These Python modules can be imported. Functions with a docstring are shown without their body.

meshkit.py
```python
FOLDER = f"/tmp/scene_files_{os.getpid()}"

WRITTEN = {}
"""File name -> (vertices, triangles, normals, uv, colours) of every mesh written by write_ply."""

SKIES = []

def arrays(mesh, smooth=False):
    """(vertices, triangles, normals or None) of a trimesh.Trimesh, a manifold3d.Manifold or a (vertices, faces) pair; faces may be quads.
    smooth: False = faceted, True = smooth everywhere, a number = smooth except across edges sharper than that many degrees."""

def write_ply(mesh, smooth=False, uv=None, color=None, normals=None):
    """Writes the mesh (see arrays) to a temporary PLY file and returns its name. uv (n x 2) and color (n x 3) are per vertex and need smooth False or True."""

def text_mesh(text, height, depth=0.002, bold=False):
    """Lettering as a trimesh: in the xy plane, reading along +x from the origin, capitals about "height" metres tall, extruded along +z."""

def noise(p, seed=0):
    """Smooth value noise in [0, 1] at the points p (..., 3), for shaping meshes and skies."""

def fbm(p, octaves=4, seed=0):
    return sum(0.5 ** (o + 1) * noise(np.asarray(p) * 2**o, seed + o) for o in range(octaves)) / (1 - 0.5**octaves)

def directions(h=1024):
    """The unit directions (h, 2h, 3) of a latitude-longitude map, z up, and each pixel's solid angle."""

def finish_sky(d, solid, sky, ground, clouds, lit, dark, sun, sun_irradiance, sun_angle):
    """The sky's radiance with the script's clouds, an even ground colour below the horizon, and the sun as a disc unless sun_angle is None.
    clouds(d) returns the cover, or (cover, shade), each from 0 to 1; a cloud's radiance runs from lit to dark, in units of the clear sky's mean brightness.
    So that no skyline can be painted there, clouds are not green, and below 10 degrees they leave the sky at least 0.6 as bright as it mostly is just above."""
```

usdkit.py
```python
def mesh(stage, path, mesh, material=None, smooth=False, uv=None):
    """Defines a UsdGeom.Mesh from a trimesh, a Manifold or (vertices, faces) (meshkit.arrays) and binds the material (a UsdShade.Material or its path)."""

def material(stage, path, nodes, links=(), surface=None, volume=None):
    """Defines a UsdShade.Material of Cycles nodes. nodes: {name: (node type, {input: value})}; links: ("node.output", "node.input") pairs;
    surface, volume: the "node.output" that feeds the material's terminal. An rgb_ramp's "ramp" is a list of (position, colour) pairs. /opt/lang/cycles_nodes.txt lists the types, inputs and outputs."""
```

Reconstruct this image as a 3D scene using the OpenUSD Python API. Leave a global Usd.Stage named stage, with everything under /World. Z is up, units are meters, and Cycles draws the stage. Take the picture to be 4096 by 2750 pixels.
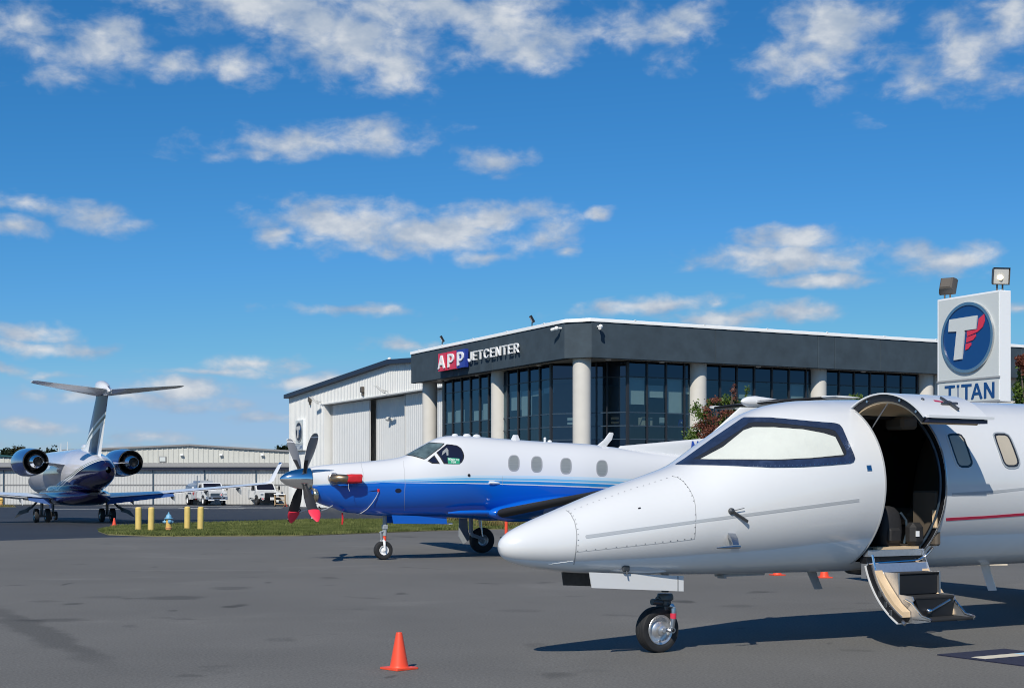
import math, random
import numpy as np, trimesh, usdkit, meshkit, shapely
from shapely.geometry import Polygon, Point
from scipy.spatial import Delaunay
from scipy.interpolate import PchipInterpolator
from pxr import Usd, UsdGeom, UsdLux, UsdShade, Gf, Sdf, Vt

stage = Usd.Stage.CreateInMemory()
UsdGeom.SetStageUpAxis(stage, UsdGeom.Tokens.z)
UsdGeom.Xform.Define(stage, '/World')
UsdGeom.Scope.Define(stage, '/World/Looks')
rng = random.Random(7)
nrg = np.random.default_rng(11)

# ------------------------------------------------------------------ camera
# focal length, horizon and eye height worked out from the photograph (units: pixels of the 4096-wide picture)
FOC, HOR, CX, EYE, W, H = 5789.0, 1950.6, 2048.0, 1.65, 4096.0, 2750.0
cam = UsdGeom.Camera.Define(stage, '/World/camera')
cam.AddTranslateOp().Set((0, 0, EYE))
cam.AddRotateXOp().Set(90)
cam.CreateHorizontalApertureAttr(36.0)
cam.CreateVerticalApertureAttr(36.0 * H / W)
cam.CreateFocalLengthAttr(36.0 * FOC / W)
cam.CreateVerticalApertureOffsetAttr(36.0 * (HOR - H / 2) / W)
cam.CreateClippingRangeAttr((0.1, 5000))
cam.CreateExposureAttr(0.0)

# ------------------------------------------------------------------ sun and sky
SUN_EL = math.radians(42)
SUN_AZ = math.atan2(-.30, -.95)          # direction towards the sun, atan2(x, y)
SUN = np.array([math.sin(SUN_AZ) * math.cos(SUN_EL), math.cos(SUN_AZ) * math.cos(SUN_EL), math.sin(SUN_EL)])
SKY = 0.10
sun = UsdLux.DistantLight.Define(stage, '/World/sun')
sun.CreateIntensityAttr(1.15)
sun.CreateAngleAttr(0.53)
sun.CreateColorAttr(Gf.Vec3f(1.0, 0.94, 0.83))
sun.CreateNormalizeAttr(True)
sun.AddRotateZOp().Set(math.degrees(math.atan2(SUN[1], SUN[0])) + 90)
sun.AddRotateXOp().Set(90 - math.degrees(SUN_EL))

CLOUDS = [  # where each cloud of the sky stands (x, y), half width, half height, tilt, strength
    (35, 55, 75, 75, 0, .75), (240, 100, 120, 55, -15, 1), (350, 142, 120, 26, 5, .85), (130, 130, 110, 40, 10, .6), (545, 155, 62, 32, 10, .85), (480, 152, 40, 18, 0, .6), (600, 5, 330, 62, 5, 1.1), (800, 85, 200, 80, 12, 1.25),
    (900, 150, 110, 58, 20, 1.05), (950, 20, 260, 60, 0, 1), (1130, 50, 190, 75, 10, 1.15), (1220, 100, 130, 50, 5, .95), (1390, 72, 130, 38, 0, .7), (1530, 92, 55, 55, 10, .85), (1590, 40, 85, 28, -10, .85), (1900, 60, 130, 85, 15, 1.1),
    (1850, 140, 140, 60, 0, .85), (2190, 120, 110, 75, -10, .95), (2230, 170, 100, 40, 10, .7), (2320, 45, 75, 55, 10, 1.2), (2100, 195, 120, 28, -20, .6), (740, 322, 250, 34, -4, 1), (860, 310, 110, 30, 5, .8), (580, 352, 110, 14, -4, .6),
    (1115, 362, 85, 30, 0, .7), (790, 505, 190, 48, 2, 1.2), (960, 535, 240, 44, -3, 1.25), (1110, 500, 130, 34, -8, 1.2), (640, 530, 60, 26, -12, 1), (640, 468, 70, 20, 0, .55), (1230, 535, 100, 34, -18, .75), (1110, 588, 70, 15, -4, .7),
    (1290, 580, 26, 12, 0, .7), (1380, 487, 32, 14, 0, .75), (222, 496, 88, 28, 6, 1.15), (28, 512, 75, 26, 4, 1.1), (85, 466, 130, 14, 4, .7), (1810, 590, 215, 34, 1, 1.25), (1810, 541, 130, 26, 2, 1.15), (1690, 580, 90, 18, -8, .8),
    (1870, 637, 125, 15, 0, 1.1), (2140, 595, 135, 34, 3, 1.15), (1490, 698, 180, 20, -3, 1.15), (1630, 726, 120, 26, -3, 1.2), (1810, 713, 110, 24, 0, 1.15), (1700, 715, 120, 14, 0, .8), (1630, 690, 40, 12, 0, .8), (830, 710, 165, 15, 2, 1),
    (70, 755, 110, 22, 5, 1.05), (90, 790, 150, 20, 3, 1.05), (0, 840, 60, 14, 0, .8), (560, 830, 120, 22, -3, 1.15), (500, 850, 160, 12, 0, .9), (640, 835, 70, 14, 0, .9), (720, 870, 120, 18, -6, 1.1), (420, 885, 110, 26, 2, 1.15),
    (930, 790, 90, 16, 0, .9), (250, 905, 220, 16, 2, .8), (90, 905, 90, 14, 0, .6), (480, 925, 120, 12, 0, .8), (590, 945, 100, 13, -2, .95), (80, 975, 150, 14, 2, .85), (340, 998, 130, 10, 0, .7), (130, 858, 60, 9, 0, .6),
    (240, 1020, 260, 10, 0, .6), (2325, 705, 60, 14, 0, .8),
]


def sky_material():
    n, l = {}, []

    def node(name, kind, ins=None, **links):
        n[name] = (kind, ins or {})
        for k, v in links.items():
            l.append((v, f'{name}.{k}'))
        return name

    def mth(name, op, a, b=None, c=None, clamp=False):
        ins = {'math_type': op, 'use_clamp': clamp}
        n[name] = ('math', ins)
        for i, v in ((1, a), (2, b), (3, c)):
            if isinstance(v, str):
                l.append((v, f'{name}.value{i}'))
            elif v is not None:
                ins[f'value{i}'] = float(v)
        return name + '.value'

    node('tc', 'texture_coordinate')
    node('sky', 'sky_texture', {'sky_type': 'single_scattering', 'sun_disc': False, 'sun_elevation': SUN_EL, 'sun_rotation': SUN_AZ,
                                'altitude': 150.0, 'air_density': 1.0, 'aerosol_density': 0.25, 'ozone_density': 3.0})
    # a deeper, bluer clear sky: the same curve per channel over the whole dome
    node('sc', 'separate_color', color='sky.color')
    r = mth('r2', 'multiply', mth('r1', 'power', mth('r3', 'minimum', mth('r0', 'multiply', 'sc.r', .1), .60), 1.64), SKYK[0] / SKY)
    g = mth('g2', 'multiply', mth('g1', 'power', mth('g3', 'minimum', mth('g0', 'multiply', 'sc.g', .1), .70), 1.06), SKYK[1] / SKY)
    b = mth('b2', 'multiply', mth('b1', 'minimum', mth('b0', 'multiply', 'sc.b', .1), .74), SKYK[2] / SKY)
    # pale band low over the horizon
    node('hz0', 'map_range', {'range_type': 'smoothstep', 'from_min': .10, 'from_max': 0.0, 'to_min': 0.0, 'to_max': 1.0, 'clamp': True}, value='hx.z')
    node('hx', 'separate_xyz', vector='tc.generated')
    r = mth('r9', 'multiply_add', 'hz0.result', .11 / SKY, r)
    g = mth('g9', 'multiply_add', 'hz0.result', .05 / SKY, g)
    node('clear', 'combine_color', r=r, g=g, b=b)
    # azimuth and elevation of the direction
    node('xyz', 'separate_xyz', vector='tc.generated')
    az = mth('az', 'arctan2', 'xyz.x', 'xyz.y')
    el = mth('el', 'arcsine', 'xyz.z')
    node('ae', 'combine_xyz', x=az, y=el)
    node('wq', 'mapping', {'scale': (1, 1, 2.2)}, vector='tc.generated')
    node('warp', 'noise_texture', {'scale': 26.0, 'detail': 3.0}, vector='wq.vector')
    node('wsub', 'vector_math', {'math_type': 'subtract', 'vector2': (.5, .5, .5)}, vector1='warp.color')
    node('wmul', 'vector_math', {'math_type': 'multiply', 'vector2': (.030, .014, 0)}, vector1='wsub.vector')
    node('aew', 'vector_math', {'math_type': 'add'}, vector1='ae.vector', vector2='wmul.vector')
    last = None
    for i, (x, y, hw, hh, tilt, s) in enumerate(CLOUDS):
        px, py = x / .57007, y / .57007
        u, v = (px - CX) / FOC, (HOR - py) / FOC
        a, e = math.atan(u), math.atan(v / math.hypot(1, u))
        node(f'm{i}', 'mapping', {'mapping_type': 'texture', 'location': (a, e, 0), 'rotation': (0, 0, math.radians(-tilt)), 'scale': (hw * 1.22 / 3300, hh * 1.34 / 3300, 1)}, vector='aew.vector')
        node(f'd{i}', 'vector_math', {'math_type': 'length'}, vector1=f'm{i}.vector')
        q = mth(f'q{i}', 'multiply_add', f'd{i}.value', -s, s)
        last = q if last is None else mth(f'x{i}', 'maximum', last, q)
    # elsewhere in the sky: scattered fair-weather clouds of the same kind
    node('fq', 'mapping', {'scale': (1, 1, 2.6)}, vector='tc.generated')
    node('far', 'noise_texture', {'scale': 5.0, 'detail': 2.0}, vector='fq.vector')
    fm = mth('fm', 'multiply_add', 'far.fac', 4.0, -2.95)
    node('vd', 'vector_math', {'math_type': 'dot_product', 'vector2': (0, math.cos(.13), math.sin(.13))}, vector1='tc.generated')
    node('vr', 'map_range', {'from_min': .925, 'from_max': .88, 'to_min': -2.0, 'to_max': 0.0, 'clamp': True}, value='vd.value')
    fm = mth('fm2', 'add', fm, 'vr.result')
    mask = mth('mask', 'maximum', mth('mcl', 'maximum', last, -1.0), fm)
    node('nq', 'mapping', {'scale': (1, 1, 1.7)}, vector='tc.generated')
    node('det', 'noise_texture', {'scale': 42.0, 'detail': 6.0, 'roughness': .55, 'distortion': .2}, vector='nq.vector')
    dn = mth('dn', 'multiply_add', 'det.fac', 2.1, -1.05)
    dens = mth('dens', 'add', mask, dn)
    node('cov', 'map_range', {'range_type': 'smoothstep', 'from_min': -.08, 'from_max': 1.05, 'to_min': 0.0, 'to_max': .95, 'clamp': True}, value=dens)
    up = mth('upm', 'greater_than', 'xyz.z', .012)
    cov = mth('covu', 'multiply', 'cov.result', up)
    # thick parts and upper edges bright, thin parts and undersides greyer
    node('nq2', 'mapping', {'location': (0.003, 0, -.006), 'scale': (1, 1, 1.7)}, vector='tc.generated')
    node('det2', 'noise_texture', {'scale': 30.0, 'detail': 5.0, 'roughness': .55}, vector='nq2.vector')
    sh = mth('sh', 'multiply_add', 'det2.fac', 1.6, mth('shm', 'multiply_add', dens, .30, -.55))
    node('cr', 'rgb_ramp', {'ramp': [(0, (.27, .37, .53)), (.45, (.46, .53, .63)), (.7, (.64, .68, .73)), (1, (.80, .81, .83))]}, fac=sh)
    node('cs', 'vector_math', {'math_type': 'scale', 'scale': 1 / SKY}, vector1='cr.color')
    node('mix', 'mix_color', {}, fac=cov, a='clear.color', b='cs.vector')
    node('bg', 'background_shader', {'strength': SKY}, color='mix.result')
    return usdkit.material(stage, '/World/Looks/sky', n, l, surface='bg.background')


SKYK = (.56, .69, .99)
dome = UsdLux.DomeLight.Define(stage, '/World/sky')
UsdShade.MaterialBindingAPI.Apply(dome.GetPrim()).Bind(sky_material())
dome.GetPrim().SetCustomDataByKey('kind', 'structure')

# ------------------------------------------------------------------ scene helpers
taken = {}


def numbered(path):
    k = taken.get(path, 0)
    taken[path] = k + 1
    return path if k == 0 else f'{path}_{k:03d}'


def tag(p, label=None, cat=None, group=None, kind=None):
    for k, v in (('label', label), ('category', cat), ('group', group), ('kind', kind)):
        if v:
            p.SetCustomDataByKey(k, v)
    return p


def thing(name, label, cat, loc=(0, 0, 0), rz=0.0, group=None, scale=None):
    x = UsdGeom.Xform.Define(stage, numbered('/World/' + name))
    x.AddTranslateOp().Set(tuple(float(v) for v in loc))
    if rz:
        x.AddRotateZOp().Set(float(rz))
    if scale:
        x.AddScaleOp().Set((scale, scale, scale))
    return tag(x.GetPrim(), label, cat, group)


def copy_of(src, label, loc, rz=0.0, scale=None, group=None):
    base = str(src.GetPath()).rsplit('/', 1)[1]
    p = thing(base, label, src.GetCustomDataByKey('category'), loc, rz, group or src.GetCustomDataByKey('group'), scale)
    p.GetReferences().AddInternalReference(src.GetPath())
    p.SetInstanceable(True)
    return p


def part(parent, name, mesh, mat, smooth=30, label=None, kind=None):
    if isinstance(mesh, MB):
        mesh = mesh.get()
    path = numbered((str(parent.GetPath()) if parent else '/World') + '/' + name)
    m = usdkit.mesh(stage, path, mesh, '/World/Looks/' + mat, smooth=smooth)
    return tag(m.GetPrim(), label, None, None, kind)


class MB:
    """collects pieces into one mesh"""

    def __init__(s):
        s.v, s.f, s.n = [], [], 0

    def add(s, v, f):
        v, f = np.asarray(v, float).reshape(-1, 3), np.asarray(f, int)
        if f.shape[1] == 4:
            f = np.vstack([f[:, [0, 1, 2]], f[:, [0, 2, 3]]])
        s.v.append(v); s.f.append(f + s.n); s.n += len(v)
        return s

    def tm(s, m):
        return s.add(m.vertices, m.faces)

    def get(s):
        return np.vstack(s.v), np.vstack(s.f)

    def box(s, lo, hi, T=None, bev=0.0):
        lo, hi = np.minimum(lo, hi).astype(float), np.maximum(lo, hi).astype(float)
        if bev:
            b = min(bev, .49 * (hi - lo).min())
            v = []
            for sx in (0, 1):
                for sy in (0, 1):
                    for sz in (0, 1):
                        c = np.where([sx, sy, sz], hi, lo); d = np.where([sx, sy, sz], -b, b)
                        for k in range(3):
                            q = c + d; q[k] = c[k]; v.append(q)
            m = trimesh.convex.convex_hull(np.array(v))
            v, f = m.vertices, m.faces
        else:
            v = np.array([[(lo, hi)[i][0], (lo, hi)[j][1], (lo, hi)[k][2]] for i in (0, 1) for j in (0, 1) for k in (0, 1)])
            f = [[0, 1, 3, 2], [4, 6, 7, 5], [0, 4, 5, 1], [2, 3, 7, 6], [0, 2, 6, 4], [1, 5, 7, 3]]
        return s.add(v if T is None else T(np.array(v)), f)

    def rev(s, prof, p, ax, n=24, caps=True, a0=0.0, a1=2 * math.pi):
        """prof: (along, radius) pairs round the axis ax through p"""
        p, ax = np.asarray(p, float), np.asarray(ax, float); ax = ax / np.linalg.norm(ax)
        u = np.cross(ax, [0, 0, 1.0] if abs(ax[2]) < .9 else [1.0, 0, 0]); u /= np.linalg.norm(u); w = np.cross(ax, u)
        full = abs(a1 - a0 - 2 * math.pi) < 1e-6
        an = np.linspace(a0, a1, n, endpoint=not full)
        rings = [p + ax * a + r * (np.cos(an)[:, None] * u + np.sin(an)[:, None] * w) for a, r in prof]
        return s.loft(rings, caps and full, closed=full)

    def loft(s, rings, caps=True, closed=True):
        n, m = len(rings[0]), len(rings)
        v = np.vstack(rings); f = []
        for i in range(m - 1):
            for j in range(n if closed else n - 1):
                k = (j + 1) % n
                f.append([i * n + j, i * n + k, (i + 1) * n + k, (i + 1) * n + j])
        s.add(v, f)
        if caps:
            for r, fl in ((rings[0], True), (rings[-1], False)):
                c = np.mean(r, 0)
                if np.abs(r - c).max() > 1e-5:
                    idx = np.array([[n, (j + 1) % n, j] if fl else [n, j, (j + 1) % n] for j in range(n)])
                    s.add(np.vstack([r, c]), idx)
        return s

    def cyl(s, a, b, r, r2=None, n=12):
        a, b = np.asarray(a, float), np.asarray(b, float)
        return s.rev([(0, r), (np.linalg.norm(b - a), r if r2 is None else r2)], a, b - a, n)

    def tube(s, pts, r, n=8):
        p = np.asarray(pts, float)
        t = np.gradient(p, axis=0); t /= np.linalg.norm(t, axis=1, keepdims=True)
        a = np.cross(t, np.where(np.abs(t[:, 2:]) < .9, [0, 0, 1.0], [1.0, 0, 0])); a /= np.linalg.norm(a, axis=1, keepdims=True)
        b = np.cross(t, a); an = np.arange(n) * 2 * math.pi / n
        r = np.broadcast_to(r, len(p))
        return s.loft([p[i] + r[i] * (np.cos(an)[:, None] * a[i] + np.sin(an)[:, None] * b[i]) for i in range(len(p))])

    def prism(s, poly, z0, z1, T=None):
        """poly in 2D, extruded from z0 to z1; T maps (x, y, z) rows to the scene"""
        poly = Polygon(poly) if not isinstance(poly, (Polygon, shapely.MultiPolygon)) else poly
        for g in getattr(poly, 'geoms', [poly]):
            m = trimesh.creation.extrude_polygon(g, z1 - z0, engine='earcut')
            v = np.array(m.vertices); v[:, 2] += z0
            s.add(v if T is None else T(v), m.faces)
        return s

    def sphere(s, c, r, sub=2, sc=(1, 1, 1)):
        m = trimesh.creation.icosphere(sub, 1.0)
        return s.add(np.asarray(c) + m.vertices * r * np.asarray(sc), m.faces)

    def moved(s, T):
        v, f = s.get(); o = MB(); o.add(T(v), f); return o


def frame(o, x, y, z):
    """rows (a, b, c) -> o + a x + b y + c z"""
    B = np.array([x, y, z], float); o = np.asarray(o, float)
    return lambda v: o + np.asarray(v, float) @ B


def rbox(w, h, r, n=5):
    """rounded rectangle about the origin"""
    return Polygon([(-w / 2 + r, -h / 2 + r), (w / 2 - r, -h / 2 + r), (w / 2 - r, h / 2 - r), (-w / 2 + r, h / 2 - r)]).buffer(r, quad_segs=n)


def ground_at(px, py):
    d = FOC * EYE / (py - HOR)
    return np.array([(px - CX) / FOC * d, d])


class Plan:
    """a thing's own frame on the ground: x runs aft / along, y to its far side"""

    def __init__(s, x, y, deg):
        s.o, s.deg = np.array([x, y], float), deg
        s.c, s.s = math.cos(math.radians(deg)), math.sin(math.radians(deg))

    def ray(s, px, py):
        d = np.array([(px - CX) / FOC, 1.0, -(py - HOR) / FOC])
        q = -s.o
        return np.array([s.c * q[0] + s.s * q[1], -s.s * q[0] + s.c * q[1], EYE]), np.array([s.c * d[0] + s.s * d[1], -s.s * d[0] + s.c * d[1], d[2]])

    def at_y(s, px, py, y):
        o, d = s.ray(px, py); k = (y - o[1]) / d[1]
        return o + d * k

    def at_x(s, px, py, x):
        o, d = s.ray(px, py); k = (x - o[0]) / d[0]
        return o + d * k

    def world(s, x, y, z=0.0):
        return np.array([s.o[0] + s.c * x - s.s * y, s.o[1] + s.s * x + s.c * y, z])


class Fuselage:
    """elliptical sections along x: top, bottom and half width as smooth curves"""

    def __init__(s, top, bot, wid, plan=None, mid=None):
        s.zt, s.zb, s.w = (PchipInterpolator(*np.array(a, float).T) for a in (top, bot, wid))
        s.mid = PchipInterpolator(*np.array(mid, float).T) if mid else None
        s.plan = plan

    def P(s, t, th, off=0.0):
        t, th = np.broadcast_arrays(np.asarray(t, float), np.asarray(th, float))
        p = s.raw(t, th)
        if np.any(off):
            e = 1e-3
            a, b = s.raw(t + e, th) - s.raw(t - e, th), s.raw(t, th + e) - s.raw(t, th - e)
            n = np.cross(a, b); n /= np.maximum(np.linalg.norm(n, axis=-1, keepdims=True), 1e-12)
            out = np.stack([np.zeros_like(t), -np.cos(th), np.sin(th)], -1)
            n *= np.where((n * out).sum(-1, keepdims=True) < 0, -1, 1)
            p = p + n * np.asarray(off)[..., None] if np.ndim(off) else p + n * off
        return p

    def raw(s, t, th):
        zt, zb, w = s.zt(t), s.zb(t), s.w(t)
        zm = s.mid(t) if s.mid else (zt + zb) / 2
        h = np.where(np.sin(th) > 0, zt - zm, zm - zb)
        return np.stack([t, -w * np.cos(th), zm + h * np.sin(th)], -1)

    def inside(s, p):
        t = p[..., 0]; zt, zb, w = s.zt(t), s.zb(t), s.w(t)
        zm = s.mid(t) if s.mid else (zt + zb) / 2
        h = np.where(p[..., 2] > zm, zt - zm, zm - zb)
        return (p[..., 1] / w) ** 2 + ((p[..., 2] - zm) / h) ** 2 - 1

    def hit(s, px, py):
        """where the sight line of a pixel meets the skin: (x along, angle); angle 0 is the near side, 90 degrees the crown"""
        o, d = s.plan.ray(px, py)
        k0 = (-3.0 - o[1]) / d[1]; k1 = (.8 - o[1]) / d[1]
        k = np.linspace(k0, k1, 3000)
        q = o + d * k[:, None]
        F = s.inside(q); x = s.zt.x
        F = np.where((q[:, 0] > x[0] + 1e-4) & (q[:, 0] < x[-1]), F, 1.0)
        i = np.argmax(F < 0) if (F < 0).any() else int(np.argmin(np.abs(F)))
        p = q[i]
        zt, zb = s.zt(p[0]), s.zb(p[0]); zm = s.mid(p[0]) if s.mid else (zt + zb) / 2
        h = zt - zm if p[2] > zm else zm - zb
        return float(p[0]), math.atan2((p[2] - zm) / h, -p[1] / s.w(p[0]))

    def hits(s, pts, step=14.0, close=True):
        pts = [np.array(p, float) for p in pts]; out = []
        n = len(pts)
        for i in range(n if close else n - 1):
            a, b = pts[i], pts[(i + 1) % n]
            m = max(1, int(np.linalg.norm(b - a) / step))
            out += [s.hit(*(a + (b - a) * k / m)) for k in range(m)]
        if not close:
            out.append(s.hit(*pts[-1]))
        return out

    def grid(s, ts, ths, skip=None, off=0.0, close=True):
        ts, ths = np.asarray(ts, float), np.asarray(ths, float)
        n = len(ths)
        v = s.P(ts[:, None], ths[None, :], off).reshape(-1, 3); f = []
        for i in range(len(ts) - 1):
            for j in range(n if close else n - 1):
                k = (j + 1) % n
                if skip and skip((ts[i] + ts[i + 1]) / 2, (ths[j] + (ths[k] if k else ths[0] + 2 * math.pi)) / 2):
                    continue
                f.append([i * n + j, (i + 1) * n + j, (i + 1) * n + k, i * n + k])
        m = MB(); m.add(v, f); return m

    def patch(s, poly, off, depth=0.0, h=.05):
        """poly in (x, angle) laid on the skin, off metres proud of it, with a rim depth metres deep"""
        if not isinstance(poly, (Polygon, shapely.MultiPolygon)):
            poly = Polygon(poly)
        poly = poly.buffer(0)
        out = MB()
        for g in getattr(poly, 'geoms', [poly]):
            if g.area < 1e-7:
                continue
            pts, rings = [], []
            for r in [g.exterior, *g.interiors]:
                q = np.array(r.segmentize(h).coords)[:-1]
                rings.append((len(pts), len(q))); pts += q.tolist()
            x0, y0, x1, y1 = g.bounds
            gx, gy = np.meshgrid(np.arange(x0, x1, h), np.arange(y0, y1, h))
            c = np.column_stack([gx.ravel(), gy.ravel()])
            if len(c):
                inn = g.buffer(-h * .45)
                c = c[shapely.contains_xy(inn, c[:, 0], c[:, 1])] if not inn.is_empty else c[:0]
            pts = np.vstack([np.array(pts), c])
            tri = Delaunay(pts).simplices
            cc = pts[tri].mean(1)
            tri = tri[shapely.contains_xy(g.buffer(1e-6), cc[:, 0], cc[:, 1])]
            v = s.P(pts[:, 0], pts[:, 1], off)
            nn = np.cross(v[tri[:, 1]] - v[tri[:, 0]], v[tri[:, 2]] - v[tri[:, 0]])
            inner = s.P(pts[:, 0], pts[:, 1], off - .2)
            flip = (nn * (v - inner)[tri[:, 0]]).sum(1) < 0
            tri[flip] = tri[flip][:, ::-1]
            out.add(v, tri)
            if depth:
                lo = s.P(pts[:, 0], pts[:, 1], off - depth)
                for a, m in rings:
                    i = np.arange(m) + a; j = np.roll(i, -1)
                    out.add(np.vstack([v, lo]), np.column_stack([i, j, j + len(v), i + len(v)]))
        return out

    def line(s, pts, wid, off=.002, h=.06):
        """a narrow strip along a polyline given as (x, angle)"""
        R = .9
        g = shapely.LineString([(a, b * R) for a, b in pts]).buffer(wid / 2, cap_style='flat')
        return s.patch(shapely.affinity.scale(g, 1, 1 / R, origin=(0, 0)), off, off * 2, h)


# ------------------------------------------------------------------ materials
def mat(name, col, rough=.5, metal=0.0, var=0.0, vs=3.0, bump=0.0, bs=40.0, coat=0.0, spec=.5, island=0.0, emit=None, rvar=0.0, space='pos', sq=(1, 1, 1), sub=0.0):
    n = {'p': ('principled_bsdf', {'base_color': col, 'roughness': rough, 'metallic': metal, 'specular_ior_level': spec, 'coat_weight': coat, 'coat_roughness': .04})}
    l = []
    if var or bump or rvar or island:
        n['g'] = ('geometry', {}) if space == 'pos' else ('texture_coordinate', {})
        src = 'g.position' if space == 'pos' else 'g.object'
        if sq != (1, 1, 1):
            n['mp'] = ('mapping', {'scale': sq}); l.append((src, 'mp.vector')); src = 'mp.vector'
    if var or rvar:
        n['n'] = ('noise_texture', {'scale': vs, 'detail': 5.0, 'roughness': .6}); l.append((src, 'n.vector'))
    if var:
        a = tuple(max(0, c * (1 - var)) for c in col); b = tuple(min(1, c * (1 + var)) for c in col)
        n['r'] = ('rgb_ramp', {'ramp': [(.25, a), (.75, b)]}); l += [('n.fac', 'r.fac')]
        last = 'r.color'
        if island:
            n['gi'] = ('geometry', {}); n['ir'] = ('rgb_ramp', {'ramp': [(0, (1 - island,) * 3), (1, (1 + island,) * 3)]})
            n['im'] = ('mix_color', {'blend_type': 'multiply', 'fac': 1.0, 'use_clamp': False}); l += [('gi.random_per_island', 'ir.fac'), ('r.color', 'im.a'), ('ir.color', 'im.b')]
            last = 'im.result'
        l.append((last, 'p.base_color'))
    if rvar:
        n['rr'] = ('map_range', {'from_min': .3, 'from_max': .7, 'to_min': max(.02, rough - rvar), 'to_max': rough + rvar}); l += [('n.fac', 'rr.value'), ('rr.result', 'p.roughness')]
    if bump:
        n['bn'] = ('noise_texture', {'scale': bs, 'detail': 4.0}); n['b'] = ('bump', {'strength': .6, 'distance': bump})
        l += [(src, 'bn.vector'), ('bn.fac', 'b.height'), ('b.normal', 'p.normal')]
    if emit:
        n['p'][1].update({'emission_color': emit[0], 'emission_strength': emit[1]})
    usdkit.material(stage, '/World/Looks/' + name, n, l, surface='p.BSDF')
    return name


def pane(name, tint, refl, gcol=(1, 1, 1), rough=0.0, ior=1.5):
    """window glass: tinted see-through sheet with a mirror coat that grows towards grazing"""
    usdkit.material(stage, '/World/Looks/' + name,
                    {'t': ('transparent_bsdf', {'color': tint}), 'g': ('glossy_bsdf', {'color': gcol, 'roughness': rough}), 'lw': ('layer_weight', {'blend': .5}), 'pw': ('math', {'math_type': 'power', 'value2': 4.5}),
                     'mr': ('math', {'math_type': 'multiply_add', 'value2': 1 - refl, 'value3': refl, 'use_clamp': True}), 'm': ('mix_closure', {})},
                    [('lw.facing', 'pw.value1'), ('pw.value', 'mr.value1'), ('mr.value', 'm.fac'), ('t.BSDF', 'm.closure1'), ('g.BSDF', 'm.closure2')], surface='m.closure')
    return name


mat('white_paint', (.66, .67, .68), .22, coat=.6, var=.02, vs=1.2, rvar=.06)
mat('white_trim', (.82, .82, .82), .45, var=.03)
mat('black_rubber', (.012, .012, .013), .75, var=.25, vs=30)
mat('tyre_rubber', (.016, .016, .017), .7, var=.3, vs=18, bump=.002, bs=60)
mat('black_plastic', (.010, .010, .012), .4)
mat('dark_metal', (.10, .105, .11), .4, metal=.7, var=.2, vs=20)
mat('steel', (.55, .56, .58), .28, metal=1.0, var=.08, vs=25)
mat('alloy', (.62, .63, .65), .38, metal=.85, var=.08, vs=25)
mat('chrome', (.88, .89, .90), .10, metal=1.0)
mat('sky_tinted_metal', (.085, .12, .20), .20, metal=.75, var=.25, vs=9, rvar=.08)  # polished metal with the blue of the mirrored sky put into its colour
mat('grey_gear', (.30, .33, .36), .4, var=.1, vs=20)
mat('stripe_grey', (.42, .44, .46), .3, coat=.4)
mat('stripe_red', (.50, .012, .06), .3, coat=.4)
mat('seam_grey', (.30, .31, .32), .6)
mat('rivet_grey', (.16, .16, .17), .5)
mat('cream_leather', (.62, .46, .29), .55, var=.06, vs=8)
mat('dark_leather', (.055, .045, .04), .6, var=.1, vs=8)
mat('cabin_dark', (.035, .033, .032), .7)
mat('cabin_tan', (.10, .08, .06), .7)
mat('sunshade', (.66, .67, .63), .8, var=.05, vs=3.5, bump=.03, bs=4)
mat('shade_tan', (.52, .45, .36), .8, var=.04, vs=6)
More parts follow.
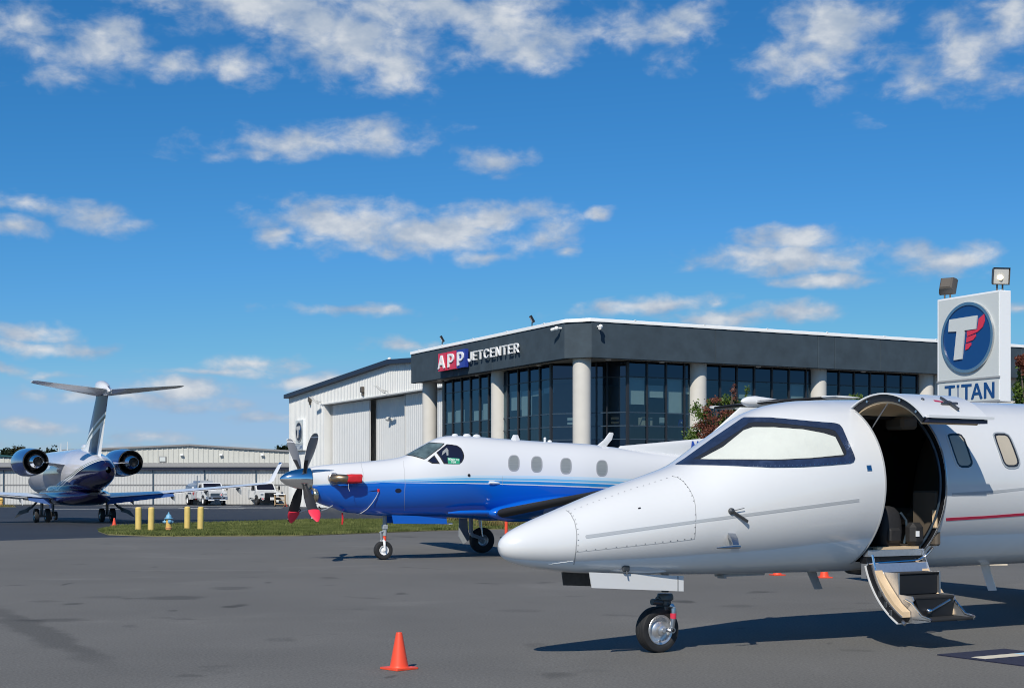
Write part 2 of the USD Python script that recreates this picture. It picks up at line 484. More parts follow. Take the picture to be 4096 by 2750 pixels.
mat('red_cloth', (.55, .012, .02), .7, var=.12, vs=14, bump=.01, bs=18)
mat('pink_cloth', (.80, .03, .07), .6, var=.08, vs=14, bump=.006, bs=20)
mat('orange_plastic', (.78, .075, .03), .45, var=.05, vs=8)
mat('tie_strap', (.55, .56, .56), .7)
mat('bag_black', (.014, .014, .016), .7, var=.3, vs=30, bump=.004, bs=60)
mat('tag_white', (.8, .82, .84), .5)

# ------------------------------------------------------------------ ground
STAINS = []
for x, y, hx_, hy_, k in ((530, 747, 30, 11, .75), (560, 905, 75, 8, .7), (430, 1030, 270, 13, .55), (1360, 855, 230, 14, .6), (1810, 778, 170, 12, .5), (1812, 921, 80, 13, .85), (1195, 615, 24, 6, .6), (2075, 735, 48, 6, .7), (340, 882, 120, 9, .4), (1350, 955, 40, 7, .6), (1450, 1462, 120, 14, .5),
                          (1020, 1072, 60, 12, .35), (600, 300 + 410, 400, 8, -.25), (1550, 640, 600, 7, -.3), (820, 850, 220, 10, .3), (3090, 1470, 40, 8, .7), (2560, 700, 70, 8, .5)):
    c, r = ground_at(x / 1.947, 1950 + y / 1.947), ground_at((x + hx_) / 1.947, 1950 + y / 1.947); q = ground_at(x / 1.947, 1950 + (y + hy_) / 1.947)
    STAINS.append((c[0], c[1], abs(r[0] - c[0]) * 1.2, abs(q[1] - c[1]) * 1.3, 0.0, k))
for x, y, hx_, hy_, k in ((2730, 2403, 50, 6, .8), (2140, 2580, 60, 10, .3), (1590, 2372, 26, 4, .7), (3300, 2570, 24, 5, .4), (3420, 2600, 50, 5, .35), (2080, 2440, 90, 6, .3), (2950, 2420, 80, 5, .4), (3560, 2440, 120, 6, .35)):
    c, r, q = ground_at(x, y), ground_at(x + hx_, y), ground_at(x, y + hy_); STAINS.append((c[0], c[1], abs(r[0] - c[0]) * 1.2, abs(q[1] - c[1]) * 1.3, 0.0, k))
a_, b__ = ground_at(-40, 2425), ground_at(400, 2650)
STAINS.append((*((a_ + b__) / 2), np.linalg.norm(b__ - a_) * .62, .28, math.atan2(*(b__ - a_)[::-1]), .55))


def asphalt(name, col, patchy, rough, spec, stains=()):
    n = {'g': ('geometry', {}),
         'big': ('noise_texture', {'scale': .16, 'detail': 6.0, 'roughness': .6}), 'bigr': ('rgb_ramp', {'ramp': [(.3, tuple(c * .86 for c in col)), (.5, col), (.72, tuple(c * 1.12 for c in col))]}),
         'fine': ('noise_texture', {'scale': 38.0, 'detail': 4.0, 'roughness': .75}), 'finer': ('rgb_ramp', {'ramp': [(.25, (.55,) * 3), (.5, (1,) * 3), (.72, (1.55,) * 3)]}),
         'st': ('noise_texture', {'scale': .62, 'detail': 4.0, 'roughness': .5, 'distortion': .4}), 'str': ('rgb_ramp', {'ramp': [(0, (1,) * 3), (.655, (1,) * 3), (.69, (.80,) * 3), (.74, (patchy,) * 3)]}),
         'so': ('mapping', {'location': (37, 11, 0), 'scale': (.9, 1.0, 1)}), 'st2': ('noise_texture', {'scale': 2.3, 'detail': 3.0, 'roughness': .6}), 'str2': ('rgb_ramp', {'ramp': [(0, (1,) * 3), (.70, (1,) * 3), (.75, (.70,) * 3)]}),
         'pale': ('noise_texture', {'scale': .33, 'detail': 5.0, 'roughness': .65, 'distortion': .8}), 'paler': ('rgb_ramp', {'ramp': [(.56, (1,) * 3), (.66, (1.13,) * 3), (.75, (1.0,) * 3)]}),
         'm1': ('mix_color', {'blend_type': 'multiply', 'fac': 1.0, 'use_clamp': False}), 'm2': ('mix_color', {'blend_type': 'multiply', 'fac': 1.0, 'use_clamp': False}),
         'm3': ('mix_color', {'blend_type': 'multiply', 'fac': 1.0, 'use_clamp': False}), 'm4': ('mix_color', {'blend_type': 'multiply', 'fac': 1.0, 'use_clamp': False}),
         'bn': ('noise_texture', {'scale': 110.0, 'detail': 3.0}), 'bump': ('bump', {'strength': .5, 'distance': .006}),
         'p': ('principled_bsdf', {'roughness': rough, 'specular_ior_level': spec})}
    l = [('g.position', k + '.vector') for k in ('big', 'fine', 'st', 'so', 'pale', 'bn')] + [
        ('so.vector', 'st2.vector'), ('big.fac', 'bigr.fac'), ('fine.fac', 'finer.fac'), ('st.fac', 'str.fac'), ('st2.fac', 'str2.fac'), ('pale.fac', 'paler.fac'),
        ('bigr.color', 'm1.a'), ('finer.color', 'm1.b'), ('m1.result', 'm2.a'), ('str.color', 'm2.b'), ('m2.result', 'm3.a'), ('str2.color', 'm3.b'), ('m3.result', 'm4.a'), ('paler.color', 'm4.b'),
        ('bn.fac', 'bump.height'), ('bump.normal', 'p.normal')]
    last = 'm4.result'
    if stains:
        n['wn'] = ('noise_texture', {'scale': 1.7, 'detail': 4.0}); n['ws'] = ('vector_math', {'math_type': 'multiply_add', 'vector2': (.55, .55, 0), 'vector3': (-.275, -.275, 0)}); n['wa'] = ('vector_math', {'math_type': 'add'})
        l += [('g.position', 'wn.vector'), ('wn.color', 'ws.vector1'), ('g.position', 'wa.vector1'), ('ws.vector', 'wa.vector2')]
        acc = None
        for i, (x, y, rx, ry, rot, k) in enumerate(stains):
            n[f'e{i}'] = ('mapping', {'mapping_type': 'texture', 'location': (x, y, 0), 'rotation': (0, 0, rot), 'scale': (rx, ry, 1e6)}); n[f'f{i}'] = ('vector_math', {'math_type': 'length'})
            n[f'h{i}'] = ('map_range', {'range_type': 'smoothstep', 'from_min': .45, 'from_max': 1.1, 'to_min': k, 'to_max': 0.0, 'clamp': True}); n[f'i{i}'] = ('math', {'math_type': 'add', 'value2': 0.0})
            l += [('wa.vector', f'e{i}.vector'), (f'e{i}.vector', f'f{i}.vector1'), (f'f{i}.value', f'h{i}.value'), (f'h{i}.result', f'i{i}.value1')] + ([(acc, f'i{i}.value2')] if acc else [])
            acc = f'i{i}.value'
        n['dk'] = ('math', {'math_type': 'multiply_add', 'value2': -.55, 'value3': 1.0}); n['m5'] = ('mix_color', {'blend_type': 'multiply', 'fac': 1.0, 'use_clamp': False})
        l += [(acc, 'dk.value1'), (last, 'm5.a'), ('dk.value', 'm5.b')]; last = 'm5.result'
    l.append((last, 'p.base_color'))
    usdkit.material(stage, '/World/Looks/' + name, n, l, surface='p.BSDF')


asphalt('asphalt_worn', (.136, .132, .123), .55, .85, .3, STAINS)
asphalt('asphalt_new', (.024, .028, .036), .8, .7, .5)
mat('far_ground', (.055, .06, .035), .95, var=.3, vs=.05)
mat('line_paint', (.52, .52, .50), .8, var=.3, vs=4)
mat('curb_stone', (.55, .47, .36), .85, var=.15, vs=6)
mat('grass_soil', (.17, .155, .075), .95, var=.3, vs=3)


def sheet(name, pts, z, m):
    mb = MB(); mb.prism(pts, z - .06, z)
    return tag(part(None, name, mb, m, smooth=False), kind='structure')


mb = MB(); mb.box((-1500, -300, -.30), (1500, 2600, -.012))
tag(part(None, 'ground', mb, 'far_ground', smooth=False), kind='structure')
sheet('taxiway', [(-90, -40), (90, -40), (90, 134), (-22, 134), (-22.5, 142.8), (-90, 142.8)], -.004, 'asphalt_new')
APRON = [(-60, -8), (-16.06, 45.4), (-13.43, 48.6), (-12.1, 49), (-7.3, 49.7), (-3.3, 55.2), (-.9, 57.5), (2.6, 59.3), (14, 63), (60, 86), (60, -20), (-60, -20)]
sheet('apron', APRON, 0.0, 'asphalt_worn')
ISLAND = Polygon([tuple(ground_at(393, 2124.6)), tuple(ground_at(430, 2138)), (-12.1, 49.2), (-7.3, 49.9), (-3.3, 55.4), (-.9, 57.7), (2.6, 59.5), (6, 61), (5, 66), (-2, 75), (-10.2, 73.2), tuple(ground_at(462, 2106))]).buffer(-.4).buffer(.4)
mb = MB(); mb.prism(ISLAND, -.03, .03)
tag(part(None, 'grass_island', mb, 'grass_soil', smooth=False), kind='structure')
FARGRASS = Polygon([(-60, 131), (-45.2, 129.5), (-43.3, 126.4), (-60, 124)])
mb = MB(); mb.prism(FARGRASS, -.03, .03)
tag(part(None, 'grass_verge', mb, 'grass_soil', smooth=False), kind='structure')

for x0, x1, y, w in ((-37, -30.5, 112.5, .9), (-30.5, -21.5, 116.5, 1.0), (-24.6, -19.3, 121.8, 1.3), (-27.8, -25.4, 121.0, 1.2), (-36, -29, 127.5, .9), (-33.5, -24.5, 131, 1.0)):
    mb = MB(); mb.box((x0, y - w / 2, -.02), (x1, y + w / 2, .001))
    tag(part(None, 'painted_line', mb, 'line_paint', smooth=False), kind='structure')


# grass blades
def blade_mat(name, lo, hi, dry):
    usdkit.material(stage, '/World/Looks/' + name,
                    {'g': ('geometry', {}), 'r': ('rgb_ramp', {'ramp': [(0, lo), (.55, hi), (1, dry)]}), 'n': ('noise_texture', {'scale': .9, 'detail': 3.0}), 'a': ('math', {'math_type': 'multiply_add', 'value2': .5, 'value3': 0.0}),
                     'b': ('math', {'math_type': 'multiply_add', 'value2': 1.6, 'value3': -.55}), 's': ('math', {'math_type': 'add', 'use_clamp': True}),
                     'd': ('diffuse_bsdf', {}), 't': ('translucent_bsdf', {}), 'm': ('mix_closure', {'fac': .35})},
                    [('g.random_per_island', 'a.value1'), ('g.position', 'n.vector'), ('n.fac', 'b.value1'), ('a.value', 's.value1'), ('b.value', 's.value2'), ('s.value', 'r.fac'),
                     ('r.color', 'd.color'), ('r.color', 't.color'), ('d.BSDF', 'm.closure1'), ('t.BSDF', 'm.closure2')], surface='m.closure')


blade_mat('grass_blade', (.10, .13, .04), (.24, .26, .095), (.46, .40, .21))
blade_mat('dry_stalk', (.14, .15, .05), (.36, .27, .13), (.55, .42, .24))


def blades(poly, n, h0, h1, w, lean, z=.03):
    x0, y0, x1, y1 = poly.bounds
    p = nrg.uniform((x0, y0), (x1, y1), (int(n * 2.2), 2)); p = p[shapely.contains_xy(poly, p[:, 0], p[:, 1])][:n]
    k = len(p); h = nrg.uniform(h0, h1, k); a = nrg.uniform(0, math.pi, k); ww = w * nrg.uniform(.6, 1.3, k)
    u = np.column_stack([np.cos(a), np.sin(a)]) * ww[:, None] / 2
    L = nrg.normal(0, lean, (k, 2)) * h[:, None]
    v = np.zeros((k, 3, 3)); v[:, 0, :2] = p - u; v[:, 1, :2] = p + u; v[:, 2, :2] = p + L
    v[:, :2, 2] = z - .01; v[:, 2, 2] = z + h
    return v.reshape(-1, 3), np.arange(3 * k).reshape(-1, 3)


front = shapely.Polygon([(-16, 46), (8, 46), (8, 60), (-16, 60)]).intersection(ISLAND)
va, fa = blades(front, 70000, .05, .13, .035, .5)
vb, fb = blades(ISLAND, 60000, .05, .13, .05, .5)
mb = MB(); mb.add(va, fa); mb.add(vb, fb)
tag(part(None, 'grass', mb, 'grass_blade', smooth=False), 'short patchy lawn on the island behind the propeller plane', 'grass', kind='stuff')
mb = MB(); mb.add(*blades(FARGRASS, 5000, .06, .2, .09, .4))
tag(part(None, 'verge_grass', mb, 'dry_stalk', smooth=False), 'strip of dry grass at the far left beside the taxiway', 'grass', kind='stuff')
mb = MB()
mb.add(*blades(Polygon([(-3.6, 70), (4, 64), (5, 66), (-2, 74.5)]), 5000, .3, .8, .07, .3))
mb.add(*blades(Polygon([(-1.6, 58.6), (2.4, 60.4), (3, 63), (-.4, 62)]), 2600, .15, .5, .05, .4))
tag(part(None, 'tall_dry_grass', mb, 'dry_stalk', smooth=False), 'tall straw-coloured grasses growing under the belly of the propeller plane', 'grass', kind='stuff')

# ------------------------------------------------------------------ trees
def leaf_mat(name, cols, trans=.35):
    usdkit.material(stage, '/World/Looks/' + name,
                    {'g': ('geometry', {}), 'r': ('rgb_ramp', {'ramp': [(i / (len(cols) - 1), c) for i, c in enumerate(cols)]}), 'd': ('principled_bsdf', {'roughness': .5, 'specular_ior_level': .3}), 't': ('translucent_bsdf', {}), 'm': ('mix_closure', {'fac': trans})},
                    [('g.random_per_island', 'r.fac'), ('r.color', 'd.base_color'), ('r.color', 't.color'), ('d.BSDF', 'm.closure1'), ('t.BSDF', 'm.closure2')], surface='m.closure')


leaf_mat('leaf_green', [(.10, .16, .03), (.20, .27, .05), (.36, .40, .10)])
leaf_mat('leaf_russet', [(.20, .07, .045), (.32, .13, .085), (.38, .24, .14)])
leaf_mat('leaf_dark', [(.018, .03, .012), (.035, .05, .016), (.06, .07, .025)])
leaf_mat('leaf_autumn', [(.04, .04, .015), (.08, .055, .022), (.12, .075, .03)])
mat('bark', (.12, .095, .075), .9, var=.3, vs=12, bump=.01)


def leaves(blobs, n, size):
    """leaf quads through the outer shell of a set of blobs (centre, radii)"""
    mb = MB(); tot = sum(r[0] * r[1] for _, r in blobs)
    for c, r in blobs:
        k = int(n * r[0] * r[1] / tot)
        d = nrg.normal(size=(k, 3)); d /= np.linalg.norm(d, axis=1, keepdims=True)
        q = np.array(c) + d * np.array(r) * (nrg.uniform(.15, 1.08, (k, 1)) ** .45)
        q += .9 * np.array(r).min() * (meshkit.noise(q * 3.1 / max(r), 5)[:, None] - .5) * d * 2 + nrg.normal(size=(k, 3)) * .14 * np.array(r)
        a = nrg.normal(size=(k, 3)); a /= np.linalg.norm(a, axis=1, keepdims=True)
        b = np.cross(a, nrg.normal(size=(k, 3))); b /= np.linalg.norm(b, axis=1, keepdims=True)
        s = size * nrg.uniform(.6, 1.35, (k, 1))
        v = np.stack([q - a * s, q + b * s * .55, q + a * s, q - b * s * .55], 1).reshape(-1, 3)
        i = np.arange(k)[:, None] * 4
        mb.add(v, np.hstack([i, i + 1, i + 2, i + 3]))
    return mb


def limbs(root, tips, r):
    mb = MB()
    for t in tips:
        t = np.array(t, float); m = root * .45 + t * .55 + np.array([0, 0, .1 * (t[2] - root[2])])
        p = np.array([root * (1 - k) ** 2 + 2 * m * k * (1 - k) + t * k * k for k in np.linspace(0, 1, 7)])
        mb.tube(p, np.linspace(r, r * .2, 7), 6)
    return mb


def tree(name, label, cat, base, groups, trunk_r, group=None):
    """groups: (part name, material, blobs, count, leaf size)"""
    t = thing(name, label, cat, base, group=group)
    top = np.array([0, 0, min(c[2] for g in groups for c, _ in g[2]) * .6])
    mb = MB(); mb.tube([(0, 0, -.1), (.02, .03, top[2] * .5), top], [trunk_r, trunk_r * .85, trunk_r * .7], 9)
    v = limbs(top, [c for g in groups for c, _ in g[2]], trunk_r * .6); mb.add(*v.get())
    part(t, 'trunk', mb, 'bark')
    for nm, m, blobs, n, sz in groups:
        part(t, nm, leaves(blobs, n, sz), m, smooth=False)
    return t


def at(px, py, d):
    return np.array([(px - CX) / FOC * d, d, EYE - (py - HOR) / FOC * d])


def blob(px, py, rw, rh, d, base, dd=0.0):
    p = at(px, py, d + dd) - np.array([*base[:2], 0]); k = d / FOC
    return (tuple(p), (rw * k, (rw + rh) / 2 * k, rh * k))


b0 = np.array([*at(2890, 1950, 55)[:2], 0])
gb = [blob(*q, 55, b0, dd) for q, dd in (((2785, 1635, 22, 30), .3), ((2815, 1660, 30, 26), -.3), ((2850, 1612, 26, 14), 0), ((2905, 1605, 36, 20), .1), ((2985, 1575, 7, 26), -.2), ((2990, 1556, 9, 12), -.2), ((2955, 1620, 42, 22), .2), ((2930, 1660, 50, 26), .3), ((2830, 1700, 36, 26), .3), ((2775, 1735, 30, 26), -.2), ((2760, 1752, 26, 14), -.3), ((2920, 1690, 56, 30), .2), ((2860, 1770, 90, 40), .3), ((2960, 1820, 110, 70), .3), ((2830, 1830, 90, 60), .3))]
rb = [blob(*q, 55, b0, dd) for q, dd in (((2938, 1590, 12, 24), -.3), ((2930, 1560, 10, 20), -.3), ((2938, 1540, 7, 10), -.3), ((2860, 1600, 28, 12), -.3), ((2830, 1640, 26, 18), -.5), ((2850, 1675, 36, 20), -.6), ((2800, 1700, 26, 16), -.5), ((2860, 1720, 52, 26), -.6), ((2900, 1745, 46, 26), -.6), ((2825, 1745, 34, 20), -.6), ((2905, 1650, 26, 14), -.4))]
tree('ornamental_tree', 'small tree with green and russet leaves in front of the terminal glass', 'tree', (b0[0], b0[1], 0), [('crown', 'leaf_green', gb, 14000, .05), ('russet_foliage', 'leaf_russet', rb, 2200, .045)], .09)
b0 = np.array([*at(4120, 1950, 46)[:2], 0])
tree('leafy_tree', 'leafy tree with green and reddish foliage at the right edge behind the pylon sign', 'tree', (b0[0], b0[1], 0),
     [('crown', 'leaf_green', [blob(*q, 46, b0) for q in ((4098, 1500, 26, 30), (4085, 1560, 30, 34), (4110, 1600, 50, 50), (4160, 1500, 60, 70), (4120, 1660, 60, 60), (4150, 1740, 110, 100))], 8000, .06),
      ('russet_foliage', 'leaf_russet', [blob(*q, 46, b0, -.4) for q in ((4080, 1440, 14, 22), (4098, 1458, 22, 20))], 700, .06)], .1)
b0 = np.array([*at(3430, 1950, 58)[:2], 0])
tree('leafy_shrub', 'shrub whose top just shows over the white jet roof beside the open door', 'shrub', (b0[0], b0[1], 0),
     [('crown', 'leaf_green', [blob(*q, 58, b0) for q in ((3400, 1597, 20, 12), (3425, 1590, 22, 14), (3450, 1598, 20, 10), (3420, 1650, 70, 46), (3420, 1720, 90, 70))], 5000, .06)], .07)
for i, (px, w, h, m, lab) in enumerate(((40, 34, 12, 'leaf_dark', 'low dark tree behind the teal-roofed hangar, left of the left engine'), (70, 26, 20, 'leaf_autumn', 'brownish tree rising just left of the left engine behind the teal roof'), (200, 30, 9, 'leaf_dark', 'low dark tree line between the left engine and the white fuselage'), (1138, 26, 8, 'leaf_dark', 'dark tree crown at the right end of the distant hangar roof'))):
    d = 205.0; b0 = np.array([*at(px, 1950, d)[:2], 0]); y = 1816 - h * .3 if px < 1000 else 1798
    tree('distant_tree', lab, 'tree', (b0[0], b0[1], 0), [('crown', m, [blob(px - w * .5, y + 6, w * .6, h, d, b0), blob(px + w * .45, y, w * .55, h * 1.1, d, b0), blob(px, y + 30, w * 1.2, 40, d, b0)], 2600, .22)], .25)

# ------------------------------------------------------------------ buildings
UL, UR = np.array([-.457, .889, 0]), np.array([.889, .457, 0])       # the two directions of the terminal's walls
UP = np.array([0, 0, 1.0])
TC = np.array([3.13, 71.0, 0])                                        # where its two fascia planes would meet
LF, RF = frame(TC, UL, -UR, UP), frame(TC, UR, -UL, UP)               # (along, outward, up)

mat('fascia_dark', (.038, .058, .076), .75, var=.22, vs=1.3, bump=.004, bs=14)
mat('coping_white', (.85, .85, .84), .4)
mat('column_stone', (.60, .575, .53), .85, var=.05, vs=1.5, bump=.003, bs=30)
mat('soffit', (.42, .38, .33), .8)
mat('mullion_dark', (.022, .024, .03), .35)
mat('mullion_blue', (.055, .085, .12), .35, metal=.3)
mat('lobby_wall', (.34, .31, .27), .9, var=.2, vs=.8)
mat('lobby_floor', (.12, .11, .10), .9)
mat('blind', (.72, .74, .68), .8, var=.06, vs=2)
mat('hangar_white', (.70, .70, .68), .5, var=.05, vs=.6)
mat('door_white', (.68, .68, .665), .5, var=.05, vs=.5)
mat('navy_trim', (.012, .014, .035), .4)
mat('metal_grey', (.50, .50, .49), .5, var=.06, vs=.7)
mat('metal_pale', (.52, .52, .48), .5, var=.05, vs=.7)
mat('roof_grey', (.22, .22, .225), .7)
mat('teal_trim', (.02, .09, .10), .4)
mat('lamp_brown', (.10, .085, .07), .5)
mat('sign_grey', (.56, .59, .58), .35)
mat('sign_white', (.84, .85, .86), .35)
mat('sign_blue', (.006, .055, .19), .3)
mat('sign_red', (.60, .035, .07), .4)
mat('letter_white', (.86, .86, .86), .4)
mat('sign_rail', (.30, .31, .32), .4)
mat('block_red', (.62, .03, .075), .4)
mat('block_blue', (.02, .045, .30), .4)
mat('lens_glint', (.8, .75, .6), .2, emit=((1.0, .80, .45), 2.5))  # warm emission stands for the sun glint in one floodlight lens
mat('lamp_glass', (.5, .5, .48), .15)
mat('light_white', (.8, .8, .78), .4)
pane('office_glass', (.40, .50, .53), .10, (.50, .75, 1.0))
pane('spandrel_glass', (.02, .025, .03), .09, (.55, .72, 1.0))


def quad_out(F, a0, a1, o, z0, z1):
    v = F([(a0, o, z0), (a1, o, z0), (a1, o, z1), (a0, o, z1)])
    n = np.cross(v[1] - v[0], v[2] - v[0]); out = F([(0, 1, 0)])[0] - F([(0, 0, 0)])[0]
    return v, [[0, 1, 2], [0, 2, 3]] if n @ out > 0 else [[0, 2, 1], [0, 3, 2]]


term = thing('terminal_building', 'two-storey terminal with dark fascia, pale round columns and dark ribbon windows', 'building')
Z0, Z1, Z2 = 8.09, 9.86, 10.03
A_, B_ = 1.13, .9
for F, cuts in ((LF, (A_, 6.6, 9.2, 14.2, 20.48)), (RF, (B_, 8.3, 15.0, 16.15, 19.35, 24.5, 30.0, 36.0))):
    for a, b in zip(cuts[:-1], cuts[1:]):
        mb = MB(); mb.box((a + .012, -.30, Z0), (b - .012, 0, Z1), F, bev=.012); part(term, 'fascia_panel', mb, 'fascia_dark')
    mb = MB(); mb.box((cuts[0], -.5, Z0 + .02), (cuts[-1] - .02, -.05, Z1 - .01), F); part(term, 'fascia_backing', mb, 'mullion_dark', smooth=False)
pa, pb = LF([(A_, 0, 0)])[0], RF([(B_, 0, 0)])[0]
ch = (pb - pa) / np.linalg.norm(pb - pa); cn = np.array([ch[1], -ch[0], 0])
CF = frame(pa, ch, cn, UP); CL = np.linalg.norm(pb - pa)
mb = MB(); mb.box((-.004, -.3, Z0), (CL + .004, .0, Z1), CF, bev=.012); part(term, 'fascia_panel', mb, 'fascia_dark')
# coping: one rounded white band right round, plan offset outward
line = np.array([LF([(20.5, .05, 0)])[0], LF([(A_ + .5, .05, 0)])[0], LF([(A_ - .1, .04, 0)])[0], CF([(CL * .5, .07, 0)])[0], RF([(B_ - .1, .04, 0)])[0], RF([(B_ + .5, .05, 0)])[0], RF([(36, .05, 0)])[0]])
inn = np.array([LF([(20.5, -.5, 0)])[0], LF([(A_ + .6, -.5, 0)])[0], LF([(A_ + .3, -.5, 0)])[0], CF([(CL * .5, -.5, 0)])[0], RF([(B_ + .3, -.5, 0)])[0], RF([(B_ + .6, -.5, 0)])[0], RF([(36, -.5, 0)])[0]])
mb = MB()
mb.loft([np.array([p + UP * Z1 * 1.0 + UP * .002, p + UP * (Z2 - .03), p * .97 + q * .03 + UP * Z2, q + UP * Z2, q + UP * (Z1 + .002)]) for p, q in zip(line, inn)], caps=True)
part(term, 'coping', mb, 'coping_white', smooth=40)
for F, a in ((LF, 3.2), (LF, 7.4), (LF, 11.6), (LF, 15.8), (LF, 19.2), (RF, 3.4), (RF, 7.6), (RF, 11.6), (RF, 15.6), (RF, 19.6), (RF, 23.4)):
    mb = MB(); mb.box((a - .05, -.02, Z2 - .02), (a + .05, .07, Z2 + .025), F, bev=.01); part(term, 'coping_joint', mb, 'coping_white')
# roof and soffit
plan = [LF([(20.46, -.31, 0)])[0], LF([(A_, -.31, 0)])[0], RF([(B_, -.31, 0)])[0], RF([(36, -.31, 0)])[0], RF([(36, -16, 0)])[0], LF([(20.46, -12, 0)])[0]]
poly = Polygon([p[:2] for p in plan])
mb = MB(); mb.prism(poly, Z0 + .03, Z0 + .12); part(term, 'soffit', mb, 'soffit', smooth=False)
mb = MB(); mb.prism(poly, Z1 - .25, Z1 - .05); part(term, 'roof', mb, 'roof_grey', smooth=False)
for F, a, o in ((LF, 17.4, -1.0), (LF, 13.1, -1.0), (LF, 5.6, -1.0), (RF, 2.4, -.9), (RF, 5.6, -.9), (RF, 11.7, -.9), (RF, 18.9, -.9)):
    mb = MB(); p = F([(a, o, Z0 + .03)])[0]; mb.rev([(0, .16), (-.05, .13)], p, UP, 16); part(term, 'downlight', mb, 'light_white')
# columns
for F, a in ((LF, 19.75), (LF, 10.25), (None, 0), (RF, 7.86), (RF, 15.77), (RF, 23.48), (RF, 31.3)):
    p = F([(a, -.95, 0)])[0] if F else TC + (UL + UR) * .95 + UL * .1
    mb = MB(); mb.rev([(0, .46), (3.1, .46), (3.105, .452), (3.125, .452), (3.13, .46), (Z0 + .03, .46)], p, UP, 40, caps=False); part(term, 'column', mb, 'column_stone', smooth=40)
# curtain wall
LX = [3.33, 4.54, 5.78, 7.01, 8.25, 9.47, 10.62, 11.78, 13.0, 14.22, 15.46, 16.63]
RX = [2.59, 3.75, 4.91, 6.04, 7.18, 8.29, 9.36, 10.50, 11.67, 12.81, 13.97, 15.16, 16.25, 17.31, 18.45, 19.58, 20.73, 21.91, 23.1]
LZ = [3.30, 4.14, 4.82, 5.50, 7.31, 8.07]
GI = 1.0
ga, gb_ = LF([(LX[0] + GI, 0, 0)])[0] + UR * GI, RF([(RX[0] + GI, 0, 0)])[0] + UL * GI
LG, RG = frame(TC + (UL + UR) * GI, UL, -UR, UP), frame(TC + (UL + UR) * GI, UR, -UL, UP)
pa, pb = LG([(LX[0], 0, 0)])[0], RG([(RX[0], 0, 0)])[0]
ch = (pb - pa) / np.linalg.norm(pb - pa)
CG = frame(pa, ch, np.array([ch[1], -ch[0], 0]), UP); cl = np.linalg.norm(pb - pa)
CXs = [0, cl * .33, cl * .60, cl * .74, cl]
for G, xs, thick in ((LG, LX, .05), (RG, RX, .045), (CG, CXs, .03)):
    for a, b in zip(xs[:-1], xs[1:]):
        for z0, z1 in zip(LZ[:-1], LZ[1:]):
            v, f = quad_out(G, a + .01, b - .01, 0, z0 + .01, z1 - .01)
            mb = MB(); mb.add(v, f)
            part(term, 'window_pane', mb, 'spandrel_glass' if z1 > 8 or z1 < 4.3 else 'office_glass', smooth=False)
        for z in LZ[:-1]:
            mb = MB(); mb.box((a + thick, -.04, z - .022), (b - thick, .035, z + .022), G); part(term, 'transom', mb, 'mullion_blue' if z < 5.55 else 'mullion_dark', smooth=False)
    for a in xs:
        w = thick * (1.5 if a in (xs[0], xs[-1]) else 1)
        mb = MB(); mb.box((a - w, -.06, 3.0), (a + w, .07, 8.115), G); part(term, 'mullion', mb, 'mullion_dark', smooth=False)
    mb = MB(); mb.box((xs[0] + .03, -.1, 0), (xs[-1] - .03, .02, 3.33), G); part(term, 'lower_wall', mb, 'mullion_dark', smooth=False)
# rooms behind the glass
for G, x0, x1 in ((LG, 3.4, 16.7), (RG, 2.7, 36.0)):
    mb = MB(); mb.box((x0, -8.0, 3.7), (x1, -.12, 4.18), G); part(term, 'office_floor', mb, 'lobby_floor', smooth=False)
    mb = MB(); mb.box((x0, -8.2, 4.18), (x1, -8.0, 7.45), G); part(term, 'back_wall', mb, 'lobby_wall', smooth=False)
    mb = MB(); mb.box((x0, -8.0, 7.45), (x1, -.12, 7.6), G); part(term, 'ceiling', mb, 'lobby_wall', smooth=False)
    mb = MB(); mb.box((x0 + .1, -.75, 4.78), (x1, -.1, 4.85), G); part(term, 'window_counter', mb, 'lobby_floor', smooth=False)
corner = Polygon([p[:2] for p in (LG([(3.39, -.1, 0)])[0], RG([(2.69, -.1, 0)])[0], RG([(2.69, -8, 0)])[0], LG([(3.39, -8, 0)])[0])]).convex_hull
for nm, z0, z1 in (('office_floor', 3.7, 4.17), ('ceiling', 7.46, 7.6)):
    mb = MB(); mb.prism(corner, z0, z1); part(term, nm, mb, 'lobby_floor' if z0 < 5 else 'lobby_wall', smooth=False)
mb = MB(); mb.box((.08, -.6, 4.78), (cl - .08, -.1, 4.85), CG); part(term, 'window_counter', mb, 'lobby_floor', smooth=False)
mb = MB(); mb.box((16.70, -10, 0), (16.90, .06, 8.11), LG); part(term, 'end_wall', mb, 'mullion_dark', smooth=False)
mb = MB(); mb.box((23.15, -.12, 0), (36, -.02, 8.11), RG); part(term, 'plain_wall', mb, 'column_stone', smooth=False)
BL = [(RG, 0, 5.92, 7.3), (RG, 1, 6.30, 6.92), (RG, 2, 5.52, 7.3), (RG, 3, 6.54, 6.86), (RG, 6, 6.4, 7.3), (RG, 9, 6.2, 7.3), (LG, 0, 6.62, 6.90), (LG, 1, 6.55, 6.82), (LG, 2, 5.52, 6.9), (LG, 3, 5.9, 6.95), (LG, 6, 5.52, 6.45), (LG, 7, 5.52, 6.1), (LG, 9, 5.52, 6.25), (LG, 10, 5.52, 6.2)]
for G, k, z0, z1 in BL:
    xs = RX if G is RG else LX
    mb = MB(); mb.box((xs[k] + .05, -.2, z0), (xs[k + 1] - .05, -.17, z1), G); part(term, 'window_blind', mb, 'blind', smooth=False)
# lettered sign boards on the fascia: the reading direction runs towards the corner
SF = frame(LF([(0, 0, 0)])[0], -UL, UP, -UR)                         # (along the reading direction, up, outward), along = -distance from corner


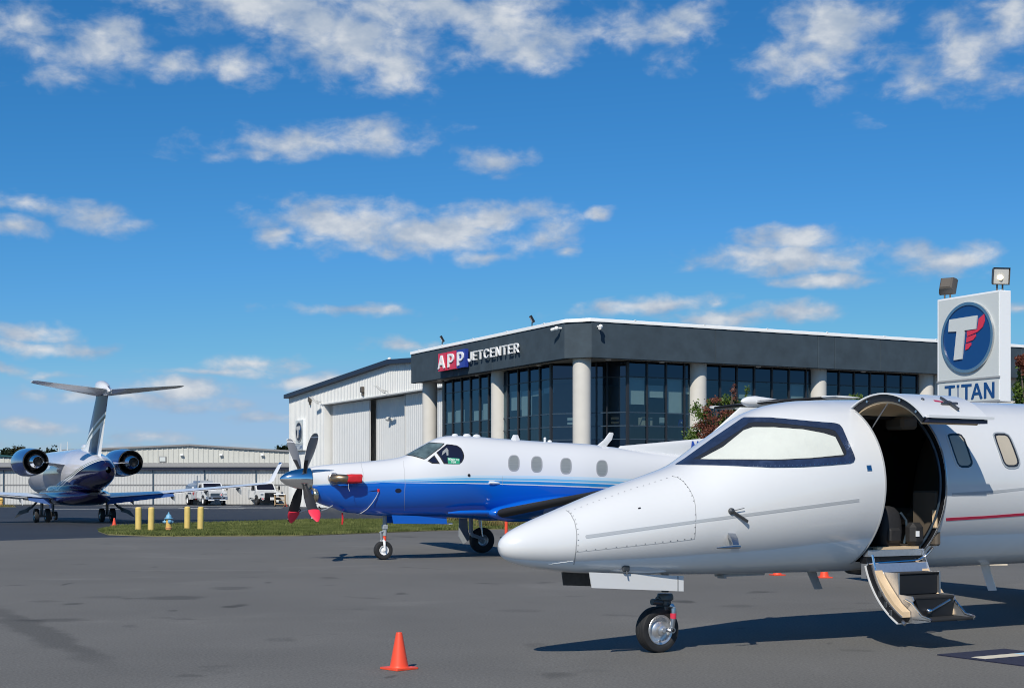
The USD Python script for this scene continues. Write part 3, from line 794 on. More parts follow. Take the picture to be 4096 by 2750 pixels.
def glyph(txt, x0, x1, z0, z1, d0, d1, bold=True):
    m = meshkit.text_mesh(txt, 1.0, 1.0, bold=bold)
    v = np.array(m.vertices); v -= v.min(0); v /= np.maximum(v.max(0), 1e-9)
    v = np.column_stack([x0 + v[:, 0] * (x1 - x0), z0 + v[:, 1] * (z1 - z0), d0 + v[:, 2] * (d1 - d0)])
    return v, m.faces


sg = thing('lettered_sign', 'white lettering with red and blue square blocks reading APP JETCENTER on the dark fascia', 'sign')
for t_, a, b, m in (('A', 15.78, 14.64, 'block_red'), ('P', 14.54, 13.33, 'block_red'), ('P', 13.23, 12.03, 'block_blue')):
    mb = MB(); mb.prism(Polygon([(-a + .02, 8.47), (-b - .02, 8.47), (-b - .02, 9.5), (-a + .02, 9.5)]), .10, .30, SF); bl = part(sg, 'letter_block', mb, m, smooth=False)
    v, f = glyph(t_, -a + (.10 if t_ == 'A' else .20), -b - (.10 if t_ == 'A' else .16), 8.60, 9.37, .30, .36); mb = MB(); mb.add(SF(v), f); part(bl, 'letter', mb, 'letter_white', smooth=False)
x, adv = -11.93, {'J': .44, 'E': .48, 'T': .54, 'C': .60, 'N': .56, 'R': .53}
gap = (11.93 - 5.76 - sum(adv[c] for c in 'JETCENTER')) / 8
for c in 'JETCENTER':
    v, f = glyph(c, x, x + adv[c], 8.78 if c != 'J' else 8.74, 9.28, .12, .20, False); mb = MB(); mb.add(SF(v), f); part(sg, 'letter', mb, 'letter_white', smooth=False)
    x += adv[c] + gap
# cameras and roof lamps
for F, a, dirn in ((LF, 1.45, (.9, .45, -.2)), (RF, 1.25, (-.6, .7, -.35))):
    p = F([(a, 0, 9.62)])[0]; q = F([(a, .28, 9.6)])[0]; e = q + (F([dirn])[0] - F([(0, 0, 0)])[0]) * .3
    mb = MB(); mb.cyl(p, q, .05); mb.sphere(q, .11, 2); mb.cyl(q, e, .075, .085); part(term, 'security_camera', mb, 'light_white')
for a in (16.27, 4.95):
    p = LF([(a, -.2, Z2)])[0]; F = frame(p + UP * .42, (UL * .3 - UR * .95) / .9962, np.cross(UP, (UL * .3 - UR * .95) / .9962), UP)
    mb = MB(); mb.cyl(p - UP * .05, p + UP * .25, .03)
    c, s_ = math.cos(-.5), math.sin(-.5); R = lambda v, F=F, c=c, s_=s_: F(np.column_stack([v[:, 0] * c - v[:, 2] * s_, v[:, 1], v[:, 0] * s_ + v[:, 2] * c]))
    mb.box((-.06, -.16, -.2), (.06, .16, .2), R, bev=.02); fl = part(term, 'roof_floodlight', mb, 'black_plastic')
    mb = MB(); mb.box((.061, -.12, -.12), (.066, .12, .14), R); part(fl, 'lens', mb, 'lamp_glass', smooth=False)
# things on the window counter
OFF = []
for nm, lab, cat, G, a, w, h, m in (('computer_monitor', 'monitor seen from behind through the corner window right of the central column', 'monitor', CG, cl * .80, .44, .34, 'cabin_tan'), ('computer_monitor', 'pale monitor behind the corner glass just left of the central column', 'monitor', CG, cl * .22, .42, .36, 'sign_grey'),
                                    ('cardboard_box', 'tan cardboard box behind the third window pane right of the corner', 'box', RG, 3.95, .62, .42, 'curb_stone'), ('computer_monitor', 'small pale monitor behind the fourth pane right of the corner', 'monitor', RG, 5.0, .36, .36, 'sign_grey')):
    t = thing(nm, lab, cat, G([(a, -.45, 4.853)])[0], math.degrees(math.atan2((G([(1, 0, 0)]) - G([(0, 0, 0)]))[0][1], (G([(1, 0, 0)]) - G([(0, 0, 0)]))[0][0])))
    if cat == 'monitor':
        mb = MB(); mb.box((-w / 2, -.02, .09), (w / 2, .03, .09 + h), bev=.012); part(t, 'screen', mb, m)
        mb = MB(); mb.box((-.03, -.01, .0), (.03, .04, .1)); mb.box((-.12, -.06, 0), (.12, .12, .012)); part(t, 'stand', mb, 'black_plastic', smooth=False)
    else:
        mb = MB(); mb.box((-w / 2, -.2, 0), (w / 2, .2, h), bev=.01); part(t, 'carton', mb, m)
        mb = MB(); mb.box((-w / 2 - .002, -.03, h), (w / 2 + .002, .03, h + .003)); part(t, 'tape', mb, 'cabin_tan', smooth=False)
t = thing('recycling_bin', 'small blue recycling bin with white mark behind the fifth pane right of the corner', 'bin', RG([(6.15, -.5, 4.853)])[0], 27)
mb = MB(); mb.loft([np.array([(x * s, y * s, z) for x, y in ((-.11, -.09), (.11, -.09), (.11, .09), (-.11, .09))]) for z, s in ((0, .8), (.38, 1.0))]); part(t, 'tub', mb, 'block_blue', smooth=False)
mb = MB(); mb.rev([(0, .05), (.002, .05)], (0, -.088, .2), (0, -1, .06), 12); part(t, 'mark', mb, 'letter_white', smooth=False)


# ------------------------------------------------------------------ hangars
def ribbed(F, s0, s1, zb, zt, pitch, depth, out=0.0):
    """profiled sheet wall: zt(s) gives the top"""
    n = int(round((s1 - s0) / pitch)); p = (s1 - s0) / n
    s = np.concatenate([[s0 + i * p, s0 + i * p + .62 * p, s0 + i * p + .70 * p, s0 + i * p + .92 * p] for i in range(n)] + [[s1]])
    o = np.concatenate([[0, 0, depth, depth]] * n + [[0]]) + out
    v = np.vstack([np.column_stack([s, o, np.full(len(s), zb)]), np.column_stack([s, o, [zt(x) for x in s]])])
    i = np.arange(len(s) - 1)
    mb = MB(); mb.add(F(v), np.column_stack([i, i + 1, i + 1 + len(s), i + len(s)])); return mb


H0 = np.array([-20.19, 131.0, 0])
HF = frame(H0, -UL, -UR, UP)                                          # along towards the camera side, outward, up
roofz = lambda s: 9.76 + (11.0 - 9.76) * (1 - abs(s - 24.3) / 24.3) if 0 <= s <= 48.6 else 9.76
hg = thing('white_hangar', 'white ribbed metal hangar with tall sliding doors left of the terminal', 'building')
part(hg, 'wall', ribbed(HF, 0, 9.35, 0, roofz, .34, .04), 'hangar_white', smooth=False)
part(hg, 'gable_wall', ribbed(HF, 9.35, 39.9, 8.78, roofz, .34, .04), 'hangar_white', smooth=False)
part(hg, 'wall', ribbed(HF, 39.9, 48.6, 0, roofz, .34, .04), 'hangar_white', smooth=False)
mb = MB()
mb.box((0, -30, 0), (.05, -.02, 9.7), HF); part(hg, 'side_wall', mb, 'hangar_white', smooth=False)
mb = MB(); mb.box((48.5, -30, 0), (48.6, -.02, 9.7), HF); part(hg, 'side_wall', mb, 'hangar_white', smooth=False)
for a, b in ((-.25, 24.3), (24.3, 48.9)):
    za, zb_ = (9.74, 11.0) if a < 0 else (11.0, 9.74)
    mb = MB(); v = [(a, .42, za), (b, .42, zb_), (b, .42, zb_ + .34), (a, .42, za + .34), (a, -.1, za), (b, -.1, zb_), (b, -.1, zb_ + .34), (a, -.1, za + .34)]
    mb.add(HF(v), [[0, 1, 2, 3], [4, 5, 6, 7], [3, 2, 6, 7], [0, 1, 5, 4], [0, 3, 7, 4], [1, 2, 6, 5]]); part(hg, 'roof_trim', mb, 'navy_trim', smooth=False)
    mb = MB(); v = [(a, -.1, za + .3), (b, -.1, zb_ + .3), (b, -30, zb_ + .3), (a, -30, za + .3), (a, -.1, za + .1), (b, -.1, zb_ + .1), (b, -30, zb_ + .1), (a, -30, za + .1)]
    mb.add(HF(v), [[0, 1, 2, 3], [4, 5, 6, 7]]); part(hg, 'roof', mb, 'metal_pale', smooth=False)
mb = MB(); mb.sphere(HF([(24.3, .2, 11.4)])[0], .14, 2, (1, 1, .8)); part(hg, 'ridge_vent', mb, 'light_white')
mb = MB(); mb.box((9.0, -.62, 8.70), (40.0, .10, 8.80), HF); part(hg, 'door_header', mb, 'hangar_white', smooth=False)
mb = MB(); mb.box((9.36, -1.6, 8.81), (39.9, -.03, 8.9), HF); part(hg, 'door_soffit', mb, 'hangar_white', smooth=False)
for a in (9.35, 39.9):
    mb = MB(); mb.box((a - .06, -1.6, 0), (a, -.002, 8.8), HF); part(hg, 'door_jamb', mb, 'hangar_white', smooth=False)
for i in range(4):
    a = 9.6 + i * 7.6; o = -.63 if i % 2 == 0 else -1.14
    b = a + (8.6 if i % 2 == 0 else 9.5)
    if i % 2: a -= .1
    if i == 0: b = 18.25
    if i == 1: a, b = 18.4, 26.4
    if i == 2: a, b = 25.4, 32.9
    if i == 3: a, b = 32.6, 39.7
    dp = part(hg, 'sliding_door', ribbed(HF, a, b, .05, lambda s: 8.66, .40, .025, out=o), 'door_white', smooth=False)
    for e0, e1 in ((a - .03, a + .09), (b - .09, b + .03)):
        mb = MB(); mb.box((e0, o - .06, .02), (e1, o + .05, 8.66), HF); part(dp, 'door_edge', mb, 'metal_grey', smooth=False)
mb = MB(); mb.box((9.3, -1.75, 0), (40, -1.6, 8.8), HF); part(hg, 'inner_wall', mb, 'metal_grey', smooth=False)
for a, z in ((6.1, 9.3), (18.57, 9.4)):
    mb = MB(); mb.box((a - .19, .04, z - .2), (a + .19, .28, z + .25), HF, bev=.03); mb.box((a - .1, .04, z - .45), (a + .1, .2, z - .2), HF, bev=.02); part(hg, 'wall_light', mb, 'lamp_brown')
for a, z in ((8.84, 9.05), (23.77, 9.07)):
    q = HF([(a, .1, z - .1), (a, .75, z + .05)]); d = HF([(-.55, .55, .6)])[0] - HF([(0, 0, 0)])[0]
    mb = MB(); mb.cyl(q[0], q[1], .04); e = q[1]; fx = d / np.linalg.norm(d); fy = np.cross(UP, fx); fy /= np.linalg.norm(fy)
    mb.box((-.5, -.17, -.05), (.45, .17, .05), frame(e, fx, fy, np.cross(fx, fy)), bev=.03); part(hg, 'flood_lamp', mb, 'metal_grey')
mb = MB(); q = HF([(1.7, .05, 5.9), (1.7, .5, 6.0), (2.0, .65, 5.9), (1.5, .65, 5.95)]); mb.cyl(q[0], q[1], .03); mb.cyl(q[2], q[3], .09); part(hg, 'security_camera', mb, 'light_white')
for a in (2.2,):
    mb = MB(); mb.cyl(*HF([(a, .04, 5.4), (a, .2, 4.9)]), .03); part(hg, 'cable', mb, 'metal_grey')
mb = MB(); mb.sphere(HF([(21.5, -.85, 7.0)])[0], .22, 2, (1, 1, .8)); mb.cyl(*HF([(21.5, -1.14, 7.05), (21.5, -.85, 7.0)]), .05); part(hg, 'door_lamp', mb, 'metal_grey')


def emblem_sign(name, label, origin, z0, thick, posts, dark):
    """light box: (0..2.11) wide, 2.70 high, face towards the apron"""
    t = thing(name, label, 'sign', (origin[0], origin[1], 0), 0)
    F = frame((0, 0, z0), -UL, UP, -UR)
    face, rim = ('sign_grey', 'sign_white')
    mb = MB(); mb.prism(Polygon([(0, .0), (2.11, .0), (2.11, 2.70), (0, 2.70)]).buffer(-.02).buffer(.02), -thick, -.012, F); part(t, 'cabinet', mb, rim)
    mb = MB(); mb.prism(Polygon([(.05, .62), (2.07, .62), (2.07, 2.66), (.05, 2.66)]), -.012, .0, F); part(t, 'face_panel', mb, face, smooth=False)
    mb = MB(); mb.prism(Polygon([(.05, .05), (2.07, .05), (2.07, .575), (.05, .575)]), -.012, .0, F); part(t, 'name_panel', mb, face, smooth=False)
    for z in (.0, .58):
        mb = MB(); mb.prism(Polygon([(.0, z), (2.11, z), (2.11, z + .045), (.0, z + .045)]), -.01, .02, F); part(t, 'rail', mb, 'sign_rail', smooth=False)
    c = Point(1.065, 1.64)
    mb = MB(); mb.prism(c.buffer(.875, quad_segs=24).difference(c.buffer(.80, quad_segs=24)), -.0, .06, F); part(t, 'emblem_ring', mb, 'sign_rail' if dark else 'steel')
    mb = MB(); mb.prism(c.buffer(.805, quad_segs=24), .001, .035, F); part(t, 'emblem_disc', mb, 'sign_blue' if not dark else 'navy_trim')
    mb = MB(); mb.prism([(.49, 2.14), (1.43, 2.15), (1.38, 1.82), (1.01, 1.82), (.92, 1.12), (.64, 1.11), (.74, 1.82), (.45, 1.84)], .035, .07, F); part(t, 'emblem_letter', mb, 'sign_grey' if not dark else 'metal_grey', smooth=False)
    fc = lambda x, y: (1.07 + (x - 478) * .00324, 6.26 - (y - 437) * .002375 - (x - 478) * .00032 - 3.74)
    for pl in ([(603, 612), (655, 565), (661, 640), (640, 700), (590, 748), (482, 797), (480, 742), (587, 722)], [(478, 806), (570, 772), (570, 797), (545, 832), (472, 862)], [(470, 874), (522, 860), (520, 890), (495, 925), (462, 940)]):
        mb = MB(); mb.prism([fc(*q) for q in pl], .036, .055, F); part(t, 'emblem_feather', mb, 'sign_red' if not dark else 'sign_blue', smooth=False)
    xs = (.29, .68, .79, 1.16, 1.55, 1.95)
    for ch_, a, b in (('T', .27, .62), ('I', .69, .77), ('T', .84, 1.19), ('A', 1.17, 1.55), ('N', 1.60, 1.94)):
        v, f = glyph(ch_, a, b, .10, .49, .0, .012); mb = MB(); mb.add(F(v), f); part(t, 'letter', mb, 'sign_blue', smooth=False)
    if posts:
        for a in (.35, 1.76):
            mb = MB(); p = F([(a, 0, -thick / 2)])[0]; mb.cyl((p[0], p[1], -.1), (p[0], p[1], z0 + .01), .11, n=16); part(t, 'post', mb, 'sign_white')
    return t, F


ps, F = emblem_sign('pylon_sign', 'tall white pylon sign with round blue emblem and two floodlights behind the white jet', np.array([11.80, 35.0]) + UL[:2] * 2.11, 3.74, .357, True, False)


def yard_lamp(parent, F, a, aim, glint):
    p = F([(a, 2.70, -.18)])[0]
    aim = np.array(aim, float); aim /= np.linalg.norm(aim); sd = np.cross(UP, aim); sd /= np.linalg.norm(sd); up = np.cross(aim, sd)
    B = frame(p + UP * .36, aim, sd, up)
    mb = MB()
    for k in (-.07, .07):
        mb.cyl(p + sd * k - UP * .02, p + sd * k + UP * .2, .022, n=8)
    w = .2
    rings = [np.array([(x, -w * s, -w * s), (x, w * s, -w * s), (x, w * s, w * s), (x, -w * s, w * s)]) for x, s in ((-.13, .62), (-.10, .80), (.03, 1.0), (.12, 1.04))]
    mb.loft([B(r) for r in rings], caps=False)
    mb.box((-.135, -w * .62, -w * .62), (-.12, w * .62, w * .62), B)
    fl = part(parent, 'floodlight', mb, 'lamp_brown', smooth=20)
    mb = MB(); mb.box((.075, -.185, -.185), (.085, .185, .185), B); part(fl, 'lens', mb, 'lamp_glass' if not glint else 'lamp_glass', smooth=False)
    if glint:
        mb = MB(); mb.sphere(B([(.09, -.03, -.03)])[0], .075, 2, (1, 1, .8)); part(fl, 'sun_glint', mb, 'lens_glint', label='warm emissive spot standing for the sun reflected in the lens')  # emissive spot added in place of the sun reflection in the glass


yard_lamp(ps, F, .17, (-.75, -.05, .10), False) if False else yard_lamp(ps, F, .17, (.55, .75, -.45), False)
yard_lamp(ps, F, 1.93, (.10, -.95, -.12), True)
o = HF([(2.58, .27, 0)])[0]
emblem_sign('wall_sign', 'grey wall sign with dark round emblem on the left end of the white hangar', o[:2], 4.95, .25, False, True)

# far hangar across the taxiway
FF = frame((0, 143.0, 0), (1, 0, 0), (0, -1, 0), UP)
fx = lambda px: (px - CX) / FOC * 143.0
fz = lambda py: EYE - (py - HOR) / FOC * 143.0
fh = thing('distant_hangar', 'long grey ribbed hangar with low gable and awning across the taxiway', 'building')
gz = lambda s: np.interp(s, [fx(250), fx(760), fx(1300)], [fz(1790) - .35, fz(1782), fz(1803) - .3])
part(fh, 'upper_wall', ribbed(FF, fx(250), fx(1300), 4.0, gz, .5, .05), 'metal_pale', smooth=False)
for a, b in ((250, 760), (760, 1300)):
    mb = MB(); v = [(fx(a), .25, gz(fx(a))), (fx(b), .25, gz(fx(b))), (fx(b), .25, gz(fx(b)) + .17), (fx(a), .25, gz(fx(a)) + .17), (fx(a), -30, gz(fx(a)) + .1), (fx(b), -30, gz(fx(b)) + .1), (fx(b), -30, gz(fx(b)) + .17), (fx(a), -30, gz(fx(a)) + .17)]
    mb.add(FF(v), [[0, 1, 2, 3], [3, 2, 6, 7], [0, 1, 5, 4]]); part(fh, 'roof', mb, 'roof_grey', smooth=False)
mb = MB(); v = [(fx(-600), .8, 3.78), (fx(1300), .8, 3.78), (fx(1300), 0, 4.16), (fx(-600), 0, 4.16), (fx(-600), .8, 3.70), (fx(1300), .8, 3.70)]
mb.add(FF(v), [[0, 1, 2, 3], [0, 1, 5, 4]]); part(fh, 'awning', mb, 'roof_grey', smooth=False)
mb = MB(); mb.box((fx(-600), .02, 3.42), (fx(1300), .7, 3.70), FF); part(fh, 'awning_band', mb, 'navy_trim', smooth=False)  # dark navy band along the front below the awning edge
xs = [-600, -420, -190, 20, 215, 412, 616, 822, 1027, 1180, 1300]
for a, b in zip(xs[:-1], xs[1:]):
    dp = part(fh, 'hangar_door', ribbed(FF, fx(a) + .07, fx(b) - .07, .05, lambda s: 3.45, .30, .035, out=.3), 'metal_grey', smooth=False)
    mb = MB(); mb.box((fx(a) + .07, .29, 1.92), (fx(b) - .07, .36, 2.02), FF); part(dp, 'rail', mb, 'roof_grey', smooth=False)
    mb = MB(); mb.box((fx(b) - .06, .28, 0), (fx(b) + .06, .40, 3.45), FF); part(fh, 'door_post', mb, 'mullion_blue', smooth=False)
mb = MB(); mb.box((fx(637), .05, fz(1847)), (fx(665), .10, fz(1824)), FF); wn = part(fh, 'window_frame', mb, 'roof_grey', smooth=False)
mb = MB(); mb.box((fx(640), .10, fz(1844)), (fx(662), .13, fz(1827)), FF); part(wn, 'window_pane', mb, 'sign_grey', smooth=False)
for px in (729, 886, 1051):
    mb = MB(); mb.box((fx(px) - .16, .05, fz(1823)), (fx(px) + .16, .35, fz(1815)), FF, bev=.05); part(fh, 'wall_light', mb, 'light_white')
th = thing('teal_roofed_hangar', 'cream hangar with teal roof edge at the far left behind the jet', 'building')
TF = frame((0, 150.0, 0), (1, 0, 0), (0, -1, 0), UP)
tx = lambda px: (px - CX) / FOC * 150.0
tz = lambda s: np.interp(s, [tx(-600), tx(0), tx(250)], [6.0, 5.08, 4.60])
part(th, 'wall', ribbed(TF, tx(-600), tx(250), 0, lambda s: tz(s) - .1, .5, .05), 'metal_pale', smooth=False)
mb = MB(); v = [(tx(-600), .25, 5.95), (tx(250), .25, tz(tx(250)) - .08), (tx(250), .25, tz(tx(250)) + .06), (tx(-600), .25, 6.1), (tx(250), -20, tz(tx(250)) + .06), (tx(-600), -20, 6.1)]
mb.add(TF(v), [[0, 1, 2, 3], [3, 2, 4, 5]]); part(th, 'roof', mb, 'teal_trim', smooth=False)

# ------------------------------------------------------------------ wheels
def wheel(parent, c, ax, R, w, rim_r, tyre='tyre', rim='rim', rim_mat='alloy', hub=True, holes=0, out=-1):
    """tyre and rim about the point c, axle along ax; out: which end of the axle shows"""
    c, ax = np.asarray(c, float), np.asarray(ax, float)
    h = w / 2
    prof = [(-h * .80, rim_r), (-h * .96, rim_r + .25 * (R - rim_r)), (-h, rim_r + .55 * (R - rim_r)), (-h * .93, R - .14 * (R - rim_r)), (-h * .72, R - .03 * (R - rim_r)), (-h * .42, R), (-h * .36, R - .008), (-h * .3, R),
            (-h * .06, R), (0, R - .008), (h * .06, R), (h * .3, R), (h * .36, R - .008), (h * .42, R), (h * .72, R - .03 * (R - rim_r)), (h * .93, R - .14 * (R - rim_r)), (h, rim_r + .55 * (R - rim_r)), (h * .96, rim_r + .25 * (R - rim_r)), (h * .80, rim_r)]
    mb = MB(); mb.rev(prof, c, ax, 44, caps=False); ty = part(parent, tyre, mb, 'tyre_rubber', smooth=40)
    mb = MB(); r = rim_r
    mb.rev([(-h * .82, r * 1.02), (-h * .88, r * .99), (-h * .80, r * .86), (-h * .35, r * .80), (-h * .30, r * .62), (-h * .52, r * .50), (-h * .70, r * .30), (-h * .72, r * .02), (h * .72, r * .02), (h * .70, r * .30), (h * .52, r * .50), (h * .30, r * .62), (h * .35, r * .80), (h * .80, r * .86), (h * .88, r * .99), (h * .82, r * 1.02)], c, ax, 36, caps=False)
    rm = part(parent, rim, mb, rim_mat, smooth=35)
    return ty, rm


# ------------------------------------------------------------------ white business jet in front
JP = Plan(-.12, 13.63, 31.0)
JET = Fuselage(
    [(0, 1.094), (.012, 1.145), (.037, 1.178), (.103, 1.230), (.198, 1.277), (.36, 1.342), (.573, 1.417), (.77, 1.486), (1.05, 1.583), (1.274, 1.654), (1.67, 1.768), (1.95, 1.852), (2.071, 1.893), (2.191, 1.952), (2.535, 2.155), (2.739, 2.271), (2.934, 2.380), (3.073, 2.452), (3.2, 2.497), (3.379, 2.540), (3.68, 2.581), (4.05, 2.602), (4.5, 2.618), (5.5, 2.640), (7.0, 2.655), (12.5, 2.66)],
    [(0, 1.088), (.012, 1.042), (.037, 1.003), (.121, .951), (.264, .907), (.408, .879), (.554, .858), (.80, .829), (.95, .820), (1.4, .795), (2.17, .768), (3.39, .750), (4.68, .739), (5.77, .744), (7.3, .752), (12.5, .76)],
    [(0, .003), (.012, .050), (.037, .088), (.103, .145), (.198, .193), (.36, .252), (.573, .312), (.8, .365), (1.05, .416), (1.4, .482), (1.8, .552), (2.2, .625), (2.6, .715), (3.0, .812), (3.4, .89), (3.8, .935), (4.3, .95), (12.5, .955)],
    JP, mid=[(0, 1.09), (.4, 1.09), (1.05, 1.16), (1.8, 1.27), (2.4, 1.42), (3.0, 1.56), (3.6, 1.65), (4.2, 1.69), (12.5, 1.70)])
jet = thing('white_jet', 'white business jet in front with open clamshell door and covered cockpit window', 'airplane', (*JP.o, 0), JP.deg)
D0, D1 = 4.07, 4.94
THU, THD = math.radians(57), math.radians(-60)
skin_t = np.unique(np.concatenate([[0, .004, .012, .025, .045, .075, .12, .17, .23, .3], np.arange(.4, D0 - .02, .1), np.linspace(D0, D1, 9), np.arange(5.05, 12.5, .2), [12.5]]))
base = np.radians(np.arange(-180, 180, 5.0))
skin_th = np.unique(np.concatenate([base[np.abs(base - THU) > .02], [THU, THD]])); skin_th = skin_th[np.concatenate([[True], np.diff(skin_th) > .015])]
in_door = lambda t, th: D0 < t < D1 and THD < th < THU
part(jet, 'fuselage', JET.grid(skin_t, skin_th, in_door), 'white_paint', smooth=50)
# cabin lining behind the opening, edge of the opening
lin_t = np.unique(np.concatenate([np.linspace(3.3, D0, 5), np.linspace(D0, D1, 9), np.linspace(D1, 8.5, 8)]))
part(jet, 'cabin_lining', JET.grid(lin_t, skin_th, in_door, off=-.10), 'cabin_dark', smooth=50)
mb = MB()
arc = np.linspace(THD, THU, 40)
for t in (D0, D1):
    a, b = JET.P(t, arc, 0.0), JET.P(t, arc, -.10)
    i = np.arange(39); mb.add(np.vstack([a, b]), np.column_stack([i, i + 1, i + 41, i + 40]))
tt = np.linspace(D0, D1, 9)
for th in (THD, THU):
    a, b = JET.P(tt, th, 0.0), JET.P(tt, th, -.10)
    i = np.arange(8); mb.add(np.vstack([a, b]), np.column_stack([i, i + 1, i + 10, i + 9]))
part(jet, 'door_frame', mb, 'black_plastic', smooth=False)
for t, o in ((D1 + .012, .004), (D0 - .008, .003)):
    mb = MB(); mb.tube(JET.P(t, np.linspace(THD - .03, THU, 40), o), .009, 6); part(jet, 'door_seal', mb, 'steel' if t > 4.5 else 'seam_grey')
mb = MB(); mb.tube(JET.P(D1 - .03, np.linspace(THD + .05, THU - .1, 40), -.045), .013, 6); part(jet, 'door_seal', mb, 'mullion_blue')
# cabin floor, sill and what is seen through the doorway
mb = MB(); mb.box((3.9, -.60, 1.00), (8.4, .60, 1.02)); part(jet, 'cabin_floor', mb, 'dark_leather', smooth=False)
mb = MB(); mb.box((D0 + .16, -.665, 1.0), (D1 - .1, -.50, 1.026)); part(jet, 'sill_step', mb, 'cream_leather', smooth=False)
mb = MB(); mb.box((D0 + .02, -.668, .93), (D1 - .02, -.60, .998)); part(jet, 'sill_plate', mb, 'alloy', smooth=False)
mb = MB(); mb.box((D0 + .02, -.64, .86), (D1 - .02, -.55, .928)); part(jet, 'sill_gap', mb, 'black_plastic', smooth=False)
mb = MB(); mb.tube([(D0 + .02, -.665, .855), (D1 - .12, -.665, .875), (D1 - .03, -.70, .925), (D1 + .01, -.76, 1.02)], .016, 8); part(jet, 'sill_rail', mb, 'chrome')
mb = MB(); mb.box((D0 + .01, -.655, .70), (D1 - .01, -.58, .855)); part(jet, 'sill_panel', mb, 'alloy', smooth=False)


def seat(parent, x, y, face, m):
    """cabin seat: cushion, back and headrest in one rounded shell with a base; face +1 looks aft"""
    mb = MB()
    sec = [(.30, .12, .44, .20), (.42, .10, .46, .24), (.62, .08, .46, .26), (.95, .07, .42, .26), (1.12, .06, .32, .22), (1.22, .05, .22, .16), (1.26, .03, .10, .08)]
    rings = [np.array([(x - face * (z - .3) * .16 + a * .5 * d * math.cos(k) * 1.0, y + .5 * w * math.sin(k), 1.02 + z) for k in np.linspace(0, 2 * math.pi, 20, endpoint=False) for a in (1,)]) for z, d, w, _ in [(z, 2 * d, w, _) for z, d, w, _ in sec]]
    mb.loft(rings); b = part(parent, 'seat_back', mb, m, smooth=60)
    mb = MB(); mb.box((x - .05 if face > 0 else x - .48, y - .24, 1.24), (x + .48 if face > 0 else x + .05, y + .24, 1.42), bev=.06); part(parent, 'seat_cushion', mb, m)
    mb = MB(); mb.box((x - .02 if face > 0 else x - .4, y - .16, 1.02), (x + .4 if face > 0 else x + .02, y + .16, 1.24), bev=.03); part(parent, 'seat_base', mb, 'cabin_dark')


seat(jet, 5.72, .06, -1, 'cabin_tan')
seat(jet, 4.35, .52, 1, 'cabin_dark')
mb = MB(); mb.box((D1 + .02, -.80, 1.03), (D1 + .10, -.45, 1.62), bev=.02); part(jet, 'cabinet', mb, 'cabin_tan')
mb = MB(); mb.box((D1 - .025, -.835, 1.22), (D1 + .02, -.77, 1.42), bev=.012); part(jet, 'hinge_cover', mb, 'cream_leather')
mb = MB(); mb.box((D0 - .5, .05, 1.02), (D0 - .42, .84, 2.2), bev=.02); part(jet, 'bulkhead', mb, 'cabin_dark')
mb = MB(); mb.box((D1 - .30, -.62, 2.28), (D1 - .05, -.35, 2.42), bev=.03); part(jet, 'ceiling_panel', mb, 'cabin_tan')

# upper half of the door, swung up
uc, uR = None, .955


def arc_between(p, q, R):
    p, q = np.array(p), np.array(q); m = (p + q) / 2; d = q - p; L = np.linalg.norm(d); n = np.array([-d[1], d[0]]) / L
    if n[1] > 0: n = -n
    c = m + n * math.sqrt(max(R * R - L * L / 4, 0)); a0, a1 = math.atan2(*(p - c)[::-1]), math.atan2(*(q - c)[::-1])
    if a1 < a0: a1 += 2 * math.pi
    if a1 - a0 > math.pi: a1 -= 2 * math.pi
    return c, a0, a1


uc, a0, a1 = arc_between((-.45, 2.508), (-1.475, 2.365), .80)
ang = np.linspace(a0, a1, 26)
ring = lambda r: np.column_stack([uc[0] + r * np.cos(ang), uc[1] + r * np.sin(ang)])


def shell(ro, ri, x0, x1, ring):
    o, i = ring(ro), ring(ri); mb = MB()
    sec = np.vstack([o, i[::-1]])
    mb.loft([np.column_stack([np.full(len(sec), x0), sec]), np.column_stack([np.full(len(sec), x1), sec])], caps=False)
    for x in (x0, x1):
        n = len(o); k = np.arange(n - 1)
        mb.add(np.vstack([np.column_stack([np.full(n, x), o]), np.column_stack([np.full(n, x), i])]), np.column_stack([k, k + 1, k + 1 + n, k + n]))
    return mb


ud = part(jet, 'upper_door', shell(.80, .785, D0 - .015, D1 + .05, ring), 'white_paint', smooth=40)
part(ud, 'door_core', shell(.784, .715, D0 + .015, D1 + .0, ring), 'black_plastic', smooth=40)
part(ud, 'door_lining', shell(.714, .695, D0 + .03, D1 - .03, ring), 'cream_leather', smooth=40)
e = ring(.76)[-1]; e2 = ring(.80)[-1]
mb = MB(); mb.box((D0 + .02, e2[0] - .035, e2[1] - .012), (D1 + .10, e2[0] + .02, e2[1] + .015)); part(ud, 'door_lip', mb, 'white_paint', smooth=False)
mb = MB(); mb.box((D0 + .03, e2[0] - .015, e2[1] - .055), (D1 + .02, e2[0] + .06, e2[1] - .014)); part(ud, 'door_seal', mb, 'navy_trim', smooth=False)
# outside handle: four-armed star in a recess
k = 20; rc = ring(.80); p = rc[k]; nrm = (p - uc) / np.linalg.norm(p - uc); tan = np.array([-nrm[1], nrm[0]])
HB = frame((D1 - .34, *p), (1, 0, 0), (0, *(-tan)), (0, *nrm))
mb = MB()
for a in (0.1, math.pi / 2 + .1, math.pi + .1, 1.5 * math.pi + .1):
    c_, s_ = math.cos(a), math.sin(a)
    mb.prism([(0 * c_ + .022 * s_, 0 * s_ - .022 * c_), (.125 * c_ + .012 * s_, .125 * s_ - .012 * c_), (.135 * c_, .135 * s_), (.125 * c_ - .012 * s_, .125 * s_ + .012 * c_), (0 * c_ - .022 * s_, 0 * s_ + .022 * c_)], .001, .016 + .002 * a, HB)
mb.rev([(0, .03), (.03, .025)], HB([(0, 0, 0)])[0], HB([(0, 0, 1)])[0] - HB([(0, 0, 0)])[0], 14)
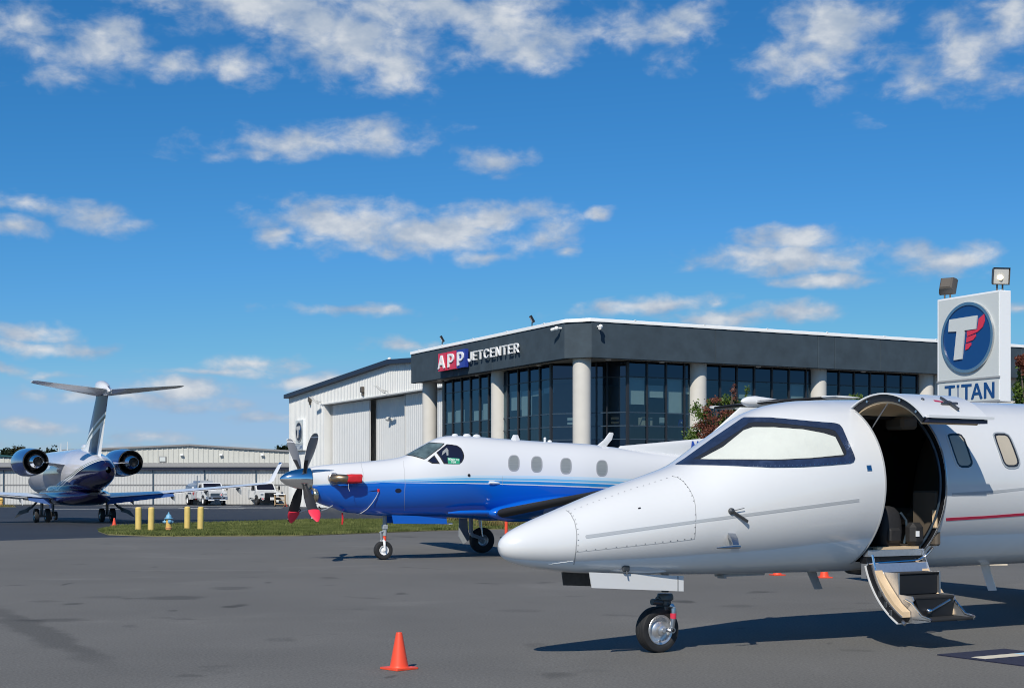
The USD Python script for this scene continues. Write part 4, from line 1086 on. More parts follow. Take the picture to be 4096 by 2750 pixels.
part(ud, 'door_handle', mb, 'dark_metal', smooth=False)
mb = MB(); mb.prism([(-.16, .05), (-.05, .03), (-.045, .055), (-.155, .08)], .001, .004, HB); part(ud, 'arrow_decal', mb, 'stripe_red', smooth=False)
mb = MB(); mb.rev([(0, .02), (.008, .016)], HB([(-.30, .09, 0)])[0], HB([(0, 0, 1)])[0] - HB([(0, 0, 0)])[0], 12); part(ud, 'bolt', mb, 'dark_metal')
mb = MB(); q = ring(.70)[11]; mb.cyl((D0 + .06, q[0], q[1]), (D0 + .02, -.64, 2.18), .008, n=6); part(ud, 'gas_strut', mb, 'steel')
for k_ in (5, 16, 22):
    q = ring(.752)[k_]; mb = MB(); mb.rev([(0, .016), (-.012, .014)], (D0 + .014, *q), (1, 0, 0), 10); part(ud, 'latch_pin', mb, 'steel')

# lower half, swung down, with the steps
lc, b0_, b1_ = arc_between((-.635, .83), (-1.09, .255), .95)
# belly side of the arc: centre up and inwards
pm, qm = np.array((-.640, .835)), np.array((-1.10, .262)); d_ = qm - pm; L_ = np.linalg.norm(d_); nn = np.array([-d_[1], d_[0]]) / L_
if nn @ np.array([-1, 1]) < 0: nn = -nn
lc = (pm + qm) / 2 + nn * math.sqrt(.95 ** 2 - L_ ** 2 / 4)
b0_, b1_ = math.atan2(*(pm - lc)[::-1]), math.atan2(*(qm - lc)[::-1])
if abs(b1_ - b0_) > math.pi: b1_ += 2 * math.pi * (1 if b0_ > b1_ else -1)
lang = np.linspace(b0_, b1_, 18)
lring = lambda r: np.column_stack([lc[0] + r * np.cos(lang), lc[1] + r * np.sin(lang)])
ld = part(jet, 'lower_door', shell(.955, .94, D0, D1, lring), 'white_paint', smooth=40)
part(ld, 'door_core', shell(.939, .875, D0 + .012, D1 - .012, lring), 'black_plastic', smooth=40)
part(ld, 'door_lining', shell(.874, .86, D0 + .03, D1 - .03, lring), 'alloy', smooth=40)
for x in (D0 + .035, D1 - .14):
    sec = [(-.655, .86), (-.70, .86), (-.80, .72), (-.90, .60), (-1.03, .46), (-1.14, .385), (-1.145, .33), (-1.10, .325), (-1.0, .33), (-.90, .43), (-.79, .58), (-.70, .73)]
    mb = MB(); mb.prism(Polygon(sec), 0, .105, frame((x, 0, 0), (0, 1, 0), (0, 0, 1), (1, 0, 0))); part(ld, 'side_trim', mb, 'cream_leather', smooth=False)
SX0, SX1 = D0 + .15, D1 - .12
st = MB(); st.box((SX0 + .03, -.955, .535), (SX1, -.70, .755), bev=.012); part(ld, 'upper_step', st, 'black_plastic')
st = MB(); st.box((SX0 + .03, -1.17, .505), (SX1 + .02, -.93, .535), bev=.008); part(ld, 'step_tread', st, 'black_rubber')
st = MB(); st.box((SX0 + .03, -.97, .752), (SX1, -.72, .768), bev=.005); part(ld, 'step_tread', st, 'black_rubber')
for x in (SX0, SX1):
    mb = MB(); mb.prism(Polygon([(-.72, .77), (-.965, .77), (-.98, .55), (-1.16, .54), (-1.18, .50), (-1.05, .36), (-.86, .50)]), 0, .012, frame((x, 0, 0), (0, 1, 0), (0, 0, 1), (1, 0, 0))); part(ld, 'step_bracket', mb, 'alloy', smooth=False)
    mb = MB(); mb.tube([(x + .006, -.968, .775), (x + .006, -.972, .535)], .011, 6); part(ld, 'step_edge', mb, 'steel')
st = MB(); st.prism(Polygon([(SX0 + .05, .51), (SX1 + .02, .51), (SX1 - .02, .30), (SX0 + .14, .30)]), 0, .18, frame((0, -1.16, 0), (1, 0, 0), (0, 0, 1), (0, 1, 0))); part(ld, 'lower_step', st, 'black_plastic', smooth=False)
st = MB(); st.box((SX0 + .0, -1.40, .295), (SX1 + .06, -1.16, .322), bev=.008); part(ld, 'foot_tread', st, 'black_rubber')
for x in (SX0 + .0, SX1 + .03):
    mb = MB(); mb.prism(Polygon([(-1.03, .50), (-1.10, .50), (-1.28, .345), (-1.40, .33), (-1.40, .30), (-1.20, .265), (-1.08, .28)]), 0, .014, frame((x, 0, 0), (0, 1, 0), (0, 0, 1), (1, 0, 0))); part(ld, 'foot_bracket', mb, 'alloy', smooth=False)
    mb = MB(); mb.tube([(x + .007, -1.07, .505), (x + .007, -1.15, .475), (x + .007, -1.29, .35), (x + .007, -1.41, .325)], .014, 8); part(ld, 'tube_rail', mb, 'chrome')
mb = MB(); mb.tube([(SX0 + .2, -1.17, .36), (SX1 - .06, -1.165, .49)], .014, 8); part(ld, 'folding_strut', mb, 'steel')
mb = MB(); mb.sphere((SX0 + .22, -1.18, .385), .03); part(ld, 'pivot', mb, 'chrome')
mb = MB(); mb.cyl((D0 + .05, -.70, .95), (D0 + .06, -.76, .69), .014, n=8); part(ld, 'gas_strut', mb, 'chrome')
mb = MB(); mb.cyl((D0 + .06, -1.06, .33), (D0 + .06, -1.15, .26), .02, n=8); part(ld, 'latch_rod', mb, 'steel')
for q in ((-.85, .55), (-.93, .45), (-1.0, .37)):
    mb = MB(); mb.box((D0 - .0, q[0] - .022, q[1] - .03), (D0 + .02, q[0] + .022, q[1] + .03), bev=.006); part(ld, 'latch', mb, 'dark_metal')
for y in (-.66, -.83):
    mb = MB(); mb.cyl((D1 - .05, -.665, 1.0), (D1 - .04, -.80, .70), .005, n=6)
part(ld, 'cable', mb, 'steel')

# cockpit window: polished metal frame tinted with reflected sky blue, dark seal, pale shade behind glass
U = lambda *q: [(2700 + x / 2.92, 1530 + y / 2.92) for x, y in q]
outer = Polygon(JET.hits(U((6, 958), (120, 886), (430, 662), (610, 541), (780, 425), (810, 410), (1100, 412), (1400, 437), (1650, 460), (1860, 476), (1915, 492), (1950, 530), (2020, 690), (2085, 840), (2098, 885), (2080, 925), (2040, 942), (1800, 962), (1500, 982), (1150, 990), (900, 980), (600, 968), (300, 962))))
inner = Polygon(JET.hits(U((205, 900), (260, 870), (520, 720), (760, 560), (860, 478), (930, 466), (1150, 472), (1500, 510), (1800, 545), (1870, 570), (1915, 640), (1995, 800), (1995, 840), (1960, 868), (1600, 892), (1200, 912), (800, 910), (400, 905))))
shade = Polygon(JET.hits(U((290, 893), (560, 750), (800, 556), (905, 520), (1150, 520), (1500, 545), (1740, 590), (1870, 632), (1925, 740), (1970, 842), (1600, 878), (1200, 898), (800, 897), (400, 897))))
part(jet, 'window_frame', JET.patch(outer.difference(inner), .010, .012, .04), 'sky_tinted_metal', smooth=40)
part(jet, 'window_seal', JET.patch(inner.buffer(.004).difference(shade), .006, .01, .03), 'black_rubber', smooth=40)
part(jet, 'sunshade', JET.patch(shade.buffer(.006), .002, 0, .05), 'sunshade', smooth=60)
pane('cockpit_glass', (.96, .97, .96), .05)
part(jet, 'window_glass', JET.patch(inner.buffer(-.004), .0085, 0, .05), 'cockpit_glass', smooth=60)
mb = MB()
for a, b, n in (((1210, 430), (1860, 485), 14), ((860, 975), (2030, 930), 24), ((1960, 560), (2070, 830), 8)):
    for i in range(n):
        t, th = JET.hit(*U((a[0] + (b[0] - a[0]) * i / (n - 1), a[1] + (b[1] - a[1]) * i / (n - 1) + (14 if b[1] < a[1] else 0) * math.sin(math.pi * i / (n - 1))))[0])
        mb.add(*JET.patch(Point(t, th).buffer(.006, quad_segs=2), .0112, 0, .1).get())
part(jet, 'frame_screws', mb, 'steel', smooth=False, kind='stuff')

# cabin windows
X3 = lambda *q: [(3380 + x / 3.1355, 1500 + y / 3.1355) for x, y in q]
wins = [((1262, 745), (1285, 722), (1330, 714), (1420, 718), (1470, 742), (1515, 800), (1560, 920), (1612, 1080), (1612, 1120), (1590, 1160), (1545, 1180), (1460, 1180), (1420, 1160), (1385, 1110), (1340, 980), (1300, 860)),
        ((1848, 745), (1865, 722), (1900, 715), (1990, 717), (2050, 745), (2090, 800), (2140, 920), (2190, 1060), (2195, 1110), (2175, 1155), (2130, 1172), (2050, 1172), (2005, 1150), (1970, 1100), (1920, 960), (1880, 850))]
for q in wins:
    o = Polygon(JET.hits(X3(*q), 8)); i1 = o.buffer(-.018); i2 = o.buffer(-.045)
    fr = part(jet, 'cabin_window', JET.patch(o.difference(i1), .006, .008, .03), 'white_paint' if q is wins[0] else 'grey_gear', smooth=40)
    part(fr, 'seal', JET.patch(i1.difference(i2), .003, .01, .03), 'black_rubber', smooth=40)
    part(fr, 'blind', JET.patch(i2.buffer(.004), .0015, 0, .04), 'shade_tan', smooth=60)
    part(fr, 'glass', JET.patch(i1, .0045, 0, .04), 'cockpit_glass', smooth=60)
# two more further aft, outside the picture's right edge
for dx in (2.0, 2.9):
    o = Polygon([(5.75 + dx + .13 * math.cos(a), .18 + .19 * math.sin(a)) for a in np.linspace(0, 2 * math.pi, 20)])
    fr = part(jet, 'cabin_window', JET.patch(o, .004, .006, .04), 'grey_gear', smooth=40)

# painted stripes
Q1 = lambda *q: [(1990 + x / 2.92, 1900 + y / 2.92) for x, y in q]
st_px = Q1((1022, 712), (1034, 695), (2340, 517)) + [(3437 - .5, 1992.5), (3437 - .5, 2005)] + Q1((2340, 553), (1060, 733), (1034, 733))
part(jet, 'grey_stripe', JET.patch(Polygon(JET.hits(st_px, 16)), .0022, .004, .05), 'stripe_grey', smooth=60)
aft = [(3807.5, 1970.5), (3948, 1962), (4096, 1948), (4096, 1958), (3948, 1974), (3809, 1982)]
o = Polygon(JET.hits(aft, 16)); x1, x2 = JET.hit(4095, 1949), JET.hit(4095, 1957)
o = o.union(Polygon([x1, (9.0, x1[1] + .11), (9.0, x1[1] + .09), x2]).buffer(.002)); part(jet, 'grey_stripe', JET.patch(o, .0022, .004, .06), 'stripe_grey', smooth=60)
o = Polygon(JET.hits([(3784, 2070), (3950, 2061), (4095, 2050), (4095, 2060.5), (3950, 2071), (3784, 2082)], 16)); x1, x2 = JET.hit(4095, 2050.5), JET.hit(4095, 2060)
o = o.union(Polygon([x1, (9.0, x1[1] + .07), (9.0, x1[1] + .045), x2]).buffer(.002)); part(jet, 'red_stripe', JET.patch(o, .0022, .004, .06), 'stripe_red', smooth=60)
# maker's plate near the doorway
o = Polygon(JET.hits([(3465, 1860), (3484, 1859), (3488, 1882.5), (3469, 1883)], 6))
pl = part(jet, 'emblem_plate', JET.patch(o, .004, .006, .03), 'steel', smooth=False)
part(pl, 'emblem', JET.patch(o.buffer(-.011), .006, .003, .03), 'sign_blue', smooth=False)

# radome seam, access panel seams and screws
seam = JET.hits(Q1((800, 408), (850, 445), (900, 540), (922, 650), (925, 740), (918, 830), (912, 895), (900, 975), (890, 1040)), 12, False)
part(jet, 'radome_seam', JET.line(seam, .008, .0016), 'seam_grey', smooth=60)
pan = Q1((912, 895), (1300, 855), (1700, 812), (2050, 775), (2300, 742), (2312, 640), (2318, 480), (2310, 350), (2290, 260), (2240, 160), (2170, 70), (2100, 25), (2040, 10))
part(jet, 'panel_seam', JET.line(JET.hits(pan, 14, False), .006, .0015), 'seam_grey', smooth=60)
edge = JET.hits(Q1((60, 985), (200, 1030), (420, 1052), (640, 1030), (880, 998)), 14, False)[4:]
part(jet, 'nose_strip', JET.line(edge[8:], .009, .003), 'white_trim', smooth=60)
screws = [(833, 415), (861, 440), (884, 473), (907, 518), (921, 566), (936, 628), (941, 689), (943, 755), (939, 817), (934, 880), (1035, 868), (1143, 858), (1265, 845), (1387, 833), (1508, 820), (1616, 808), (1724, 796), (1840, 782), (1929, 773), (2020, 763), (2101, 754), (2184, 743), (2262, 735), (2300, 676), (2306, 604), (2309, 530), (2310, 458),
          (2290, 298), (2270, 238), (2248, 185), (2220, 140), (2194, 105), (2168, 70), (2135, 42), (2106, 20), (2045, 12), (1978, 34), (1910, 55), (1840, 77), (1773, 100), (1705, 122), (1632, 140), (1558, 167), (1484, 190), (1412, 215), (1338, 242), (1262, 267), (1187, 293), (1118, 318), (1048, 343), (977, 370), (905, 394)]
mb = MB()
for q in screws:
    t, th = JET.hit(*Q1(q)[0]); mb.add(*JET.patch(Point(t, th).buffer(.0075, quad_segs=3), .003, 0, .1).get())
part(jet, 'panel_screws', mb, 'rivet_grey', smooth=False, kind='stuff')
t, th = JET.hit(*Q1((1657, 383))[0]); part(jet, 'static_port', JET.patch(Point(t, th).buffer(.016), .003, 0, .1), 'black_plastic', smooth=False)


def on_skin(px, py, off=0.0):
    t, th = JET.hit(px, py); return JET.P(t, th, off)


# vane and probe
p = on_skin(2925, 2043); n = JET.P(*JET.hit(2925, 2043), .05) - p; n /= np.linalg.norm(n)
mb = MB(); mb.rev([(0, .034), (.02, .03), (.028, .012)], p, n, 16); mb.cyl(p + n * .02, on_skin(2972, 2031, .03), .004, n=6)
q = on_skin(2983, 2080, .035); d = (q - p); mb.loft([p + n * .02 + np.array([(0, 0, -.016), (.012, 0, .012), (.004, -.012, .0)]), q + np.array([(0, 0, -.02), (.014, 0, .008), (.004, -.01, 0)])]); part(jet, 'vane', mb, 'dark_metal')
p = on_skin(2925, 2140); n = JET.P(*JET.hit(2925, 2140), .05) - p; n /= np.linalg.norm(n)
mb = MB(); a = p + n * .14
mb.loft([p + np.array([(-.045, 0, .028), (.045, 0, .03), (.045, 0, -.01), (-.045, 0, -.014)]), p + n * .08 + np.array([(-.05, 0, -.0), (.035, 0, .0), (.035, 0, -.03), (-.05, 0, -.032)]), a + np.array([(-.06, 0, -.05), (.01, 0, -.05), (.01, 0, -.066), (-.06, 0, -.066)])])
mb.tube([a + np.array([.02, 0, -.058]), a + np.array([-.05, 0, -.058]), a + np.array([-.17, -.0, -.062]), a + np.array([-.27, 0, -.064])], [.016, .018, .014, .007], 8); part(jet, 'air_probe', mb, 'steel')

# belly: nose gear fairing, doors, aerials, beacon
def bulge(x0, x1, w, drop, y0=0.0, n=13, m=12):
    xs = np.linspace(x0, x1, n); rings = []
    for i, x in enumerate(xs):
        k = math.sin(math.pi * min(1, max(0, i / (n - 1)))) ** .45
        zb = float(JET.zb(x)); rings.append(np.array([(x, y0 + w * k * math.cos(a), zb + .09 - (drop + .09) * k * max(0, math.sin(a)) ** .55 if math.sin(a) > 0 else zb + .12) for a in np.linspace(0, 2 * math.pi, m * 2, endpoint=False)]))
    mb = MB(); mb.loft(rings); return mb


part(jet, 'gear_fairing', bulge(.92, 2.05, .30, .005), 'white_paint', smooth=50)
mb = MB(); mb.prism(Polygon([(.85, .845), (1.98, .775), (1.98, .622), (.88, .695)]), 0, .014, frame((0, -.26, 0), (1, 0, 0), (0, 0, 1), (0, 1, 0))); gd = part(jet, 'gear_door', mb, 'white_paint', smooth=False)
mb = MB(); mb.prism(Polygon([(1.90, .778), (1.915, .777), (1.915, .625), (1.90, .626)]), -.003, .0, frame((0, -.26, 0), (1, 0, 0), (0, 0, 1), (0, 1, 0))); part(gd, 'door_seam', mb, 'seam_grey', smooth=False)
mb = MB(); mb.prism(Polygon([(.86, .83), (1.95, .775), (1.95, .63), (.88, .69)]), 0, .014, frame((0, .24, 0), (1, 0, 0), (0, 0, 1), (0, 1, 0))); part(jet, 'gear_door', mb, 'dark_metal', smooth=False)
p = on_skin(1990 + 1500 / 2.92, 1900 + 1068 / 2.92); mb = MB(); mb.box(p + (-.045, -.02, -.045), p + (.04, .01, .035), bev=.012); mb.cyl(p + (.0, -.01, -.04), p + (0, -.02, -.075), .008, n=6); part(jet, 'drain_mast', mb, 'dark_metal')
# nose wheel
hub = np.array([1.80, .0, .228]); WR = .228
mb = MB(); mb.cyl((1.945, 0, .83), (1.945, 0, .60), .038); mb.rev([(0, .075), (.025, .085), (.06, .085), (.075, .06), (.14, .06), (.17, .05)], (1.945, 0, .585), (0, 0, -1), 16)
mb.cyl((1.845, 0, .52), (1.945, 0, .51), .04); mb.cyl((1.765, -.02, .51), (1.885, -.02, .50), .032); mb.box((1.885, -.08, .42), (1.975, .08, .47), bev=.01)
ng = part(jet, 'nose_gear', mb, 'dark_metal')
for s in (-1, 1):
    mb = MB(); y = s * .095
    mb.tube([(1.945, s * .03, .435), (1.950, s * .06, .462), (1.955, s * .10, .465), (1.957, s * .118, .44), (1.957, s * .122, .40), (1.950, s * .122, .33), (1.940, s * .120, .24), (1.938, s * .118, .215)], [.026, .028, .030, .031, .031, .028, .025, .024], 12)
    mb.cyl((1.938, s * .10, .226), (1.938, s * .145, .226), .030, n=14); part(ng, 'fork', mb, 'steel')
mb = MB(); mb.rev([(0, .0322), (.055, .0318)], (1.955, -.122, .395), (-.005, 0, -1), 14, caps=False); part(ng, 'red_placard', mb, 'sign_red')
mb = MB(); mb.rev([(0, .018), (.004, .014)], (1.938, -.146, .226), (0, -1, 0), 14); part(ng, 'axle_hole', mb, 'black_plastic')
mb = MB(); mb.cyl((1.845, -.12, .228), (1.845, .12, .228), .022); mb.rev([(0, .05), (-.02, .045), (-.03, .02)], (1.845, -.075, .228), (0, 1, 0), 16); part(ng, 'axle', mb, 'alloy')
mb = MB(); mb.tube([(1.938, -.09, .226), (1.845, -.09, .228)], .02, 8); part(ng, 'trail_arm', mb, 'steel')
wheel(ng, (1.845, 0, .228), (0, 1, 0), .228, .15, .148)
mb = MB(); mb.cyl((1.820, -.085, .12), (1.820, -.075, .12), .016, n=6); part(ng, 'valve', mb, 'steel')
# aerials and lamps below and above
for (x, z, h_, c0, c1, rake, m) in ((3.90, .79, .235, .15, .12, .12, 'grey_gear'), (6.62, .80, .36, .17, .15, .15, 'white_paint')):
    mb = MB(); f_ = lambda x0, c, w, zz: np.array([(x0 - c / 2, 0, zz), (x0 - c * .25, -w, zz), (x0 + c * .3, -w * .8, zz), (x0 + c / 2, 0, zz), (x0 + c * .3, w * .8, zz), (x0 - c * .25, w, zz)])
    mb.loft([f_(x, c0, .014, z), f_(x + rake * .35, c0 * .85, .012, z - h_ * .4), f_(x + rake, c1, .008, z - h_)]); part(jet, 'blade_aerial', mb, m)
mb = MB(); mb.loft([np.array([(4.55 + .22 * r * math.cos(a), .16 * r * math.sin(a) - .1, z) for a in np.linspace(0, 2 * math.pi, 20, endpoint=False)]) for r, z in ((1, .78), (.95, .74), (.75, .715), (.3, .702))]); part(jet, 'belly_light', mb, 'dark_metal', smooth=60)
mb = MB(); mb.box((2.62, -.08, .735), (3.2, .06, .775), bev=.01); mb.box((2.62, -.1, .72), (2.66, .0, .76)); part(jet, 'belly_hatch', mb, 'grey_gear')
mb = MB()
rr = [np.array([(x + c * math.cos(a) * .5, w * math.sin(a), z) for a in np.linspace(0, 2 * math.pi, 14, endpoint=False)]) for x, c, w, z in ((3.95, .34, .03, 2.58), (4.0, .24, .022, 2.62))]
# the rest of the aircraft beyond the right edge: fuselage tail, wing, main gear
TAIL = Fuselage([(12.5, 2.66), (14, 2.66), (16, 2.58), (17.5, 2.45)], [(12.5, .76), (13.5, .95), (15.5, 1.6), (17.5, 2.1)], [(12.5, .955), (14, .85), (16, .5), (17.5, .12)], JP, mid=[(12.5, 1.7), (15, 2.0), (17.5, 2.3)])
part(jet, 'tail_cone', TAIL.grid(np.linspace(12.5, 17.5, 20), base), 'white_paint', smooth=50)


def foil(le, te, z0, z1, tk=.12, n=10):
    """ring of one wing section between leading and trailing edge points"""
    s = (1 - np.cos(np.linspace(0, math.pi, n))) / 2
    y = 5 * tk * (.2969 * np.sqrt(s) - .126 * s - .3516 * s ** 2 + .2843 * s ** 3 - .1036 * s ** 4)
    le, te = np.array(le, float), np.array(te, float); d = te - le; c = np.linalg.norm(d)
    up = np.array(z0, float)
    top = le + d * s[:, None] + up * (c * y)[:, None]; bot = le + d * s[:, None] - up * (c * y)[:, None]
    return np.vstack([top, bot[::-1][1:-1]])


for s in (-1, 1):
    mb = MB(); mb.loft([foil((8.6, s * .3, .88), (11.6, s * .3, .88), (0, 0, 1), 0), foil((9.7, s * 3.4, 1.02), (11.5, s * 3.4, 1.02), (0, 0, 1), 0, .11), foil((11.0, s * 7.0, 1.2), (12.0, s * 7.0, 1.2), (0, 0, 1), 0, .1)]); part(jet, 'wing', mb, 'white_paint', smooth=40)
    mb = MB(); mb.rev([(0, .30), (.15, .40), (.8, .46), (1.8, .42), (2.6, .30)], (11.6, s * 1.45, 2.35), (1, 0, 0), 24); part(jet, 'engine_nacelle', mb, 'white_paint', smooth=40)
    mb = MB(); mb.cyl((10.3, s * 1.3, .9), (10.3, s * 1.3, .25), .06); mg = part(jet, 'main_gear', mb, 'dark_metal')
    for k in (-.13, .13):
        wheel(mg, (10.3, s * 1.3 + k, .24), (0, 1, 0), .24, .14, .13)
mb = MB(); mb.loft([foil((13.6, 0, 2.6), (16.9, 0, 2.5), (0, 1, 0), 0, .09), foil((16.0, 0, 4.6), (17.9, 0, 4.6), (0, 1, 0), 0, .08)]); part(jet, 'fin', mb, 'white_paint', smooth=40)
mb = MB(); mb.loft([foil((16.2, -2.4, 4.62), (17.2, -2.4, 4.62), (0, 0, 1), 0, .08), foil((15.9, 0, 4.6), (17.7, 0, 4.6), (0, 0, 1), 0, .09), foil((16.2, 2.4, 4.62), (17.2, 2.4, 4.62), (0, 0, 1), 0, .08)]); part(jet, 'tailplane', mb, 'white_paint', smooth=40)

# bags in the doorway
bx = JP.world(4.60, -.42)
t = thing('black_backpack', 'black backpack standing just inside the open jet door', 'backpack', (bx[0], bx[1], 1.022), JP.deg)
mb = MB()
rings = [np.array([(.15 * w * np.sign(math.cos(a)) * abs(math.cos(a)) ** .6 + .02 * z, .12 * d * np.sign(math.sin(a)) * abs(math.sin(a)) ** .6, z) for a in np.linspace(0, 2 * math.pi, 24, endpoint=False)]) for z, w, d in ((0, .8, .8), (.03, 1, 1), (.16, 1.08, 1.1), (.28, 1.0, 1.0), (.37, .82, .85), (.42, .5, .55), (.435, .15, .2))]
mb.loft(rings); part(t, 'pack', mb, 'bag_black', smooth=50)
mb = MB(); mb.box((-.10, -.155, .04), (.09, -.10, .2), bev=.03); part(t, 'pocket', mb, 'bag_black')
mb = MB(); mb.tube([(.12, -.10, .36), (.20, -.10, .28), (.22, -.10, .16), (.17, -.10, .03)], .014, 6); part(t, 'strap', mb, 'mullion_blue')
bx = JP.world(D1 - .10, -.60)
t = thing('black_bag', 'small black bag with white tag at the aft end of the door sill', 'bag', (bx[0], bx[1], 1.03), JP.deg)
mb = MB(); mb.box((-.10, -.08, 0), (.10, .08, .25), bev=.05); part(t, 'pouch', mb, 'bag_black')
mb = MB(); mb.box((-.06, -.085, .10), (-.01, -.079, .16)); part(t, 'tag', mb, 'tag_white', smooth=False)

# ------------------------------------------------------------------ blue and white propeller plane
PP = Plan(-5.1868, 32.32, 25.8)
TUR = Fuselage(
    [(.70, 2.118), (.8, 2.138), (1.10, 2.178), (1.53, 2.218), (2.13, 2.268), (2.66, 2.328), (2.91, 2.375), (3.04, 2.42), (3.30, 2.571), (3.62, 2.741), (3.785, 2.815), (4.01, 2.870), (4.28, 2.886), (4.61, 2.878), (5.44, 2.832), (6.85, 2.768), (7.74, 2.738), (8.3, 2.69), (9.77, 2.55), (12, 2.42), (14.0, 2.36)],
    [(.70, 1.60), (.75, 1.45), (.86, 1.33), (1.0, 1.27), (1.28, 1.185), (1.45, 1.11), (1.8, 1.062), (2.34, 1.007), (3.3, .978), (3.98, .955), (4.44, .94), (5.28, .90), (6.5, .88), (7.5, .92), (9, 1.15), (11, 1.6), (13, 2.05), (14.0, 2.22)],
    [(.70, .255), (.8, .285), (1.0, .34), (1.5, .43), (2.0, .50), (2.6, .57), (3.2, .65), (3.8, .73), (4.3, .77), (7.2, .78), (8.5, .66), (10, .46), (12, .24), (14.0, .06)],
    PP, mid=[(.70, 1.86), (1.2, 1.74), (2.0, 1.68), (3.0, 1.68), (4.3, 1.80), (7.5, 1.80), (10, 1.95), (14, 2.3)])

# livery: blue below, white above, a fan of pale stripes between, widening towards the tail
tt = np.linspace(0, 14, 57)
zb_ = np.interp(tt, [.75, 2.2, 4.2, 5.2, 6.3, 7.6, 9, 14], [1.70, 1.775, 1.752, 1.73, 1.70, 1.655, 1.6, 1.5])
wd_ = np.interp(tt, [.75, 2.2, 4.2, 6.3, 9], [.03, .055, .19, .24, .27])
BLUE, WHT = (.002, .105, .52), (.66, .67, .69)
usdkit.material(stage, '/World/Looks/livery_blue', {
    'tc': ('texture_coordinate', {}), 'x': ('separate_xyz', {}), 't': ('math', {'math_type': 'divide', 'value2': 14.0}),
    'zb': ('rgb_ramp', {'ramp': [(t / 14, (z - 1.0,) * 3) for t, z in zip(tt, zb_)]}), 'wd': ('rgb_ramp', {'ramp': [(t / 14, (w,) * 3) for t, w in zip(tt, wd_)]}),
    'd': ('math', {'math_type': 'subtract'}), 'd1': ('math', {'math_type': 'subtract', 'value2': 1.0}), 's': ('math', {'math_type': 'divide'}), 's2': ('math', {'math_type': 'multiply_add', 'value2': .5, 'value3': .25}),
    'c': ('rgb_ramp', {'ramp': [(0, BLUE), (.248, BLUE), (.252, WHT), (.30, WHT), (.305, (.0, .20, .56)), (.45, (.02, .25, .60)), (.455, WHT), (.49, WHT), (.495, (.14, .42, .68)), (.61, (.19, .46, .70)), (.615, WHT), (.64, WHT), (.645, (.42, .60, .74)), (.74, (.52, .66, .77)), (.76, WHT), (1, WHT)]}),
    'p': ('principled_bsdf', {'roughness': .2, 'coat_weight': .7, 'coat_roughness': .03})},
    [('tc.object', 'x.vector'), ('x.x', 't.value1'), ('t.value', 'zb.fac'), ('t.value', 'wd.fac'), ('x.z', 'd1.value1'), ('d1.value', 'd.value1'), ('zb.color', 'd.value2'), ('d.value', 's.value1'), ('wd.color', 's.value2'), ('s.value', 's2.value1'), ('s2.value', 'c.fac'), ('c.color', 'p.base_color')], surface='p.BSDF')
mat('paint_blue', BLUE, .2, coat=.7)
mat('paint_registration', (.02, .07, .40), .3, coat=.4)
mat('dark_glass', (.012, .013, .028), .04, spec=.8)
mat('screen_glass', (.085, .125, .135), .05, var=.5, vs=5, spec=.9)
mat('window_blind_grey', (.26, .275, .28), .35, var=.1, vs=2.5, sq=(1, 1, 14))
mat('window_rim_grey', (.30, .31, .33), .35)
mat('blade_metal', (.20, .205, .215), .40, metal=.15, var=.05, vs=6)
mat('blade_black', (.018, .019, .022), .45)
mat('exhaust_metal', (.38, .27, .17), .32, metal=.9, var=.25, vs=9)
mat('brass_rim', (.60, .52, .38), .25, metal=.9, var=.1, vs=8)
mat('placard_green', (.015, .30, .16), .5)

tp = thing('propeller_plane', 'blue and white single-propeller plane with red covers parked behind the white jet', 'airplane', (*PP.o, 0), PP.deg)
t_ = np.unique(np.concatenate([[.70, .72, .75, .8, .86, .93], np.arange(1.0, 14.0, .12), [14.0]]))
part(tp, 'fuselage', TUR.grid(t_, base), 'livery_blue', smooth=50)
mb = MB(); mb.loft([TUR.P(.70, base, 0.0), np.array([(.69, 0, 1.80)] * len(base)) + (TUR.P(.70, base) - np.array([.70, 0, 1.80])) * .6], caps=True); part(tp, 'nose_bowl', mb, 'white_paint', smooth=40)
AX = np.array([0, 0, 1.855])
mb = MB(); mb.rev([(0, .001), (.006, .022), (.03, .052), (.104, .112), (.18, .152), (.26, .183), (.37, .212), (.49, .232), (.60, .245), (.685, .25), (.69, .23)], AX, (1, 0, 0), 48); sp = part(tp, 'spinner', mb, 'chrome', smooth=60)
# chin air inlet
el = np.linspace(0, 2 * math.pi, 36, endpoint=False)
mb = MB()
for j in range(12):
    pass
rings = []
for a in np.linspace(0, 2 * math.pi, 12, endpoint=False):
    rings.append(np.column_stack([.755 + .06 * np.cos(a) + .06 * (1.5 - (1.50 + .17 * np.sin(el))), (.30 + .035 * math.sin(a)) * np.cos(el), 1.50 + (.165 + .035 * math.sin(a)) * np.sin(el)]))
mb.loft(rings + [rings[0]], caps=False); part(tp, 'inlet_rim', mb, 'brass_rim', smooth=60)
mb = MB(); mb.loft([np.column_stack([np.full(36, .735), .285 * np.cos(el), 1.50 + .15 * np.sin(el)]), np.column_stack([np.full(36, .80), .27 * np.cos(el), 1.50 + .14 * np.sin(el)])]); part(tp, 'inlet_duct', mb, 'black_plastic', smooth=False)
